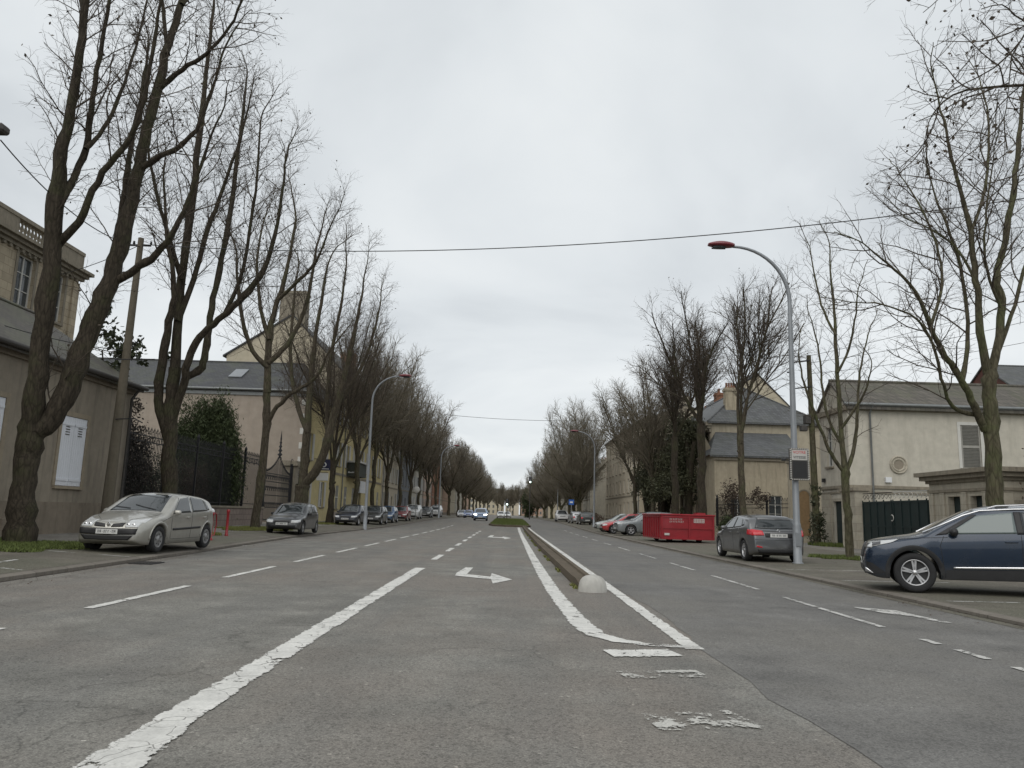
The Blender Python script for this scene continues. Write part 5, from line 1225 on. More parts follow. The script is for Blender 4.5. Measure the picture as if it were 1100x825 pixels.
M['greyrender']=masonry('grey_render',(.20,.21,.225),(.12,.12,.12),.35,.6)
M['pink2']=masonry('salmon_render',(.42,.29,.215),(.25,.18,.14),.3,.6)
M['brick']=masonry('red_brick',(.27,.135,.085),(.10,.06,.045),.4,1,(.22,.075,.006))
M['ochre']=masonry('ochre_rubble',(.38,.33,.245),(.10,.085,.06),.95,1.2)
M['ochreplain']=masonry('stained_ochre_render',(.41,.365,.28),(.12,.105,.075),.85,.9)
M['stonewall']=masonry('low_granite_wall',(.27,.22,.19),(.10,.08,.07),.6,2,(.5,.3,.02))
M['portal']=masonry('portal_stone',(.46,.42,.34),(.10,.085,.06),.7,1.5,(.6,.4,.008))
M['slate']=slate('blue_slate',(.040,.041,.045)); M['slatemoss']=slate('mossy_slate',(.060,.052,.040),mossamt=.6)
M['slateblue']=slate('pale_slate',(.082,.085,.088),mossamt=.2); M['tile']=slate('brown_tile',(.095,.085,.070),.3,.25,mossamt=.5)
M['shutterw']=plain('white_shutter',(.70,.72,.76),.5,var=.06,scale=1.5); M['shutterg']=plain('grey_shutter',(.30,.29,.26),.6,var=.15)
M['frame']=plain('window_frame_paint',(.55,.54,.50),.5,var=.1)
M['sign_blue']=plain('dark_blue_sign',(.012,.015,.06),.4,bump=0); M['awning']=plain('dark_awning',(.05,.055,.045),.8,var=.2)
M['rust']=plain('rusty_sheet',(.13,.06,.035),.85,var=.5,scale=2); M['redboard']=plain('red_brown_boards',(.085,.03,.02),.8,var=.5,scale=1)
Z=Vector((0,0,1))
M['surr']=masonry('beige_stone_surround',(.30,.255,.19),(.1,.09,.07),.5,2)
class Fr:
    """local frame of one wall: u along it, v up, w outward"""
    def __init__(s,O,U,N): s.O=Vector(O); s.U=Vector(U).normalized(); s.N=Vector(N).normalized()
    def __call__(s,u,v,w=0): return s.O+s.U*u+Z*v+s.N*w
def fbox(m,P,u0,u1,v0,v1,w0,w1,off):
    vs=[P(u,v,w)-off for u in (u0,u1) for v in (v0,v1) for w in (w0,w1)]
    m.add(vs,[(0,1,3,2),(4,6,7,5),(0,4,5,1),(2,3,7,6),(0,2,6,4),(1,5,7,3)])
def wall_holes(m,P,u0,u1,v0,v1,holes,depth,off):
    us=sorted(set([u0,u1]+[h[0] for h in holes]+[h[1] for h in holes])); vs_=sorted(set([v0,v1]+[h[2] for h in holes]+[h[3] for h in holes]))
    for a,b in zip(us,us[1:]):
        for c,d in zip(vs_,vs_[1:]):
            cu,cv=(a+b)/2,(c+d)/2
            if any(h[0]<cu<h[1] and h[2]<cv<h[3] for h in holes): continue
            m.quad(P(a,c)-off,P(b,c)-off,P(b,d)-off,P(a,d)-off)
    for a,b,c,d in [h[:4] for h in holes]:
        for q in (((a,c),(b,c)),((b,c),(b,d)),((b,d),(a,d)),((a,d),(a,c))):
            m.quad(P(*q[0])-off,P(*q[1])-off,P(*q[1],-depth)-off,P(*q[0],-depth)-off)
def window(root,P,off,a,b,c,d,style='case',frame='frame',sill='limedark',depth=.2,shut=None,surround=None,dark=False,name='window'):
    m=MB(); m.quad(P(a,c,-depth+.03)-off,P(b,c,-depth+.03)-off,P(b,d,-depth+.03)-off,P(a,d,-depth+.03)-off)
    wn=m.build(name,M['wglass'],root)
    m=MB(); f=.06; e=.002
    w0,w1=-depth+.031,-depth+.08
    fbox(m,P,a+e,a+f,c+e,d-e,w0,w1,off); fbox(m,P,b-f,b-e,c+e,d-e,w0,w1,off); fbox(m,P,a+f,b-f,c+e,c+f,w0,w1,off); fbox(m,P,a+f,b-f,d-f,d-e,w0,w1,off)
    if style=='case':
        mu=(a+b)/2; fbox(m,P,mu-.035,mu+.035,c+f,d-f,w0,w1-.004,off)
        nb=3 if d-c>1.6 else 2
        for k in range(1,nb): v=lerp(c,d,k/nb); fbox(m,P,a+f,mu-.035,v-.018,v+.018,w0,w1-.012,off); fbox(m,P,mu+.035,b-f,v-.018,v+.018,w0,w1-.012,off)
    m.build('frame',M[frame],wn)
    if sill:
        m=MB(); fbox(m,P,a-.10,b+.10,c-.10,c-.004,-.02,.10,off); m.build('sill',M[sill],wn)
    if surround:
        m=MB(); q=.16; pr=.03
        fbox(m,P,a-q,a-.003,c,d+q,-.01,pr,off); fbox(m,P,b+.003,b+q,c,d+q,-.01,pr,off); fbox(m,P,a-.003,b+.003,d+.003,d+q,-.01,pr,off); m.build('surround',M[surround],wn)
    if shut:
        st,mat=shut
        if st=='closed':
            m=MB()
            for (p,q) in ((a+.01,(a+b)/2-.006),((a+b)/2+.006,b-.01)):
                fbox(m,P,p,q,c+.01,d-.01,-.05,.0,off)
                fbox(m,P,p+.02,q-.02,c+.16,c+.24,0.001,.025,off); fbox(m,P,p+.02,q-.02,d-.30,d-.22,.001,.025,off)
                n=int((q-p)/.11)
                for i in range(1,n): u=lerp(p,q,i/n); fbox(m,P,u-.004,u+.004,c+.02,d-.02,-.02,.004,off)
            m.build('shutter',M[mat],wn)
            m=MB()
            for (p,q) in ((a+.01,(a+b)/2),((a+b)/2,b-.01)):
                mu=(p+q)/2
                for k in range(4): fbox(m,P,mu-.12,mu+.12,d-.62+k*.085,d-.59+k*.085,.0045,.012,off)
            m.build('louvre_slot',M['gutterdark'],wn)
        elif st=='louvre':
            m=MB(); n=int((d-c)/.075)
            fbox(m,P,a+.03,a+.08,c+.02,d-.02,-.06,.0,off); fbox(m,P,b-.08,b-.03,c+.02,d-.02,-.06,0,off)
            fbox(m,P,a+.08,b-.08,(c+d)/2-.06,(c+d)/2+.06,-.06,0,off)
            for i in range(n):
                v=lerp(c+.04,d-.08,i/(n-1)); m.add([P(a+.08,v,-.05)-off,P(b-.08,v,-.05)-off,P(b-.08,v+.045,-.012)-off,P(a+.08,v+.045,-.012)-off,P(a+.08,v-.012,-.05)-off,P(b-.08,v-.012,-.05)-off,P(b-.08,v+.033,-.012)-off,P(a+.08,v+.033,-.012)-off],[(0,1,2,3),(4,5,6,7),(0,1,5,4),(2,3,7,6)])
            m.build('shutter',M[mat],wn)
        else:
            for sd_ in (-1,1):
                m=MB(); w_=(b-a)/2; p=a-w_-.03 if sd_<0 else b+.03
                fbox(m,P,p,p+w_,c,d,.01,.045,off)
                for k in range(int((d-c)/.12)): fbox(m,P,p+.05,p+w_-.05,c+.06+k*.12,c+.10+k*.12,.0455,.055,off)
                m.build('shutter',M[mat],wn)
    return wn
def door(root,P,off,a,b,c,d,mat,depth=.18,surround=None):
    m=MB(); fbox(m,P,a+.003,b-.003,c,d-.003,-depth,-depth+.05,off)
    dr=m.build('door',M[mat],root); m=MB(); mu=(a+b)/2
    for (p,q) in ((c+.2,c+(d-c)*.45),(c+(d-c)*.52,d-.2)): fbox(m,P,a+.12,b-.12,p,q,-depth+.051,-depth+.07,off)
    m.build('panel',M[mat],dr); m=MB(); fbox(m,P,b-.14,b-.10,c+.95,c+1.10,-depth+.05,-depth+.10,off); m.build('handle',M['chrome'],dr)
    if surround:
        m=MB(); q=.15; fbox(m,P,a-q,a-.003,c,d+q,-.01,.03,off); fbox(m,P,b+.003,b+q,c,d+q,-.01,.03,off); fbox(m,P,a-.003,b+.003,d+.003,d+q,-.01,.03,off); m.build('door_surround',M[surround],dr)
    return dr
def prism(m,poly,vec):
    n=len(poly); vs=[Vector(p) for p in poly]+[Vector(p)+Vector(vec) for p in poly]
    m.add(vs,[tuple(range(n)),tuple(range(2*n-1,n-1,-1))]+[(i,(i+1)%n,n+(i+1)%n,n+i) for i in range(n)])
def chimney_stack(root,cx,cy,z0,z1,wx,wy,mat,off,pots=3):
    m=MB(); m.box(cx-wx/2-off.x,cx+wx/2-off.x,cy-wy/2-off.y,cy+wy/2-off.y,z0-off.z,z1-off.z)
    m.box(cx-wx/2-.07-off.x,cx+wx/2+.07-off.x,cy-wy/2-.07-off.y,cy+wy/2+.07-off.y,z1-.28-off.z,z1-.1-off.z)
    ch=m.build('chimney',M[mat],root); m=MB()
    for i in range(pots):
        u=(i+.5)/pots-.5
        px,py=(cx+u*wx*.85,cy) if wx>wy else (cx,cy+u*wy*.85)
        m.lathe([(.10,0),(.12,.05),(.09,.1),(.085,.38),(.11,.42),(.08,.43),(.07,.3)],10,(px-off.x,py-off.y,z1-off.z))
    m.build('chimney_pot',M['brick'],ch); return ch
def gable_roof(root,x0,x1,y0,y1,ze,zr,axis,mat,off,wallmat,over=.3,ridge=None,th=.14,name='roof'):
    """ridge along axis 'x' or 'y' with gable walls"""
    rg_=ridge
    m=MB(); g=MB()
    if axis=='y':
        rx=rg_ if rg_ is not None else (x0+x1)/2
        for a,b in (((x0,ze),(rx,zr)),((x1,ze),(rx,zr))):
            sl=(b[1]-a[1])/(b[0]-a[0]); e=-over if a[0]<b[0] else over; ea=(a[0]+e,a[1]+e*sl)
            prism(m,[Vector((ea[0],y0-.12,ea[1]))-off,Vector((b[0],y0-.12,b[1]))-off,Vector((b[0],y0-.12,b[1]+th))-off,Vector((ea[0],y0-.12,ea[1]+th))-off],(0,y1-y0+.24,0))
        for y in (y0,y1):
            if wallmat: g=MB(); g.add([Vector((x0,y,ze))-off,Vector((x1,y,ze))-off,Vector((rx,y,zr))-off],[(0,1,2)]); g.build('gable_wall',M[wallmat],root)
        m.tube([Vector((rx,y0-.12,zr+th))-off,Vector((rx,y1+.12,zr+th))-off],.09,6)
    else:
        ry=rg_ if rg_ is not None else (y0+y1)/2
        for a,b in (((y0,ze),(ry,zr)),((y1,ze),(ry,zr))):
            sl=(b[1]-a[1])/(b[0]-a[0]); e=-over if a[0]<b[0] else over; ea=(a[0]+e,a[1]+e*sl)
            prism(m,[Vector((x0-.12,ea[0],ea[1]))-off,Vector((x0-.12,b[0],b[1]))-off,Vector((x0-.12,b[0],b[1]+th))-off,Vector((x0-.12,ea[0],ea[1]+th))-off],(x1-x0+.24,0,0))
        for x in (x0,x1):
            if wallmat: g=MB(); g.add([Vector((x,y0,ze))-off,Vector((x,y1,ze))-off,Vector((x,ry,zr))-off],[(0,1,2)]); g.build('gable_wall',M[wallmat],root)
        m.tube([Vector((x0-.12,ry,zr+th))-off,Vector((x1+.12,ry,zr+th))-off],.09,6)
    return m.build(name,M[mat],root)
def hip_roof(root,x0,x1,y0,y1,ze,zr,r0,r1,mat,off,over=.3,name='roof'):
    """r0,r1 = ridge end points (x,y)"""
    m=MB(); a=[Vector((x0-over,y0-over,ze)),Vector((x1+over,y0-over,ze)),Vector((x1+over,y1+over,ze)),Vector((x0-over,y1+over,ze))]
    b=[Vector((*r0,zr)),Vector((*r1,zr))]
    v=[p-off for p in a+b]+[p-off-Vector((0,0,.15)) for p in a]
    if abs(r1[0]-r0[0])>=abs(r1[1]-r0[1]): F=[(0,1,5,4),(1,2,5),(2,3,4,5),(3,0,4)]
    else: F=[(0,1,4),(1,2,5,4),(2,3,5),(3,0,4,5)]
    F+=[(0,1,7,6),(1,2,8,7),(2,3,9,8),(3,0,6,9),(6,7,8,9)]
    m.add(v,F); m.tube([b[0]-off,b[1]-off],.10,6)
    for i,j in ((0,0),(3,0),(1,1),(2,1)) if abs(r1[0]-r0[0])>=abs(r1[1]-r0[1]) else ((0,0),(1,0),(2,1),(3,1)): m.tube([a[i]-off,b[j]-off],.08,6)
    return m.build(name,M[mat],root)
def street_house(name,label,side,X,Y0,Y1,eave,depth,mat,roofmat,rows=None,ncol=3,rise=3.,cornice='limedark',shut=None,group='houses along the left side',doors=1,chim=1,frame='frame',base=None,ww=1.1,plinth=None,band=True,cat='house',surround=None,zb=None):
    """side=-1: stands left of the road facing +X; side=+1 right of it facing -X"""
    base=gz(X,(Y0+Y1)/2) if zb is None else zb
    off=Vector((X,Y0,base)); root=empty(name,off,0,label,cat,group)
    O=Vector((X,Y0,0)); P=Fr(O,(0,1,0),(-side,0,0)); W_=Y1-Y0
    rows=rows or [(1.0,2.9),(4.2,6.1),(7.2,8.8)]
    holes=[];ds=[]
    dcol=set([ncol//2]) if doors else set()
    for ri,(c,d) in enumerate(rows):
        for k in range(ncol):
            u=W_*(k+.5)/ncol
            if ri==0 and k in dcol: ds.append((u-.55,u+.55,base,base+2.5)); holes.append(ds[-1]); continue
            holes.append((u-ww/2,u+ww/2,base+c,base+d))
    m=MB(); wall_holes(m,P,0,W_,base-.3,base+eave,holes,.2,off)
    xb=X+side*depth
    B=lambda x,y,z:Vector((x,y,z))-off
    z0,z1=base-.3,base+eave
    m.quad(B(X,Y0,z0),B(xb,Y0,z0),B(xb,Y0,z1),B(X,Y0,z1)); m.quad(B(X,Y1,z0),B(xb,Y1,z0),B(xb,Y1,z1),B(X,Y1,z1)); m.quad(B(xb,Y0,z0),B(xb,Y1,z0),B(xb,Y1,z1),B(xb,Y0,z1))
    m.build('wall',M[mat],root)
    for h in holes:
        if h in ds: door(root,P,off,*h,'wood')
        else: window(root,P,off,*h,shut=shut,frame=frame,surround=surround)
    xa,xc=min(X,xb),max(X,xb)
    rm=gable_roof(root,xa,xc,Y0,Y1,z1,z1+rise,'y',roofmat,off,mat)
    m=MB(); fbox(m,P,-.02,W_+.02,base+eave-.28,base+eave-.02,-.02,.16,off); fbox(m,P,-.02,W_+.02,base+eave-.40,base+eave-.28,-.02,.08,off); m.build('cornice',M[cornice],root)
    if band:
        m=MB(); fbox(m,P,0.01,W_-.01,base+3.45,base+3.62,-.01,.05,off); m.build('string_course',M[cornice],root)
    m=MB(); fbox(m,P,0.01,W_-.01,base-.1,base+.62,-.01,.035,off)
    # plinth must not cover doors: rebuild in runs
    m=MB(); us=[0.01]+[x for h in ds for x in (h[0],h[1])]+[W_-.01]
    for a,b in zip(us[::2],us[1::2]): fbox(m,P,a,b,base-.1,base+.6,-.01,.035,off)
    m.build('plinth',M[plinth or 'taupeplinth'],root)
    m=MB(); m.tube([P(-.1,base+eave+.02,.32)-off,P(W_+.1,base+eave+.02,.32)-off],.07,8); m.tube([P(.25,base+eave,.30)-off,P(.25,base+eave-.5,.08)-off,P(.25,base+.1,.08)-off],.045,8); m.build('gutter',M['zinc'],root)
    for k in range(chim):
        y=Y0+(0.5 if k==0 else W_-.5); chimney_stack(root,(xa+xc)/2,y,z1+rise-1,z1+rise+1.1,1.4,.6,'brick' if k else mat,off,3)
    return root
GLh='houses along the left side'; GRh='houses along the right side'
# 1 low taupe rendered house at the left
root=empty('rendered_house',(-14.6,6,.3),0,'low taupe-rendered house with closed white shutters behind the leaning plane tree','house'); off=Vector((-14.6,6,.3))
P=Fr((-14.6,6,0),(0,1,0),(1,0,0)); holes=[(18.95,20.45,1.78,4.06),(14.55,16.05,1.78,4.18),(9.6,11.1,1.78,4.18),(4.6,6.1,1.78,4.18)]
m=MB(); wall_holes(m,P,0,23.4,-.1,5.72,holes,.16,off)
m.quad(*[Vector(p)-off for p in ((-14.6,29.4,-.1),(-23,29.4,-.1),(-23,29.4,5.72),(-14.6,29.4,5.72))]); m.quad(*[Vector(p)-off for p in ((-14.6,6,-.1),(-23,6,-.1),(-23,6,5.72),(-14.6,6,5.72))])
m.build('wall',M['taupe'],root)
for h in holes: window(root,P,off,*h,style='none',depth=.16,shut=('closed','shutterw'),surround='surr',sill='surr')
gable_roof(root,-23,-14.6,6,29.4,5.72,8.35,'y','slatemoss',off,'taupe',.35)
m=MB(); fbox(m,P,0,23.38,.1,1.15,-.01,.06,off); fbox(m,P,0,23.39,1.15,1.25,-.01,.03,off); m.build('plinth',M['taupeplinth'],root)
m=MB(); fbox(m,P,0,23.42,5.40,5.60,-.01,.12,off); fbox(m,P,0,23.44,5.60,5.72,-.01,.22,off); m.build('cornice',M['taupeplinth'],root)
m=MB(); m.tube([P(-.2,5.66,.42)-off,P(23.6,5.66,.42)-off],.085,8); m.tube([P(23.1,5.6,.4)-off,P(23.15,5.2,.10)-off,P(23.15,.4,.10)-off],.05,8); m.build('gutter',M['gutterdark'],root)
m=MB(); fbox(m,P,15.9,16.5,.25,.75,.062,.45,off); m.build('stone_step',M['taupeplinth'],root)
chimney_stack(root,-18.8,12,7.6,9.8,.7,1.3,'brick',off)
# 2 limestone mansion
root=empty('limestone_mansion',(-21,16,.3),0,'old limestone mansion with balustraded parapet rising behind the low rendered house','house'); off=Vector((-21,16,.3))
P=Fr((-21,16,0),(0,1,0),(1,0,0)); holes=[(15.25,16.45,9.35,11.6),(17.65,18.75,9.35,11.6),(11.5,12.7,9.35,11.6),(7.8,9.0,9.35,11.6),(3.5,4.7,9.35,11.6),(15.25,16.45,5.2,7.4),(11.5,12.7,5.2,7.4)]
m=MB(); wall_holes(m,P,0,19.8,0,12.2,holes,.22,off)
for y in (16,35.8): m.quad(*[Vector(p)-off for p in ((-21,y,0),(-32,y,0),(-32,y,12.2),(-21,y,12.2))])
m.quad(*[Vector(p)-off for p in ((-32,16,0),(-32,35.8,0),(-32,35.8,12.2),(-32,16,12.2))]); m.quad(*[Vector(p)-off for p in ((-21,16,12.2),(-32,16,12.2),(-32,35.8,12.2),(-21,35.8,12.2))])
m.build('wall',M['limestone'],root)
for h in holes: window(root,P,off,*h,depth=.22,surround='limedark')
m=MB()
for a,b,c_,d_,w_ in ((-.3,20.2,12.05,12.2,.5),(-.2,20.1,11.9,12.05,.32),(-.1,20.0,11.75,11.9,.16),(-.05,19.9,8.3,8.5,.10)): fbox(m,P,a,b,c_,d_,-.02,w_,off)
for k in range(48): fbox(m,P,.1+k*.41,.26+k*.41,11.62,11.748,-.01,.13,off)
m.build('cornice',M['limedark'],root)
m=MB(); fbox(m,P,-.05,19.9,12.2,12.38,-.30,.12,off); fbox(m,P,-.05,19.9,12.98,13.15,-.30,.12,off)
for u0,u1 in ((-.05,.6),(3.2,6.2),(8.6,10),(12.8,14.9),(17.0,19.9)): fbox(m,P,u0,u1,12.38,12.98,-.26,.08,off)
u=.7
while u<17:
    if not any(a-.05<u<b+.05 for a,b in ((3.2,6.2),(8.6,10),(12.8,14.9))): m.lathe([(.07,0),(.07,.06),(.04,.12),(.085,.26),(.04,.44),(.07,.52),(.07,.6)],8,P(u,12.38,-.09)-off)
    u+=.24
m.build('balustrade',M['limedark'],root)
for u in (0,19.3): m=MB(); fbox(m,P,u,u+.5,0,11.6,-.01,.08,off); m.build('pilaster',M['limestone'],root)
chimney_stack(root,-26,20,12.2,15.5,.8,2,'limedark',off,4)
# 3 pinkish building, blank wall to camera
root=empty('rendered_house',(-15.1,56,.25),0,'long pinkish-rendered house with blank side wall and dark slate roof behind the yew','house',GLh); off=Vector((-15.1,56,.25))
m=MB(); B=lambda x,y,z:Vector((x,y,z))-off
m.quad(B(-38,56,0),B(-15.1,56,0),B(-15.1,56,9.8),B(-38,56,9.8)); m.quad(B(-38,56,0),B(-38,66,0),B(-38,66,9.8),B(-38,56,9.8)); m.build('wall',M['pinkrender'],root)
P=Fr((-15.1,56,0),(0,1,0),(1,0,0)); holes=[(1.6,2.7,1.4,3.4),(6.3,7.4,1.4,3.4),(1.6,2.7,4.9,6.9),(6.3,7.4,4.9,6.9)]
m=MB(); wall_holes(m,P,0,10,0,9.8,holes,.2,off); m.build('street_wall',M['yellow'],root)
for h in holes: window(root,P,off,*h,shut=('open','offwhite'))
hip_roof(root,-38,-15.1,56,66,9.8,12.7,(-35,61),(-16.8,61),'slate',off)
m=MB(); m.tube([B(-38.3,55.7,9.75),B(-14.8,55.7,9.75)],.09,8); m.box(-38-off.x,-15.1-off.x,55.9-off.y,55.995-off.y,9.35-off.z,9.62-off.z); m.build('gutter',M['zinc'],root)
m=MB()  # skylight
def roofpt(x,t,o): y=lerp(55.7,61,t); z=lerp(9.8,12.7,t); return B(x,y,z)+Vector((0,-.48,.88))*o
for o0,o1,x0,x1,t0,t1 in ((.02,.10,-21.6,-20.6,.38,.68),):
    vs=[roofpt(x,t_,o) for x in (x0,x1) for t_ in (t0,t1) for o in (o0,o1)]; m.add(vs,[(0,1,3,2),(4,6,7,5),(0,4,5,1),(2,3,7,6),(0,2,6,4),(1,5,7,3)])
m.build('skylight',M['galv'],root)
m=MB()
for k in range(9): m.box(-15.38-off.x,-15.095-off.x,55.975-off.y,55.99-off.y,.3+k*1.05-off.z,.75+k*1.05-off.z)
m.build('quoin',M['frame'],root)
# 4 yellow house with big gable
root=empty('yellow_house',(-15,66,.3),0,'tall yellow house with beige gable wall, big chimney and slate roof, left side','house',GLh); off=Vector((-15,66,.3))
B=lambda x,y,z:Vector((x,y,z))-off
m=MB(); m.add([B(-25,66,0),B(-15,66,0),B(-15,66,13.3),B(-19.5,66,18.0),B(-25,66,14.3)],[(0,1,2,3,4)]); m.build('gable_wall',M['beigerender'],root); m=MB(); m.add([B(-25,91,0),B(-15,91,0),B(-15,91,13.3),B(-19.5,91,18.0),B(-25,91,14.3)],[(0,1,2,3,4)]); m.quad(B(-25,66,0),B(-25,91,0),B(-25,91,14.3),B(-25,66,14.3)); m.build('gable_wall',M['beigerender'],root)
P=Fr((-15,66,0),(0,1,0),(1,0,0)); holes=[]
for (c,d) in ((1.3,3.3),(5.0,7.1),(8.6,10.5)):
    for k in range(7):
        u=1.8+k*3.5
        holes.append((u-.55,u+.55,c,d) if not (c==1.3 and k==3) else (u-.6,u+.6,.3,3.0))
m=MB(); wall_holes(m,P,0,25,0,13.3,holes,.2,off); m.build('wall',M['yellow'],root)
for h in holes:
    if h[2]==.3: door(root,P,off,*h,'wood')
    else: window(root,P,off,*h,shut=('open','offwhite') if h[2]>1.5 else ('louvre','offwhite'))
m=MB(); sl=(13.3-18.0)/(-15+19.5)
prism(m,[B(-14.6,65.85,13.3+.4*sl),B(-19.5,65.85,18.0),B(-19.5,65.85,18.16),B(-14.6,65.85,13.46+.4*sl)],(0,25.3,0)); prism(m,[B(-25.3,65.85,14.1),B(-19.5,65.85,18.0),B(-19.5,65.85,18.16),B(-25.3,65.85,14.26)],(0,25.3,0)); m.build('roof',M['slate'],root)
chimney_stack(root,-19.6,66.7,15,20.3,2.3,1.2,'limedark',off,0)
chimney_stack(root,-19.6,90.2,16,19.6,1.8,.7,'brick',off,3)
m=MB(); fbox(m,P,-.02,25,12.7,13.1,-.01,.2,off); fbox(m,P,0.01,24.99,4.2,4.4,-.01,.06,off); m.build('cornice',M['limedark'],root)
m=MB(); fbox(m,P,.01,12.2,.1,1.05,-.01,.04,off); fbox(m,P,13.6,24.99,.1,1.05,-.01,.04,off); m.build('plinth',M['pinkrender'],root)
m=MB(); m.tube([P(-.1,13.15,.36)-off,P(25.1,13.15,.36)-off],.09,8); m.tube([P(3.4,13.1,.3)-off,P(3.4,12.5,.09)-off,P(3.4,.3,.09)-off],.05,8); m.build('gutter',M['zinc'],root)
# shop signs and awning (things fixed to the facade)
sg=empty('shop_sign',(-14.2,59.6,4.6),0,'dark blue projecting shop sign with a pale emblem on the yellow street wall','sign'); m=MB(); m.box(-.72,.55,-.06,.06,-.42,.42); pn=m.build('panel',M['sign_blue'],sg)
m=MB(); m.lathe([(.12,-.066),(.2,-.072),(.2,-.066)],16,(-.1,0,0.02),'y'); m.box(-.5,.3,-.072,-.062,-.32,-.27); m.build('emblem',M['white'],sg); m=MB(); m.tube([(-.9,0,.46),(.5,0,.46)],.025,6); m.build('bracket',M['darkmetal'],sg)
sg=empty('hanging_sign',(-14.3,59.7,3.7),0,'white rounded sign hanging below the dark blue shop sign','sign'); m=MB(); m.bbox(-.55,.35,-.05,.05,-.3,.3,.03); m.build('panel',M['white'],sg); m=MB(); m.tube([(-.8,0,.34),(.3,0,.34)],.02,6); m.build('bracket',M['darkmetal'],sg)
sg=empty('shop_awning',(-14.95,71.2,4.2),0,'dark shop fascia box with a worn pale line of lettering, left side beyond the hatchback','sign'); m=MB(); m.box(0,1.0,0,4.2,.1,1.35); pn=m.build('fascia',M['awning'],sg)
m=MB(); m.box(-.0,1.15,-.1,4.3,1.36,1.52); m.build('fascia_cap',M['frame'],sg)
m=MB(); rnd=random.Random(2)
for k in range(9): m.box(.12+k*.085,.12+k*.085+.06,-.012,-.002,.38,.38+.14*rnd.uniform(.6,1))
m.build('lettering',M['white'],pn)
sg=empty('shop_sign',(-14.95,75.4,2.9),0,'white shop panel below the dark fascia box on the yellow facade','sign'); m=MB(); m.box(0,.5,0,2.8,0,1.15); pn=m.build('panel',M['white'],sg)
m=MB(); 
for k in range(6): m.box(.08+k*.06,.11+k*.06,-.012,-.002,.5,.68)
m.build('lettering',M['ink'],pn)
street_house('terraced_house','beige rendered house beyond the yellow one, left side',-1,-14.9,91,104,11.2,9,'cream2','slate',ncol=4,chim=2,shut=('open','offwhite'))
street_house('terraced_house','slate-grey clad house in the left row between beige and cream neighbours',-1,-14.9,104,117,10.2,9,'greyrender','slate',ncol=4,chim=1)
street_house('terraced_house','cream house with white shutters in the left row behind the red car',-1,-14.9,117,134,9.6,9,'cream','slate',ncol=5,chim=2,shut=('open','white'))
street_house('terraced_house','salmon-rendered house in the left row before the brick one',-1,-14.9,134,149,9.0,9,'pink2','tile',ncol=4,chim=2,shut=('open','offwhite'),)
street_house('brick_house','red brick house standing taller at the end of the first left row',-1,-14.9,149,166,11.6,10,'brick','slate',ncol=4,rise=4,chim=2)
for i,(y0,y1,h_,mt_,lb) in enumerate(((170,192,8.5,'cream2','cream house behind the nearest clipped trees, far left side'),(192,214,9.2,'pink2','pinkish house behind the clipped trees, second of the far left row'),(214,240,8.8,'beigerender','pale beige house behind the clipped trees, third of the far left row'),(240,275,9.5,'cream','grey-cream house behind the clipped trees, fourth of the far left row'),(275,330,9.5,'pink2','farthest pinkish house of the left row'))):
    street_house('terraced_house',lb,-1,-16.5,y0,y1,h_,9,mt_,'slate',ncol=6,chim=1,group='houses far down the left side')
# ---------------- right side
# A cream house
root=empty('cream_house',(17.2,39,.15),0,'cream rendered house with round oculus, louvred shutter and low roof behind the green gate','house',GRh); off=Vector((17.2,39,.15)); B=lambda x,y,z:Vector((x,y,z))-off
P=Fr((17.2,39,0),(1,0,0),(0,-1,0)); hl=[(5.75,6.75,4.25,6.45),(11.5,12.5,4.25,6.45)]
m=MB(); wall_holes(m,P,0,20,0,7.35,hl,.14,off); m.quad(B(37.2,39,0),B(37.2,42.6,0),B(37.2,42.6,7.35),B(37.2,39,7.35)); m.quad(B(17.2,42.6,0),B(37.2,42.6,0),B(37.2,42.6,7.35),B(17.2,42.6,7.35))
P2=Fr((17.2,39,0),(0,1,0),(-1,0,0)); h2=[(1.95,2.75,4.3,6.4),(1.0,2.1,.15,2.45)]; wall_holes(m,P2,0,3.6,0,7.35,h2,.2,off); m.build('wall',M['cream'],root)
for h in hl: window(root,P,off,*h,style='none',depth=.14,shut=('louvre','shutterg'),surround='frame',sill='limedark')
window(root,P2,off,*h2[0]); door(root,P2,off,*h2[1],'gate',surround='portal')
gable_roof(root,17.2,37.2,39,42.6,7.35,8.75,'x','tile',off,'cream',.35)
m=MB(); fbox(m,P,-.12,20,7.05,7.3,-.01,.16,off); fbox(m,P2,-.0,3.6,7.05,7.3,-.01,.16,off); fbox(m,P,-.05,20,3.1,3.25,-.01,.10,off); fbox(m,P2,0,3.6,3.1,3.25,-.01,.10,off); fbox(m,P,-.03,20,2.85,2.95,-.01,.05,off); fbox(m,P2,0,3.6,2.85,2.95,-.01,.05,off); m.build('cornice',M['limedark'],root)
m=MB(); m.tube([P(-.3,7.33,.38)-off,P(20.2,7.33,.38)-off],.085,8); m.tube([P(1.15,7.25,.36)-off,P(1.12,6.9,.09)-off,P(1.12,.2,.09)-off],.05,8); m.build('gutter',M['zinc'],root)
m=MB(); c0=P(2.5,4.32,0)-off
m.lathe([(.24,.01),(.27,.05),(.32,.05),(.34,.02),(.37,.02),(.39,.07),(.44,.07),(.47,.01)],32,(0,0,0),'y')
o=m.build('oculus_moulding',M['portal'],root); o.location=c0; o.scale=(1,-1,1)
m=MB(); m.lathe([(0,.006),(.24,.008)],28,(0,0,0),'y'); o2=m.build('oculus_recess',M['taupe'],root); o2.location=c0; o2.scale=(1,-1,1)
m=MB(); fbox(m,P,1.75,2.05,3.42,3.68,.0,.14,off); m.build('alarm_box',M['white'],root)
m=MB(); fbox(m,P2,3.0,3.2,3.5,3.7,.0,.14,off); m.build('wall_lamp',M['black'],root)
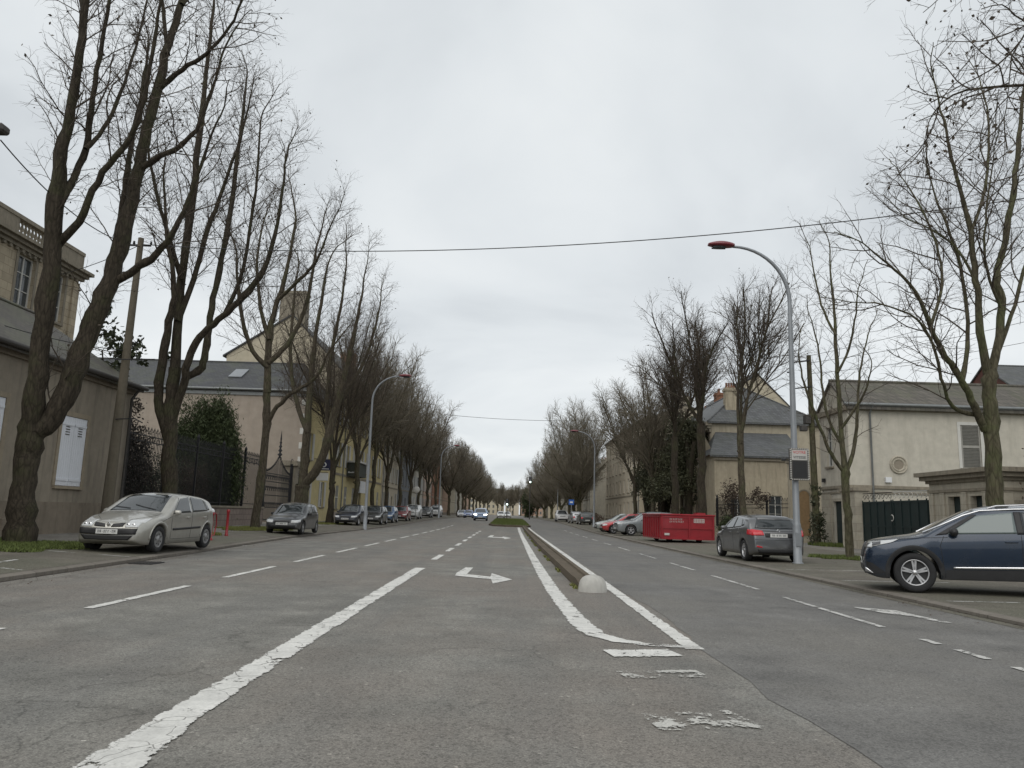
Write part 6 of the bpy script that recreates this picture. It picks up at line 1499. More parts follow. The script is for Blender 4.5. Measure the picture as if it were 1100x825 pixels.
for u,w_ in ((.001,.35),(2.35,1.2)): m=MB(); fbox(m,P2,u,u+w_,.1,2.84,.001,.06,off); m.build('pilaster',M['portal'],root)
# B gate wall
root=empty('green_gate',(17,31.4,.14),0,'tall dark green metal carriage gate with pale scroll cresting beside the cream house','gate'); off=Vector((17,31.4,.14)); P=Fr((17,31.4,0),(0,1,0),(-1,0,0))
for a,b in ((.02,2.92),(2.96,5.85)):
    m=MB(); fbox(m,P,a,b,.2,2.35,-.04,.02,off)
    for k in range(5): u=lerp(a+.06,b-.06,k/4); fbox(m,P,u-.035,u+.035,.2,2.42,.02,.05,off)
    for v in (.3,1.2,2.28): fbox(m,P,a+.02,b-.02,v,v+.08,.02,.045,off)
    lf=m.build('gate_leaf',M['gate'],root)
    m=MB()
    for k in range(8):
        u=lerp(a+.2,b-.2,k/7); c_=P(u,2.55,0)-off
        m.tube([c_+Vector((0,math.cos(t_)*.15*(1-t_/9),math.sin(t_)*.15*(1-t_/9))) for t_ in [i*.5 for i in range(13)]],.014,4)
    fbox(m,P,a+.05,b-.05,2.72,2.76,-.015,.015,off); m.build('cresting',M['offwhite' if a<1 else 'gutterdark'],lf)
m=MB(); c_=P(2.94,1.62,.05)-off; m.tube([c_+Vector((-.02,math.cos(t_)*.13,math.sin(t_)*.13)) for t_ in [R(60+i*20) for i in range(13)]],.02,5); m.build('ring_handle',M['offwhite'],root)
root=empty('gate_pier',(17,37.3,.14),0,'pale stone gate pier between green gate and cream house','wall'); m=MB(); m.box(-.35,.35,.02,1.55,-.1,2.75); m.build('shaft',M['portal'],root); m=MB(); m.box(-.45,.45,-.08,1.6,2.75,2.9); m.build('cap',M['limedark'],root)
root=empty('stone_portal',(17,27.0,.14),0,'classical stone portal with heavy cornice and two dark openings above the blue SUV','wall'); off=Vector((17,27.0,.14)); P=Fr((17,27,0),(0,1,0),(-1,0,0))
hs=[(.75,1.55,.2,2.45),(2.2,3.0,.2,2.45)]
m=MB(); wall_holes(m,P,0,4.3,0,3.0,hs,.3,off); B=lambda x,y,z:Vector((x,y,z))-off
for y in (27,31.3): m.quad(B(17,y,0),B(18.4,y,0),B(18.4,y,3),B(17,y,3))
m.quad(B(18.4,27,0),B(18.4,31.3,0),B(18.4,31.3,3),B(18.4,27,3)); m.build('wall',M['portal'],root)
m=MB()
for v0,v1,w_ in ((2.98,3.1,.10),(3.1,3.26,.26),(3.26,3.42,.40)): m.box(17-w_-off.x,18.4+w_-off.x,27-w_-off.y,31.3+w_-off.y,v0-off.z,v1-off.z)
m.box(17-.06-off.x,18.4-off.x,27-.06-off.y,31.3+.06-off.y,2.62-off.z,2.72-off.z); m.build('cornice',M['limedark'],root)
for h in hs: door(root,P,off,h[0],h[1],h[2],h[3],'gate',depth=.28)
for u in (.0,.42,1.7,3.15,3.95): m=MB(); fbox(m,P,u+.02,u+.32,.1,2.6,.001,.06,off); m.build('pilaster',M['portal'],root)
root=empty('garden_wall',(17.4,12,.14),0,'long stone garden wall under the brown hedge at the right edge','wall'); m=MB(); m.box(0,.4,0,14.5,-.2,2.0); m.build('wall',M['ochreplain'],root); m=MB(); m.box(-.08,.48,-.05,14.55,2.0,2.12); m.build('coping',M['limedark'],root)
# D low ochre outhouse + G balconied mansion
root=empty('ochre_outhouse',(15.3,57.6,.2),0,'low ochre stone outhouse with pale slate lean-to roof behind the grey hatchback','house',GRh); off=Vector((15.3,57.6,.2)); B=lambda x,y,z:Vector((x,y,z))-off
P=Fr((15.3,57.6,0),(1,0,0),(0,-1,0)); hs=[(1.2,2.2,1.2,3.2),(4.0,5.0,1.2,3.2)]
m=MB(); wall_holes(m,P,0,6.4,0,6.15,hs,.2,off); m.quad(B(15.3,57.6,0),B(15.3,60.9,0),B(15.3,60.9,8.1),B(15.3,57.6,6.15)); m.quad(B(21.7,57.6,0),B(21.7,60.9,0),B(21.7,60.9,8.1),B(21.7,57.6,6.15)); m.build('wall',M['ochre'],root)
for h in hs: window(root,P,off,*h,sill='limedark')
m=MB(); v=[B(14.9,57.3,6.1),B(22,57.3,6.1),B(22,60.9,8.2),B(16.3,60.9,8.2)]; m.add(v+[p-Vector((0,0,.14)) for p in v],[(0,1,2,3),(4,5,6,7),(0,1,5,4),(1,2,6,5),(3,0,4,7)]); m.add([B(14.9,57.3,6.1),B(16.3,60.9,8.2),B(15.0,60.9,6.1)],[(0,1,2)]); m.build('roof',M['slateblue'],root)
m=MB(); fbox(m,P,-.1,6.5,5.75,6.0,-.01,.15,off); m.build('cornice',M['limedark'],root)
root=empty('balconied_mansion',(16,61,.2),0,'tall stone mansion with iron balcony, stained side wall and steep slate roof on the right','house',GRh); off=Vector((16,61,.2)); B=lambda x,y,z:Vector((x,y,z))-off
P=Fr((16,61,0),(0,1,0),(-1,0,0)); hs=[]
for k in range(6):
    u=1.6+k*3.0; hs.append((u-.6,u+.6,4.6,7.6)); hs.append((u-.55,u+.55,.9,3.5) if k!=2 else (u-.7,u+.7,.2,3.4))
m=MB(); wall_holes(m,P,0,18,0,9.0,hs,.25,off); m.quad(B(24.8,61,0),B(24.8,79,0),B(24.8,79,9),B(24.8,61,9)); m.quad(B(16,79,0),B(24.8,79,0),B(24.8,79,9),B(16,79,9)); m.build('wall',M['limestone'],root)
m=MB(); m.quad(B(16,61,0),B(24.8,61,0),B(24.8,61,9.0),B(16,61,9.0)); m.build('side_wall',M['ochreplain'],root)
for h in hs:
    if h[2]==.2: door(root,P,off,*h,'gate',.25)
    else: window(root,P,off,*h,depth=.25,surround='limedark',frame='gutterdark' if h[2]<2 else 'frame')
m=MB(); fbox(m,P,-.1,18.1,8.2,8.5,-.01,.18,off); fbox(m,P,-.25,18.2,8.7,9.0,-.01,.5,off); fbox(m,P,-.15,18.1,8.5,8.7,-.01,.34,off); fbox(m,P,0,18,4.05,4.25,-.01,.14,off)
for k in range(44): fbox(m,P,.1+k*.41,.28+k*.41,8.35,8.69,.0,.42,off)
m.build('cornice',M['limedark'],root)
for u in (0,3.1,6.1,9.1,12.1,15.1,17.6):
    for v0,v1 in ((4.3,8.15),(.3,4.0)): m=MB(); fbox(m,P,u+.02,u+.36,v0,v1,.001,.12,off); m.build('pilaster',M['limedark'],root)
bc=MB(); fbox(bc,P,5.6,12.6,4.3,4.46,.0,1.05,off); bo=bc.build('balcony',M['limedark'],root)
m=MB()
for u in [5.65+i*.14 for i in range(50)]: m.tube([P(u,4.46,1.0)-off,P(u,5.4,1.0)-off],.014,4,False)
for v in (4.52,5.4,4.95): m.tube([P(5.65,v,0)-off,P(5.65,v,1.0)-off,P(12.55,v,1.0)-off,P(12.55,v,0)-off],.022,5)
m.build('balcony_railing',M['darkmetal'],bo)
for u in (6.0,8.3,9.9,12.2): m=MB(); prism(m,[P(u-.12,4.3,0)-off,P(u-.12,4.3,.8)-off,P(u-.12,3.7,0)-off],P(u+.12,0,0)-P(u-.12,0,0)); m.build('bracket',M['limedark'],bo)
hip_roof(root,16,24.8,61,79,9.05,12.4,(19.6,64.3),(19.6,76),'slateblue',off,.35)
chimney_stack(root,17.9,62.2,9.3,12.0,.95,.7,'ochre',off,4); chimney_stack(root,21,77,11,14,.8,.8,'brick',off,2)
root=empty('gabled_house',(22,77,.2),0,'house with pale gable peak and steep slate roof showing above the balconied mansion','house',GRh); off=Vector((22,77,.2)); B=lambda x,y,z:Vector((x,y,z))-off
m=MB(); m.box(0,7.5,4,15,-.2,13.3); m.add([B(22,81,13.5),B(29.5,81,13.5),B(26.2,81,16.8)],[(0,1,2)]); m.build('wall',M['beigerender'],root)
gable_roof(root,22,29.5,81.02,92,13.5,16.9,'y','slate',off,None,.3,ridge=26.2)
root=empty('gate_pier',(16.6,45.6,.15),0,'ochre stone wall end with arched orange niche behind the lamp post','wall'); m=MB(); m.box(0,1.5,0,.5,-.2,4.6); m.build('shaft',M['ochreplain'],root); m=MB(); m.box(-.08,1.58,-.08,.58,4.6,4.75); m.build('coping',M['limedark'],root)
m=MB(); pts_=[(.45,.4),(1.05,.4)]+[(.75+.3*math.cos(R(a)),2.7+.3*math.sin(R(a))) for a in range(0,181,20)]; prism(m,[(a,-.035,b) for a,b in pts_],(0,.034,0)); m.build('arched_door',plain('orange_ochre_door',(.26,.17,.085),.7,var=.25),root)
m=MB(); prism(m,[(a*1.0,-.05,b) for a,b in [(.75+.38*math.cos(R(a)),2.7+.38*math.sin(R(a))) for a in range(0,181,15)]+[(.75+.30*math.cos(R(a)),2.7+.30*math.sin(R(a))) for a in range(180,-1,-15)]],(0,.049,0)); m.build('arch',M['limedark'],root)
# right railings with low wall and vine
def railing(name,label,A,Bp,z0,hw,hr,wallmat,cat='railings',step=.14,spike=True,group=None,sheetmat=None,orn=False):
    A=Vector(A); Bp=Vector(Bp); d=(Bp-A); L=d.length; d.normalize(); n=Vector((d.y,-d.x,0)) if True else None
    root=empty(name,(A.x,A.y,z0),math.atan2(d.y,d.x),label,cat,group)
    if hw: m=MB(); m.box(0,L,-.18,.18,-.3,hw-.1); m.build('low_wall',M[wallmat],root); m=MB(); m.box(-.02,L+.02,-.23,.23,hw-.1,hw); m.build('coping',M['limedark'],root)
    m=MB(); k=0; x=.08
    while x<L:
        t_=hw+hr+(.10 if k%2 else 0); m.tube([(x,0,hw),(x,0,t_)],.013,4,False)
        if spike: m.lathe([(.014,0),(.032,.04),(.0,.15)],4,(x,0,t_))
        if orn and k%3==0:
            for s_ in (-1,1): m.tube([(x+s_*(math.cos(a)*.11-.0),0,t_-.35+math.sin(a)*.14) for a in [i*.6 for i in range(9)]],.012,4)
        x+=step; k+=1
    m.build('bar',M['darkmetal'],root)
    m=MB()
    for v in (hw+.12,hw+hr-.18,hw+hr-.42) : m.box(0,L,-.02,.02,v,v+.04)
    m.build('rail',M['darkmetal'],root)
    x=0
    while x<=L+.01: m=MB(); m.box(x-.05,x+.05,-.05,.05,hw,hw+hr+.25); m.lathe([(.07,0),(.09,.06),(0,.22)],8,(x,0,hw+hr+.25)); m.build('post',M['darkmetal'],root); x+=L/max(1,round(L/3.2))
    if sheetmat: m=MB(); m.box(.05,L-.05,.03,.045,hw+.15,hw+hr-.2); m.build('screen',M[sheetmat],root)
    return root
railing('iron_railings','iron railings on a low wall before the ochre outhouse, right side',(17,45.8,0),(15.2,56.5,0),.15,.7,1.7,'ochre')
railing('iron_railings','short iron railings with stone base beside the balconied mansion, right side',(15.2,56.6,0),(15.9,60.8,0),.2,.7,1.8,'ochre')
r_=empty('wall_vine',(15.7,54.5,.2),0,'bare brown vine and shrub tangle over the railings behind the grey hatchback','shrub'); stem_(r_,2.5,.04,6,seed=51,spread=.3)
leafmass('foliage',M['brownhedge'],[(0,0,3.0,.5,2.2,.8),(.4,-4,2.5,.4,2,.6),(.2,1.5,1.6,.5,1.2,1.2)],2600,.14,71,r_,gap=.8)
# left railings with ornate gate, screen boards
M['screen']=plain('brown_reed_screen',(.075,.045,.03),.9,var=.7,scale=1.3)
railing('iron_railings','tall black spiked iron railings on a pinkish low wall, left side',(-15,30.2,0),(-15,47.2,0),.24,1.05,2.9,'stonewall',orn=True)
railing('iron_railings','short stretch of black iron railings between ornate gate and yellow house',(-15,53.4,0),(-15,55.9,0),.24,1.05,2.7,'stonewall',orn=True)
g=empty('ornate_gate',(-15,47.4,.24),0,'tall ornate black wrought-iron gate with pointed crown behind the small dark hatchback','gate')
for k,(a,b) in enumerate(((.1,2.9),(2.95,5.8))):
    m=MB(); n=14
    for i in range(n):
        y=lerp(a+.1,b-.1,i/(n-1)); f=(y-a)/(b-a); f=f if k==0 else 1-f; t_=3.2+1.1*f*f; m.tube([(0,y,.15),(0,y,t_)],.018,4,False); m.lathe([(.02,0),(.045,.05),(0,.2)],4,(0,y,t_))
        if i%2==0:
            for zc in (1.2,2.2,2.9): m.tube([(0,y+math.cos(t2)*.13,zc+math.sin(t2)*.16) for t2 in [j*.55 for j in range(10)]],.014,4)
    for v in (.25,1.0,1.75,2.6,3.1): m.box(-.02,.02,a,b,v,v+.05)
    m.build('gate_leaf',M['darkmetal'],g)
m=MB(); 
for i in range(5): m.lathe([(.16-.03*i,0),(.05,.12),(.18-.03*i,.24),(.03,.3)],8,(0,2.93,4.2+i*.27))
m.lathe([(.05,0),(.0,.5)],6,(0,2.93,5.55)); m.build('crown',M['darkmetal'],g)
for y in (0,5.9): 
    m=MB(); m.box(-.09,.09,y-.09,y+.09,0,4.0)
    for zc in (3.6,4.1): m.tube([(0,y+math.cos(t2)*.3,zc+math.sin(t2)*.25) for t2 in [j*.5 for j in range(12)]],.02,4)
    m.build('gate_post',M['darkmetal'],g)
root=empty('gate_pier',(-15.2,52.6,.24),0,'stone gate pier with moulded cap between the ornate gate and yellow house','wall'); m=MB(); m.box(-.45,.45,.95-.2,1.55,0,3.9); m.build('shaft',M['limedark'],root); m=MB(); m.box(-.6,.6,.62,1.7,3.9,4.1); m.box(-.5,.5,.72,1.6,4.1,4.25); m.build('cap',M['limedark'],root)
# screens of ground behind railings: garden soil
# far right blocks
street_house('apartment_block','tall pale block with many windows right of the road, behind the nose-out cars',1,15.5,92,124,12.2,11,'cream2','slate',rows=[(1.,2.8),(4.0,5.8),(6.8,8.6),(9.4,11.1)],ncol=9,rise=2.2,group=GRh,cat='building',shut=None)
street_house('gabled_house','low cream gable-ended house with brown roof left of the pale block, right side',1,13.4,128,140,7.0,5,'cream','tile',ncol=3,rows=[(1,2.9),(4,5.8)],rise=2.2,group=GRh)
street_house('terraced_house','stone house between the evergreens and the balconied mansion, right side',1,16.2,79.2,92,8.2,9,'limestone','slate',ncol=4,rows=[(1,3.1),(4.3,6.6)],group=GRh)
for i,(y0,y1,h_,mt_,lb) in enumerate(((143,175,9,'cream2','pale house behind the fan-shaped trees on the right'),(178,215,10,'cream','grey-cream house behind the fan-shaped trees, second on the far right'),(225,262,8.2,'beigerender','pale beige house near the right-hand traffic light, far right'))):
    street_house('terraced_house',lb,1,14.5 if i<2 else 11.5,y0,y1,h_,9,mt_,'slate',ncol=7,chim=1,rows=[(1,2.8),(4.2,6.1)] ,group='houses far down the right side')
for i,(x0,x1,y,h_,mt_,lb) in enumerate(((-2,7,520,14,'cream2','pale building closing the view at the end of the boulevard'),(-30,-3,530,15,'beigerender','wide pale building at the far end, left of centre'),(8,40,525,15,'pink2','wide salmon building at the far end, right of centre'))):
    root=empty('end_building',(x0,y,.3),0,lb,'building','buildings closing the boulevard'); off=Vector((x0,y,.3)); P=Fr((x0,y,0),(1,0,0),(0,-1,0)); hs=[(u,u+1.3,c,c+2) for u in [1.2+i*3 for i in range(int((x1-x0-2)/3))] for c in (1.5,5,8.6)]
    m=MB(); wall_holes(m,P,0,x1-x0,0,h_,hs,.25,off); B=lambda x,y,z:Vector((x,y,z))-off
    for x in (x0,x1): m.quad(B(x,y,0),B(x,y+10,0),B(x,y+10,h_),B(x,y,h_))
    m.build('wall',M[mt_],root)
    for h in hs: window(root,P,off,*h,sill=None)
    gable_roof(root,x0,x1,y,y+10,h_,h_+3,'x','slate',off,mt_)
# rusty-roofed house far right behind
root=empty('workshop',(40,60,.2),0,'brown-red boarded workshop with sheet-metal roof behind the big tree at the right edge','building'); off=Vector((40,60,.2))
m=MB(); m.box(0,16,0,8,-.2,12.2); m.build('wall',M['redboard'],root); gable_roof(root,40,56,60,68,12.2,14.8,'x','zinc' if False else 'slateblue',off,'redboard',.6)
# rear gardens / low blank rear wall behind low house to close gaps
root=empty('garden_wall',(-15.25,29.5,.25),0,'stub of rendered wall joining the taupe house and the iron railings','wall'); m=MB(); m.box(0,.3,0,.7,-.2,4.2); m.build('wall',M['taupe'],root)
# ------------------------------------------------------------------ street furniture
def street_lamp(label,x,y,h,side,group,base=.1,lit=False,rad=.095):
    """swan-neck lamp; side=+1 stands right and reaches toward -X"""
    z=gz(x,y); root=empty('street_lamp',(x,y,z),0,label,'street lamp',group)
    m=MB(); 
    def prof(n=10): return None
    m.lathe([(.17,0),(.17,.02),(.125,.03),(.12,1.1),(.115,1.15),(.10,1.2),(.085,h*.5),(.062,h-1.9)],16,(0,0,0)); m.build('pole',M['galv'],root)
    m=MB(); pp=[(0,0,h-1.95)]
    for i in range(13):
        a=R(90*i/12); pp.append((-side*(1.75*(1-math.cos(a))),0,h-1.9+1.75*math.sin(a)))
    pp.append((-side*1.9,0,h-.13)); m.tube(pp,[.062]*5+[lerp(.06,.038,i/9) for i in range(10)],10); m.build('arm',M['galv'],root)
    m=MB(); vs=[];n=14
    for j in range(11):
        t_=j/10; x_=-side*(1.72+.82*t_); w_=.19*math.sin(math.pi*min(1,(t_*.82+.10)))**.6+.02; hh=.13*math.sin(math.pi*min(1,t_*.8+.14))**.7+.01; zc=h-.13+.02*t_
        for k in range(n):
            a=2*math.pi*k/n; vs.append((x_,math.cos(a)*w_,zc+(math.sin(a)*hh if math.sin(a)>0 else math.sin(a)*hh*.45)))
    m.add(vs,[(j*n+k,j*n+(k+1)%n,(j+1)*n+(k+1)%n,(j+1)*n+k) for j in range(10) for k in range(n)]+[tuple(range(n)),tuple(range(10*n,11*n))],True); hd=m.build('lamp_head',M['reddark'],root)
    m=MB(); vs=[];
    for j in range(7):
        t_=j/6; x_=-side*(2.0+.42*t_); w_=.13*math.sin(math.pi*(t_*.8+.1))**.5
        for k in range(8):
            a=math.pi+math.pi*k/7; vs.append((x_,math.cos(a)*w_,h-.17+math.sin(a)*.075))
    m.add(vs,[(j*8+k,j*8+k+1,(j+1)*8+k+1,(j+1)*8+k) for j in range(6) for k in range(7)],True); m.build('lamp_glass',M['wglass'],hd)
    return root
LG='swan-neck street lamps'
sl_=street_lamp('tall galvanised swan-neck lamp with dark red head carrying the speed display board, right foreground',8.66,23.4,9.95,1,LG)
m=MB(); m.box(-.085,.085,-.135,-.11,.5,.9); m.build('hatch',M['galv'],sl_)
street_lamp('swan-neck lamp far down the right side, beyond the nose-out cars',8.7,79,9.8,1,LG)
street_lamp('farthest swan-neck lamp on the right side, before the fan-shaped trees',8.6,136,9.8,1,LG)
street_lamp('swan-neck lamp standing before the black car in the far left kerb row',-9.35,51.2,10.4,-1,LG)
street_lamp('farthest swan-neck lamp on the left kerb, amid the bare trees',-9.6,108,10.2,-1,LG)
# lamp on the wall side at far left (head just enters the frame)
root=empty('wall_lantern',(-14.2,16.6,9.4),0,'dark lamp head jutting into the frame at the upper left edge','street lamp')
m=MB(); m.tube([(-.1,0,-3.6),(.0,0,-3.6),(.1,0,-.2),(.6,0,.15),(1.7,0,.32)],.04,8); m.build('bracket',M['darkmetal'],root)
m=MB(); m.bbox(1.6,2.35,-.17,.17,.22,.42,.05); m.build('lamp_head',M['gutterdark'],root)
# speed display board on the right lamp
root=empty('speed_display',(8.72,23.26,2.55),0,'electronic speed display board with striped border on the right lamp post, screen dark','sign')
m=MB(); m.bbox(-.29,.29,-.10,.02,0,.96,.02); cs=m.build('housing',M['gutterdark'],root)
m=MB(); m.box(-.235,.235,-.106,-.1005,.60,.905); fp=m.build('text_panel',M['offwhite'],root)
def text(s_,size,loc,rot,mat,parent,name='lettering',ext=.002):
    cu=bpy.data.curves.new(name,'FONT'); cu.body=s_; cu.size=size; cu.align_x='CENTER'; cu.align_y='CENTER'; cu.extrude=ext
    o=bpy.data.objects.new(name,cu); col.objects.link(o)
    dg=bpy.context.evaluated_depsgraph_get(); me=bpy.data.meshes.new_from_object(o.evaluated_get(dg)); bpy.data.objects.remove(o)
    me.materials.clear(); me.materials.append(mat); ob=bpy.data.objects.new(name,me); col.objects.link(ob); ob.location=loc; ob.rotation_euler=rot; ob.parent=parent; return ob
text('VOTRE',.125,(0,-.109,.83),(R(90),0,0),M['redlens'],fp); text('VITESSE',.115,(0,-.109,.68),(R(90),0,0),M['ink'],fp)
m=MB(); m.box(-.21,.21,-.106,-.1005,.07,.57); m.build('screen',M['black'],root)
m=MB()
for i in range(14):
    for sx in (-.268,.268):
        m.add([(sx-.021,-.1035,.03+i*.066),(sx+.021,-.1035,.012+i*.066+.03),(sx+.021,-.1035,.012+i*.066+.062),(sx-.021,-.1035,.03+i*.066+.032)],[(0,1,2,3)])
for i in range(8):
    for z_ in (.022,.936): m.add([(-.25+i*.066,-.1035,z_-.016),(-.25+i*.066+.033,-.1035,z_-.016),(-.25+i*.066+.045,-.1035,z_+.016),(-.25+i*.066+.012,-.1035,z_+.016)],[(0,1,2,3)])
m.build('border_stripe',M['frame'],root)
m=MB(); m.box(-.12,.12,.02,.05,.25,.32); m.box(-.12,.12,.02,.05,.7,.77); m.build('bracket',M['galv'],root)
m=MB(); m.tube([(-.29,-.04,.58),(-.42,-.04,.6)],.012,5); m.bbox(-.52,-.40,-.08,.0,.57,.64,.01); m.build('sensor',M['black'],root)
# utility poles
def pole(label,x,y,h,r0_,r1_,lean,mat):
    z=gz(x,y); root=empty('utility_pole',(x,y,z),0,label,'utility pole'); m=MB(); m.tube([(lean*t_,0,h*t_) for t_ in (-.02,.25,.5,.75,1)],[r0_*1.02,lerp(r0_,r1_,.25),lerp(r0_,r1_,.5),lerp(r0_,r1_,.75),r1_],14); m.build('shaft',M[mat],root); return root
pl=pole('weathered concrete utility pole at the corner of the taupe rendered house',-13.75,26.75,10.55,.20,.10,.12,'polewood')
m=MB(); m.box(-.3,.5,-.03,.03,10.25,10.31); 
for x in (-.22,.0,.4): m.lathe([(.03,0),(.05,.04),(.03,.09),(.045,.12),(0,.14)],8,(x+.1,0,10.31))
m.build('crossarm',M['darkmetal'],pl)
m=MB(); m.tube([(.05,-.2,3.9),(.7,-.2,3.95),(1.0,-.2,3.8)],.02,5); m.tube([(-.2,-.22,6.0),(1.2,-.22,6.05)],.02,5); m.build('step_iron',M['darkmetal'],pl)
pr=pole('mossy utility pole with square bracket beside the cream house, right side',16.3,41.2,10.2,.19,.12,-.1,'barkgreen')
m=MB(); m.tube([(-.1,-.1,9.9),(-1.1,-.1,9.75),(-1.1,-.1,8.3),(-.05,-.1,8.45)],.05,6); m.tube([(-1.1,-.1,9.2),(-1.35,-.1,9.2)],.04,6); m.build('bracket',M['darkmetal'],pr)
m=MB(); m.bbox(-.5,-.2,-.3,.1,6.4,6.9,.03); m.bbox(-.75,-.4,-.3,.0,6.0,6.3,.03); m.build('junction_box',M['gutterdark'],pr)
leafmass('ivy',M['ivy'],[(0,0,.8,.42,.42,1.0),(0,0,2.6,.27,.27,1.2)],2800,.10,91,pr,gap=.5)
# wires
def wire(label,a,b,sag,r_=.016,mat='black',group='overhead wires'):
    a=Vector(a);b=Vector(b); P=[]
    for i in range(41):
        t_=i/40; p=a.lerp(b,t_); p.z-=4*sag*t_*(1-t_); P.append(p-a)
    m=MB(); m.tube(P,r_,5,False); o=m.build('overhead_wire',M[mat]); o.location=a; tag(o,label,'wire',group); return o
wire('thick overhead cable crossing the whole boulevard behind the lamp head',(-13.6,26.75,10.55),(15.6,20.,10.6),.85,.016)
wire('cable running from the left utility pole back to the limestone mansion',(-13.7,26.75,10.5),(-21,33,11.0),.15,.014)
wire('cable from the lamp at the upper left edge down to the left utility pole',(-11.95,16.6,9.45),(-13.62,26.7,10.45),.5,.016)
wire('lower cable from the rendered house roof to the left utility pole',(-14.9,22,6.3),(-13.75,26.7,6.6),.1,.014)
wire('thin far cable spanning between the far tree rows',(-10.6,120,16.4),(14,120,16.2),.4,.03)
for i,(z_,zz_,lb) in enumerate(((10.3,15.2,'uppermost thin wire rising from the mossy pole to the right edge'),(9.9,13.6,'middle thin wire rising from the mossy pole to the right edge'),(9.3,12.2,'lowest thin wire rising from the mossy pole to the right edge'))):
    wire(lb,(16.2,41.1,z_),(33,33,zz_),.5,.012)
# red posts
def red_post(label,x,y,h,r_,cap,hoop):
    root=empty('bollard',(x,y,gz(x,y)),0,label,'bollard','red posts on the left pavement')
    m=MB(); m.lathe([(r_*1.3,0),(r_*1.3,.05),(r_,.08),(r_,h-.12),(r_*1.25,h-.10),(r_*1.25,h-.04),(r_,h)],14,(0,0,0)); m.build('post',M['redpost'],root)
    if cap: m=MB(); m.lathe([(r_*1.1,0),(r_*1.15,.05),(r_*.7,.11),(0,.13)],14,(0,0,h)); m.build('cap',M['white'],root)
    if hoop: m=MB(); m.tube([(.0,.06,.12),(.02,.35,.16),(.02,.5,.5),(.02,.42,.86),(0,.1,.93)],.022,8); m.build('hoop',M['redpost'],root)
    return root
red_post('thick red post with white cap directly behind the silver hatchback',-9.95,26.2,.92,.09,True,True)
red_post('slender red post without cap, farther of the two beyond the silver hatchback',-10.6,29.6,.98,.05,False,False)
# red container
root=empty('red_container',(7.85,40.0,gz(9,42)),R(3),'bright red steel container with pale lettering, parked between grey SUV and grey hatchback','container')
L_,W_,z0,z1=2.75,4.0,.18,1.36
m=MB(); m.box(0,L_,0,W_,z0,z1); bd=m.build('body',M['red'],root)
m=MB()
for a in (0,1.42,L_-.07): m.box(a,a+.08,-.05,-.001,z0-.02,z1)
for v in (z0-.02,.70,z1-.10): m.box(.001,L_-.001,-.04,-.0015,v,v+.075)
for i in range(9): y=.0+i*(W_-.06)/8; m.box(-.045,-.001,y,y+.06,z0,z1)
for v in (z0-.02,z1-.09): m.box(-.04,-.0015,.0,W_,v,v+.07)
m.build('rib',M['red'],root)
m=MB(); m.bbox(-.07,L_+.07,-.07,W_+.07,z1,z1+.09,.02); m.box(L_-.8,L_-.35,.3,.9,z1+.09,z1+.18); m.build('lid',M['red'],root)
m=MB()
for a in (.35,1.9):
    for y in (.5,3.2): m.lathe([(0,-.06),(.13,-.06),(.16,-.04),(.16,.04),(.13,.06),(0,.06)],16,(a+.2,y,.16),'y')
m.build('wheel',M['rubber'],root)
pn=bpy.data.objects.new('sign_panel',None)
m=MB(); m.box(1.70,2.25,-.012,-.002,1.02,1.23); p2=m.build('white_panel',M['offwhite'],bd)
rnd=random.Random(9)
m=MB()
for r_ in range(2):
    for k in range(6):
        x=1.73+k*.085; m.box(x,x+.05,-.017,-.0125,1.05+r_*.09,1.05+r_*.09+.055)
m.build('lettering',M['red'],p2)
m=MB()
for r_,n_ in ((0,8),(1,9)):
    for k in range(n_):
        x=.45+k*.085; w_=rnd.uniform(.035,.06); m.box(x,x+.014,-.014,-.002,1.14-r_*.13,1.22-r_*.13); m.box(x+.014,x+w_,-.014,-.002,1.205-r_*.13,1.22-r_*.13)
        if rnd.random()<.6: m.box(x+.014,x+w_,-.014,-.002,1.14-r_*.13,1.155-r_*.13)
m.build('lettering',M['offwhite'],bd)
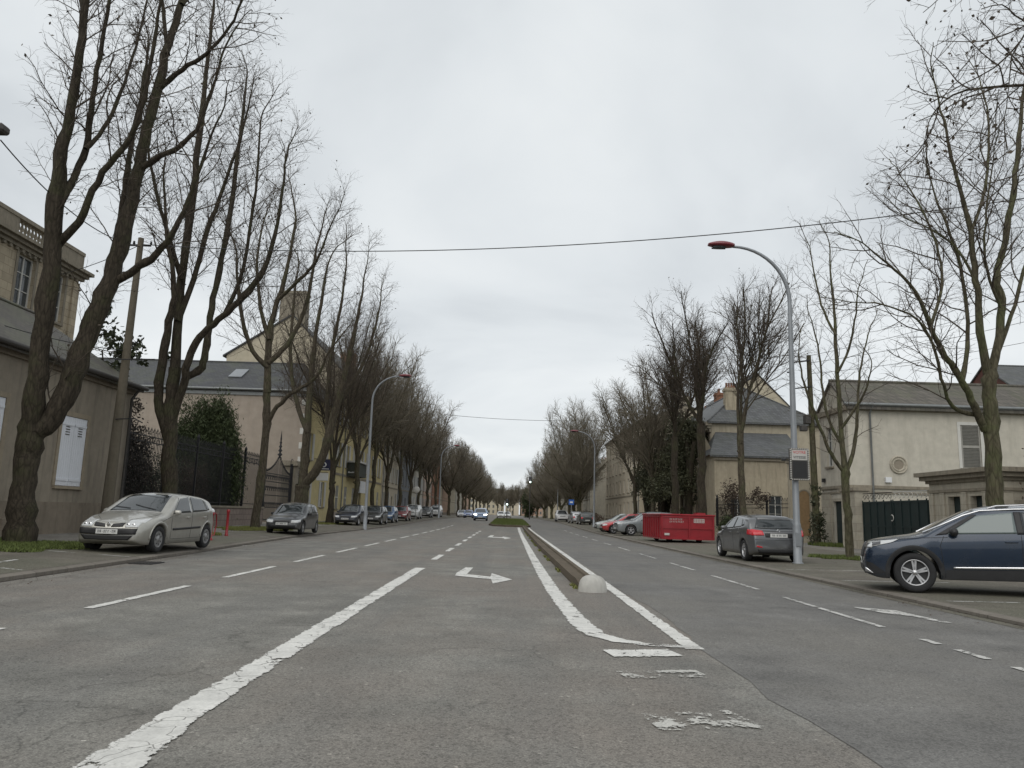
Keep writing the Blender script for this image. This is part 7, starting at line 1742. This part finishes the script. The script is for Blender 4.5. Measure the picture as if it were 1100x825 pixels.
m=MB(); m.bbox(.16,.42,-.05,-.041,.36,.47,.004); m.build('reflector',M['offwhite'],root)
# traffic lights
M['green_lit']=plain('lit_signal_lamp',(.75,1,.9),.5,emit=3.5,bump=0)
def signal(label,x,y,h):
    z=gz(x,y); root=empty('traffic_light',(x,y,z),0,label,'traffic light','traffic lights at the far crossing'); m=MB(); m.tube([(0,0,0),(0,0,h)],.09,8); m.build('pole',M['gutterdark'],root)
    m=MB(); m.bbox(-.28,.28,-.2,.1,h-1.2,h+.1,.04); hd=m.build('signal_head',M['black'],root)
    for k,zc in enumerate((h-.15,h-.55,h-.95)):
        m=MB(); m.lathe([(0,-.215),(.13,-.215),(.15,-.2)],16,(0,0,zc),'y'); m.build('lens',M['green_lit'] if k==2 else M['lensdark'],hd)
    return root
signal('tall mast traffic light showing pale green at the end of the road, right of centre',4.1,150,8.1)
signal('low traffic light with pale green lamp at the far crossing, left of centre',-.25,150,3.7)
# far signs and kiosk
root=empty('road_sign',(8.4,104,gz(8.4,104)),0,'blue road sign on a thin pole far down the right side','sign'); m=MB(); m.tube([(0,0,0),(0,0,3.0)],.04,6); m.build('pole',M['galv'],root); m=MB(); m.box(-.35,.35,-.05,-.041,2.3,3.0); m.build('panel',plain('sign_blue',(.03,.12,.42),.4,bump=0),root); m=MB(); m.box(-.2,.2,-.057,-.0505,2.55,2.75); m.build('symbol',M['white'],root)
root=empty('road_sign',(-10.2,86,gz(-10.2,86)),0,'round pale road sign seen among the left trees above the parked cars','sign'); m=MB(); m.tube([(0,0,0),(0,0,3.6)],.04,6); m.build('pole',M['galv'],root); m=MB(); m.lathe([(0,-.06),(.34,-.06),(.36,-.045),(0,-.045)],20,(0,0,3.3),'y'); m.build('panel',M['offwhite'],root)
# lit headlights of the oncoming car
M['headlit']=plain('lit_headlamp',(1,.98,.9),.4,emit=6,bump=0)
for o in bpy.data.objects:
    if o.parent is None and str(o.get('label','')).startswith('light blue car with lit'):
        for c_ in o.children:
            if c_.name.startswith('headlight'): c_.data.materials[0]=M['headlit']
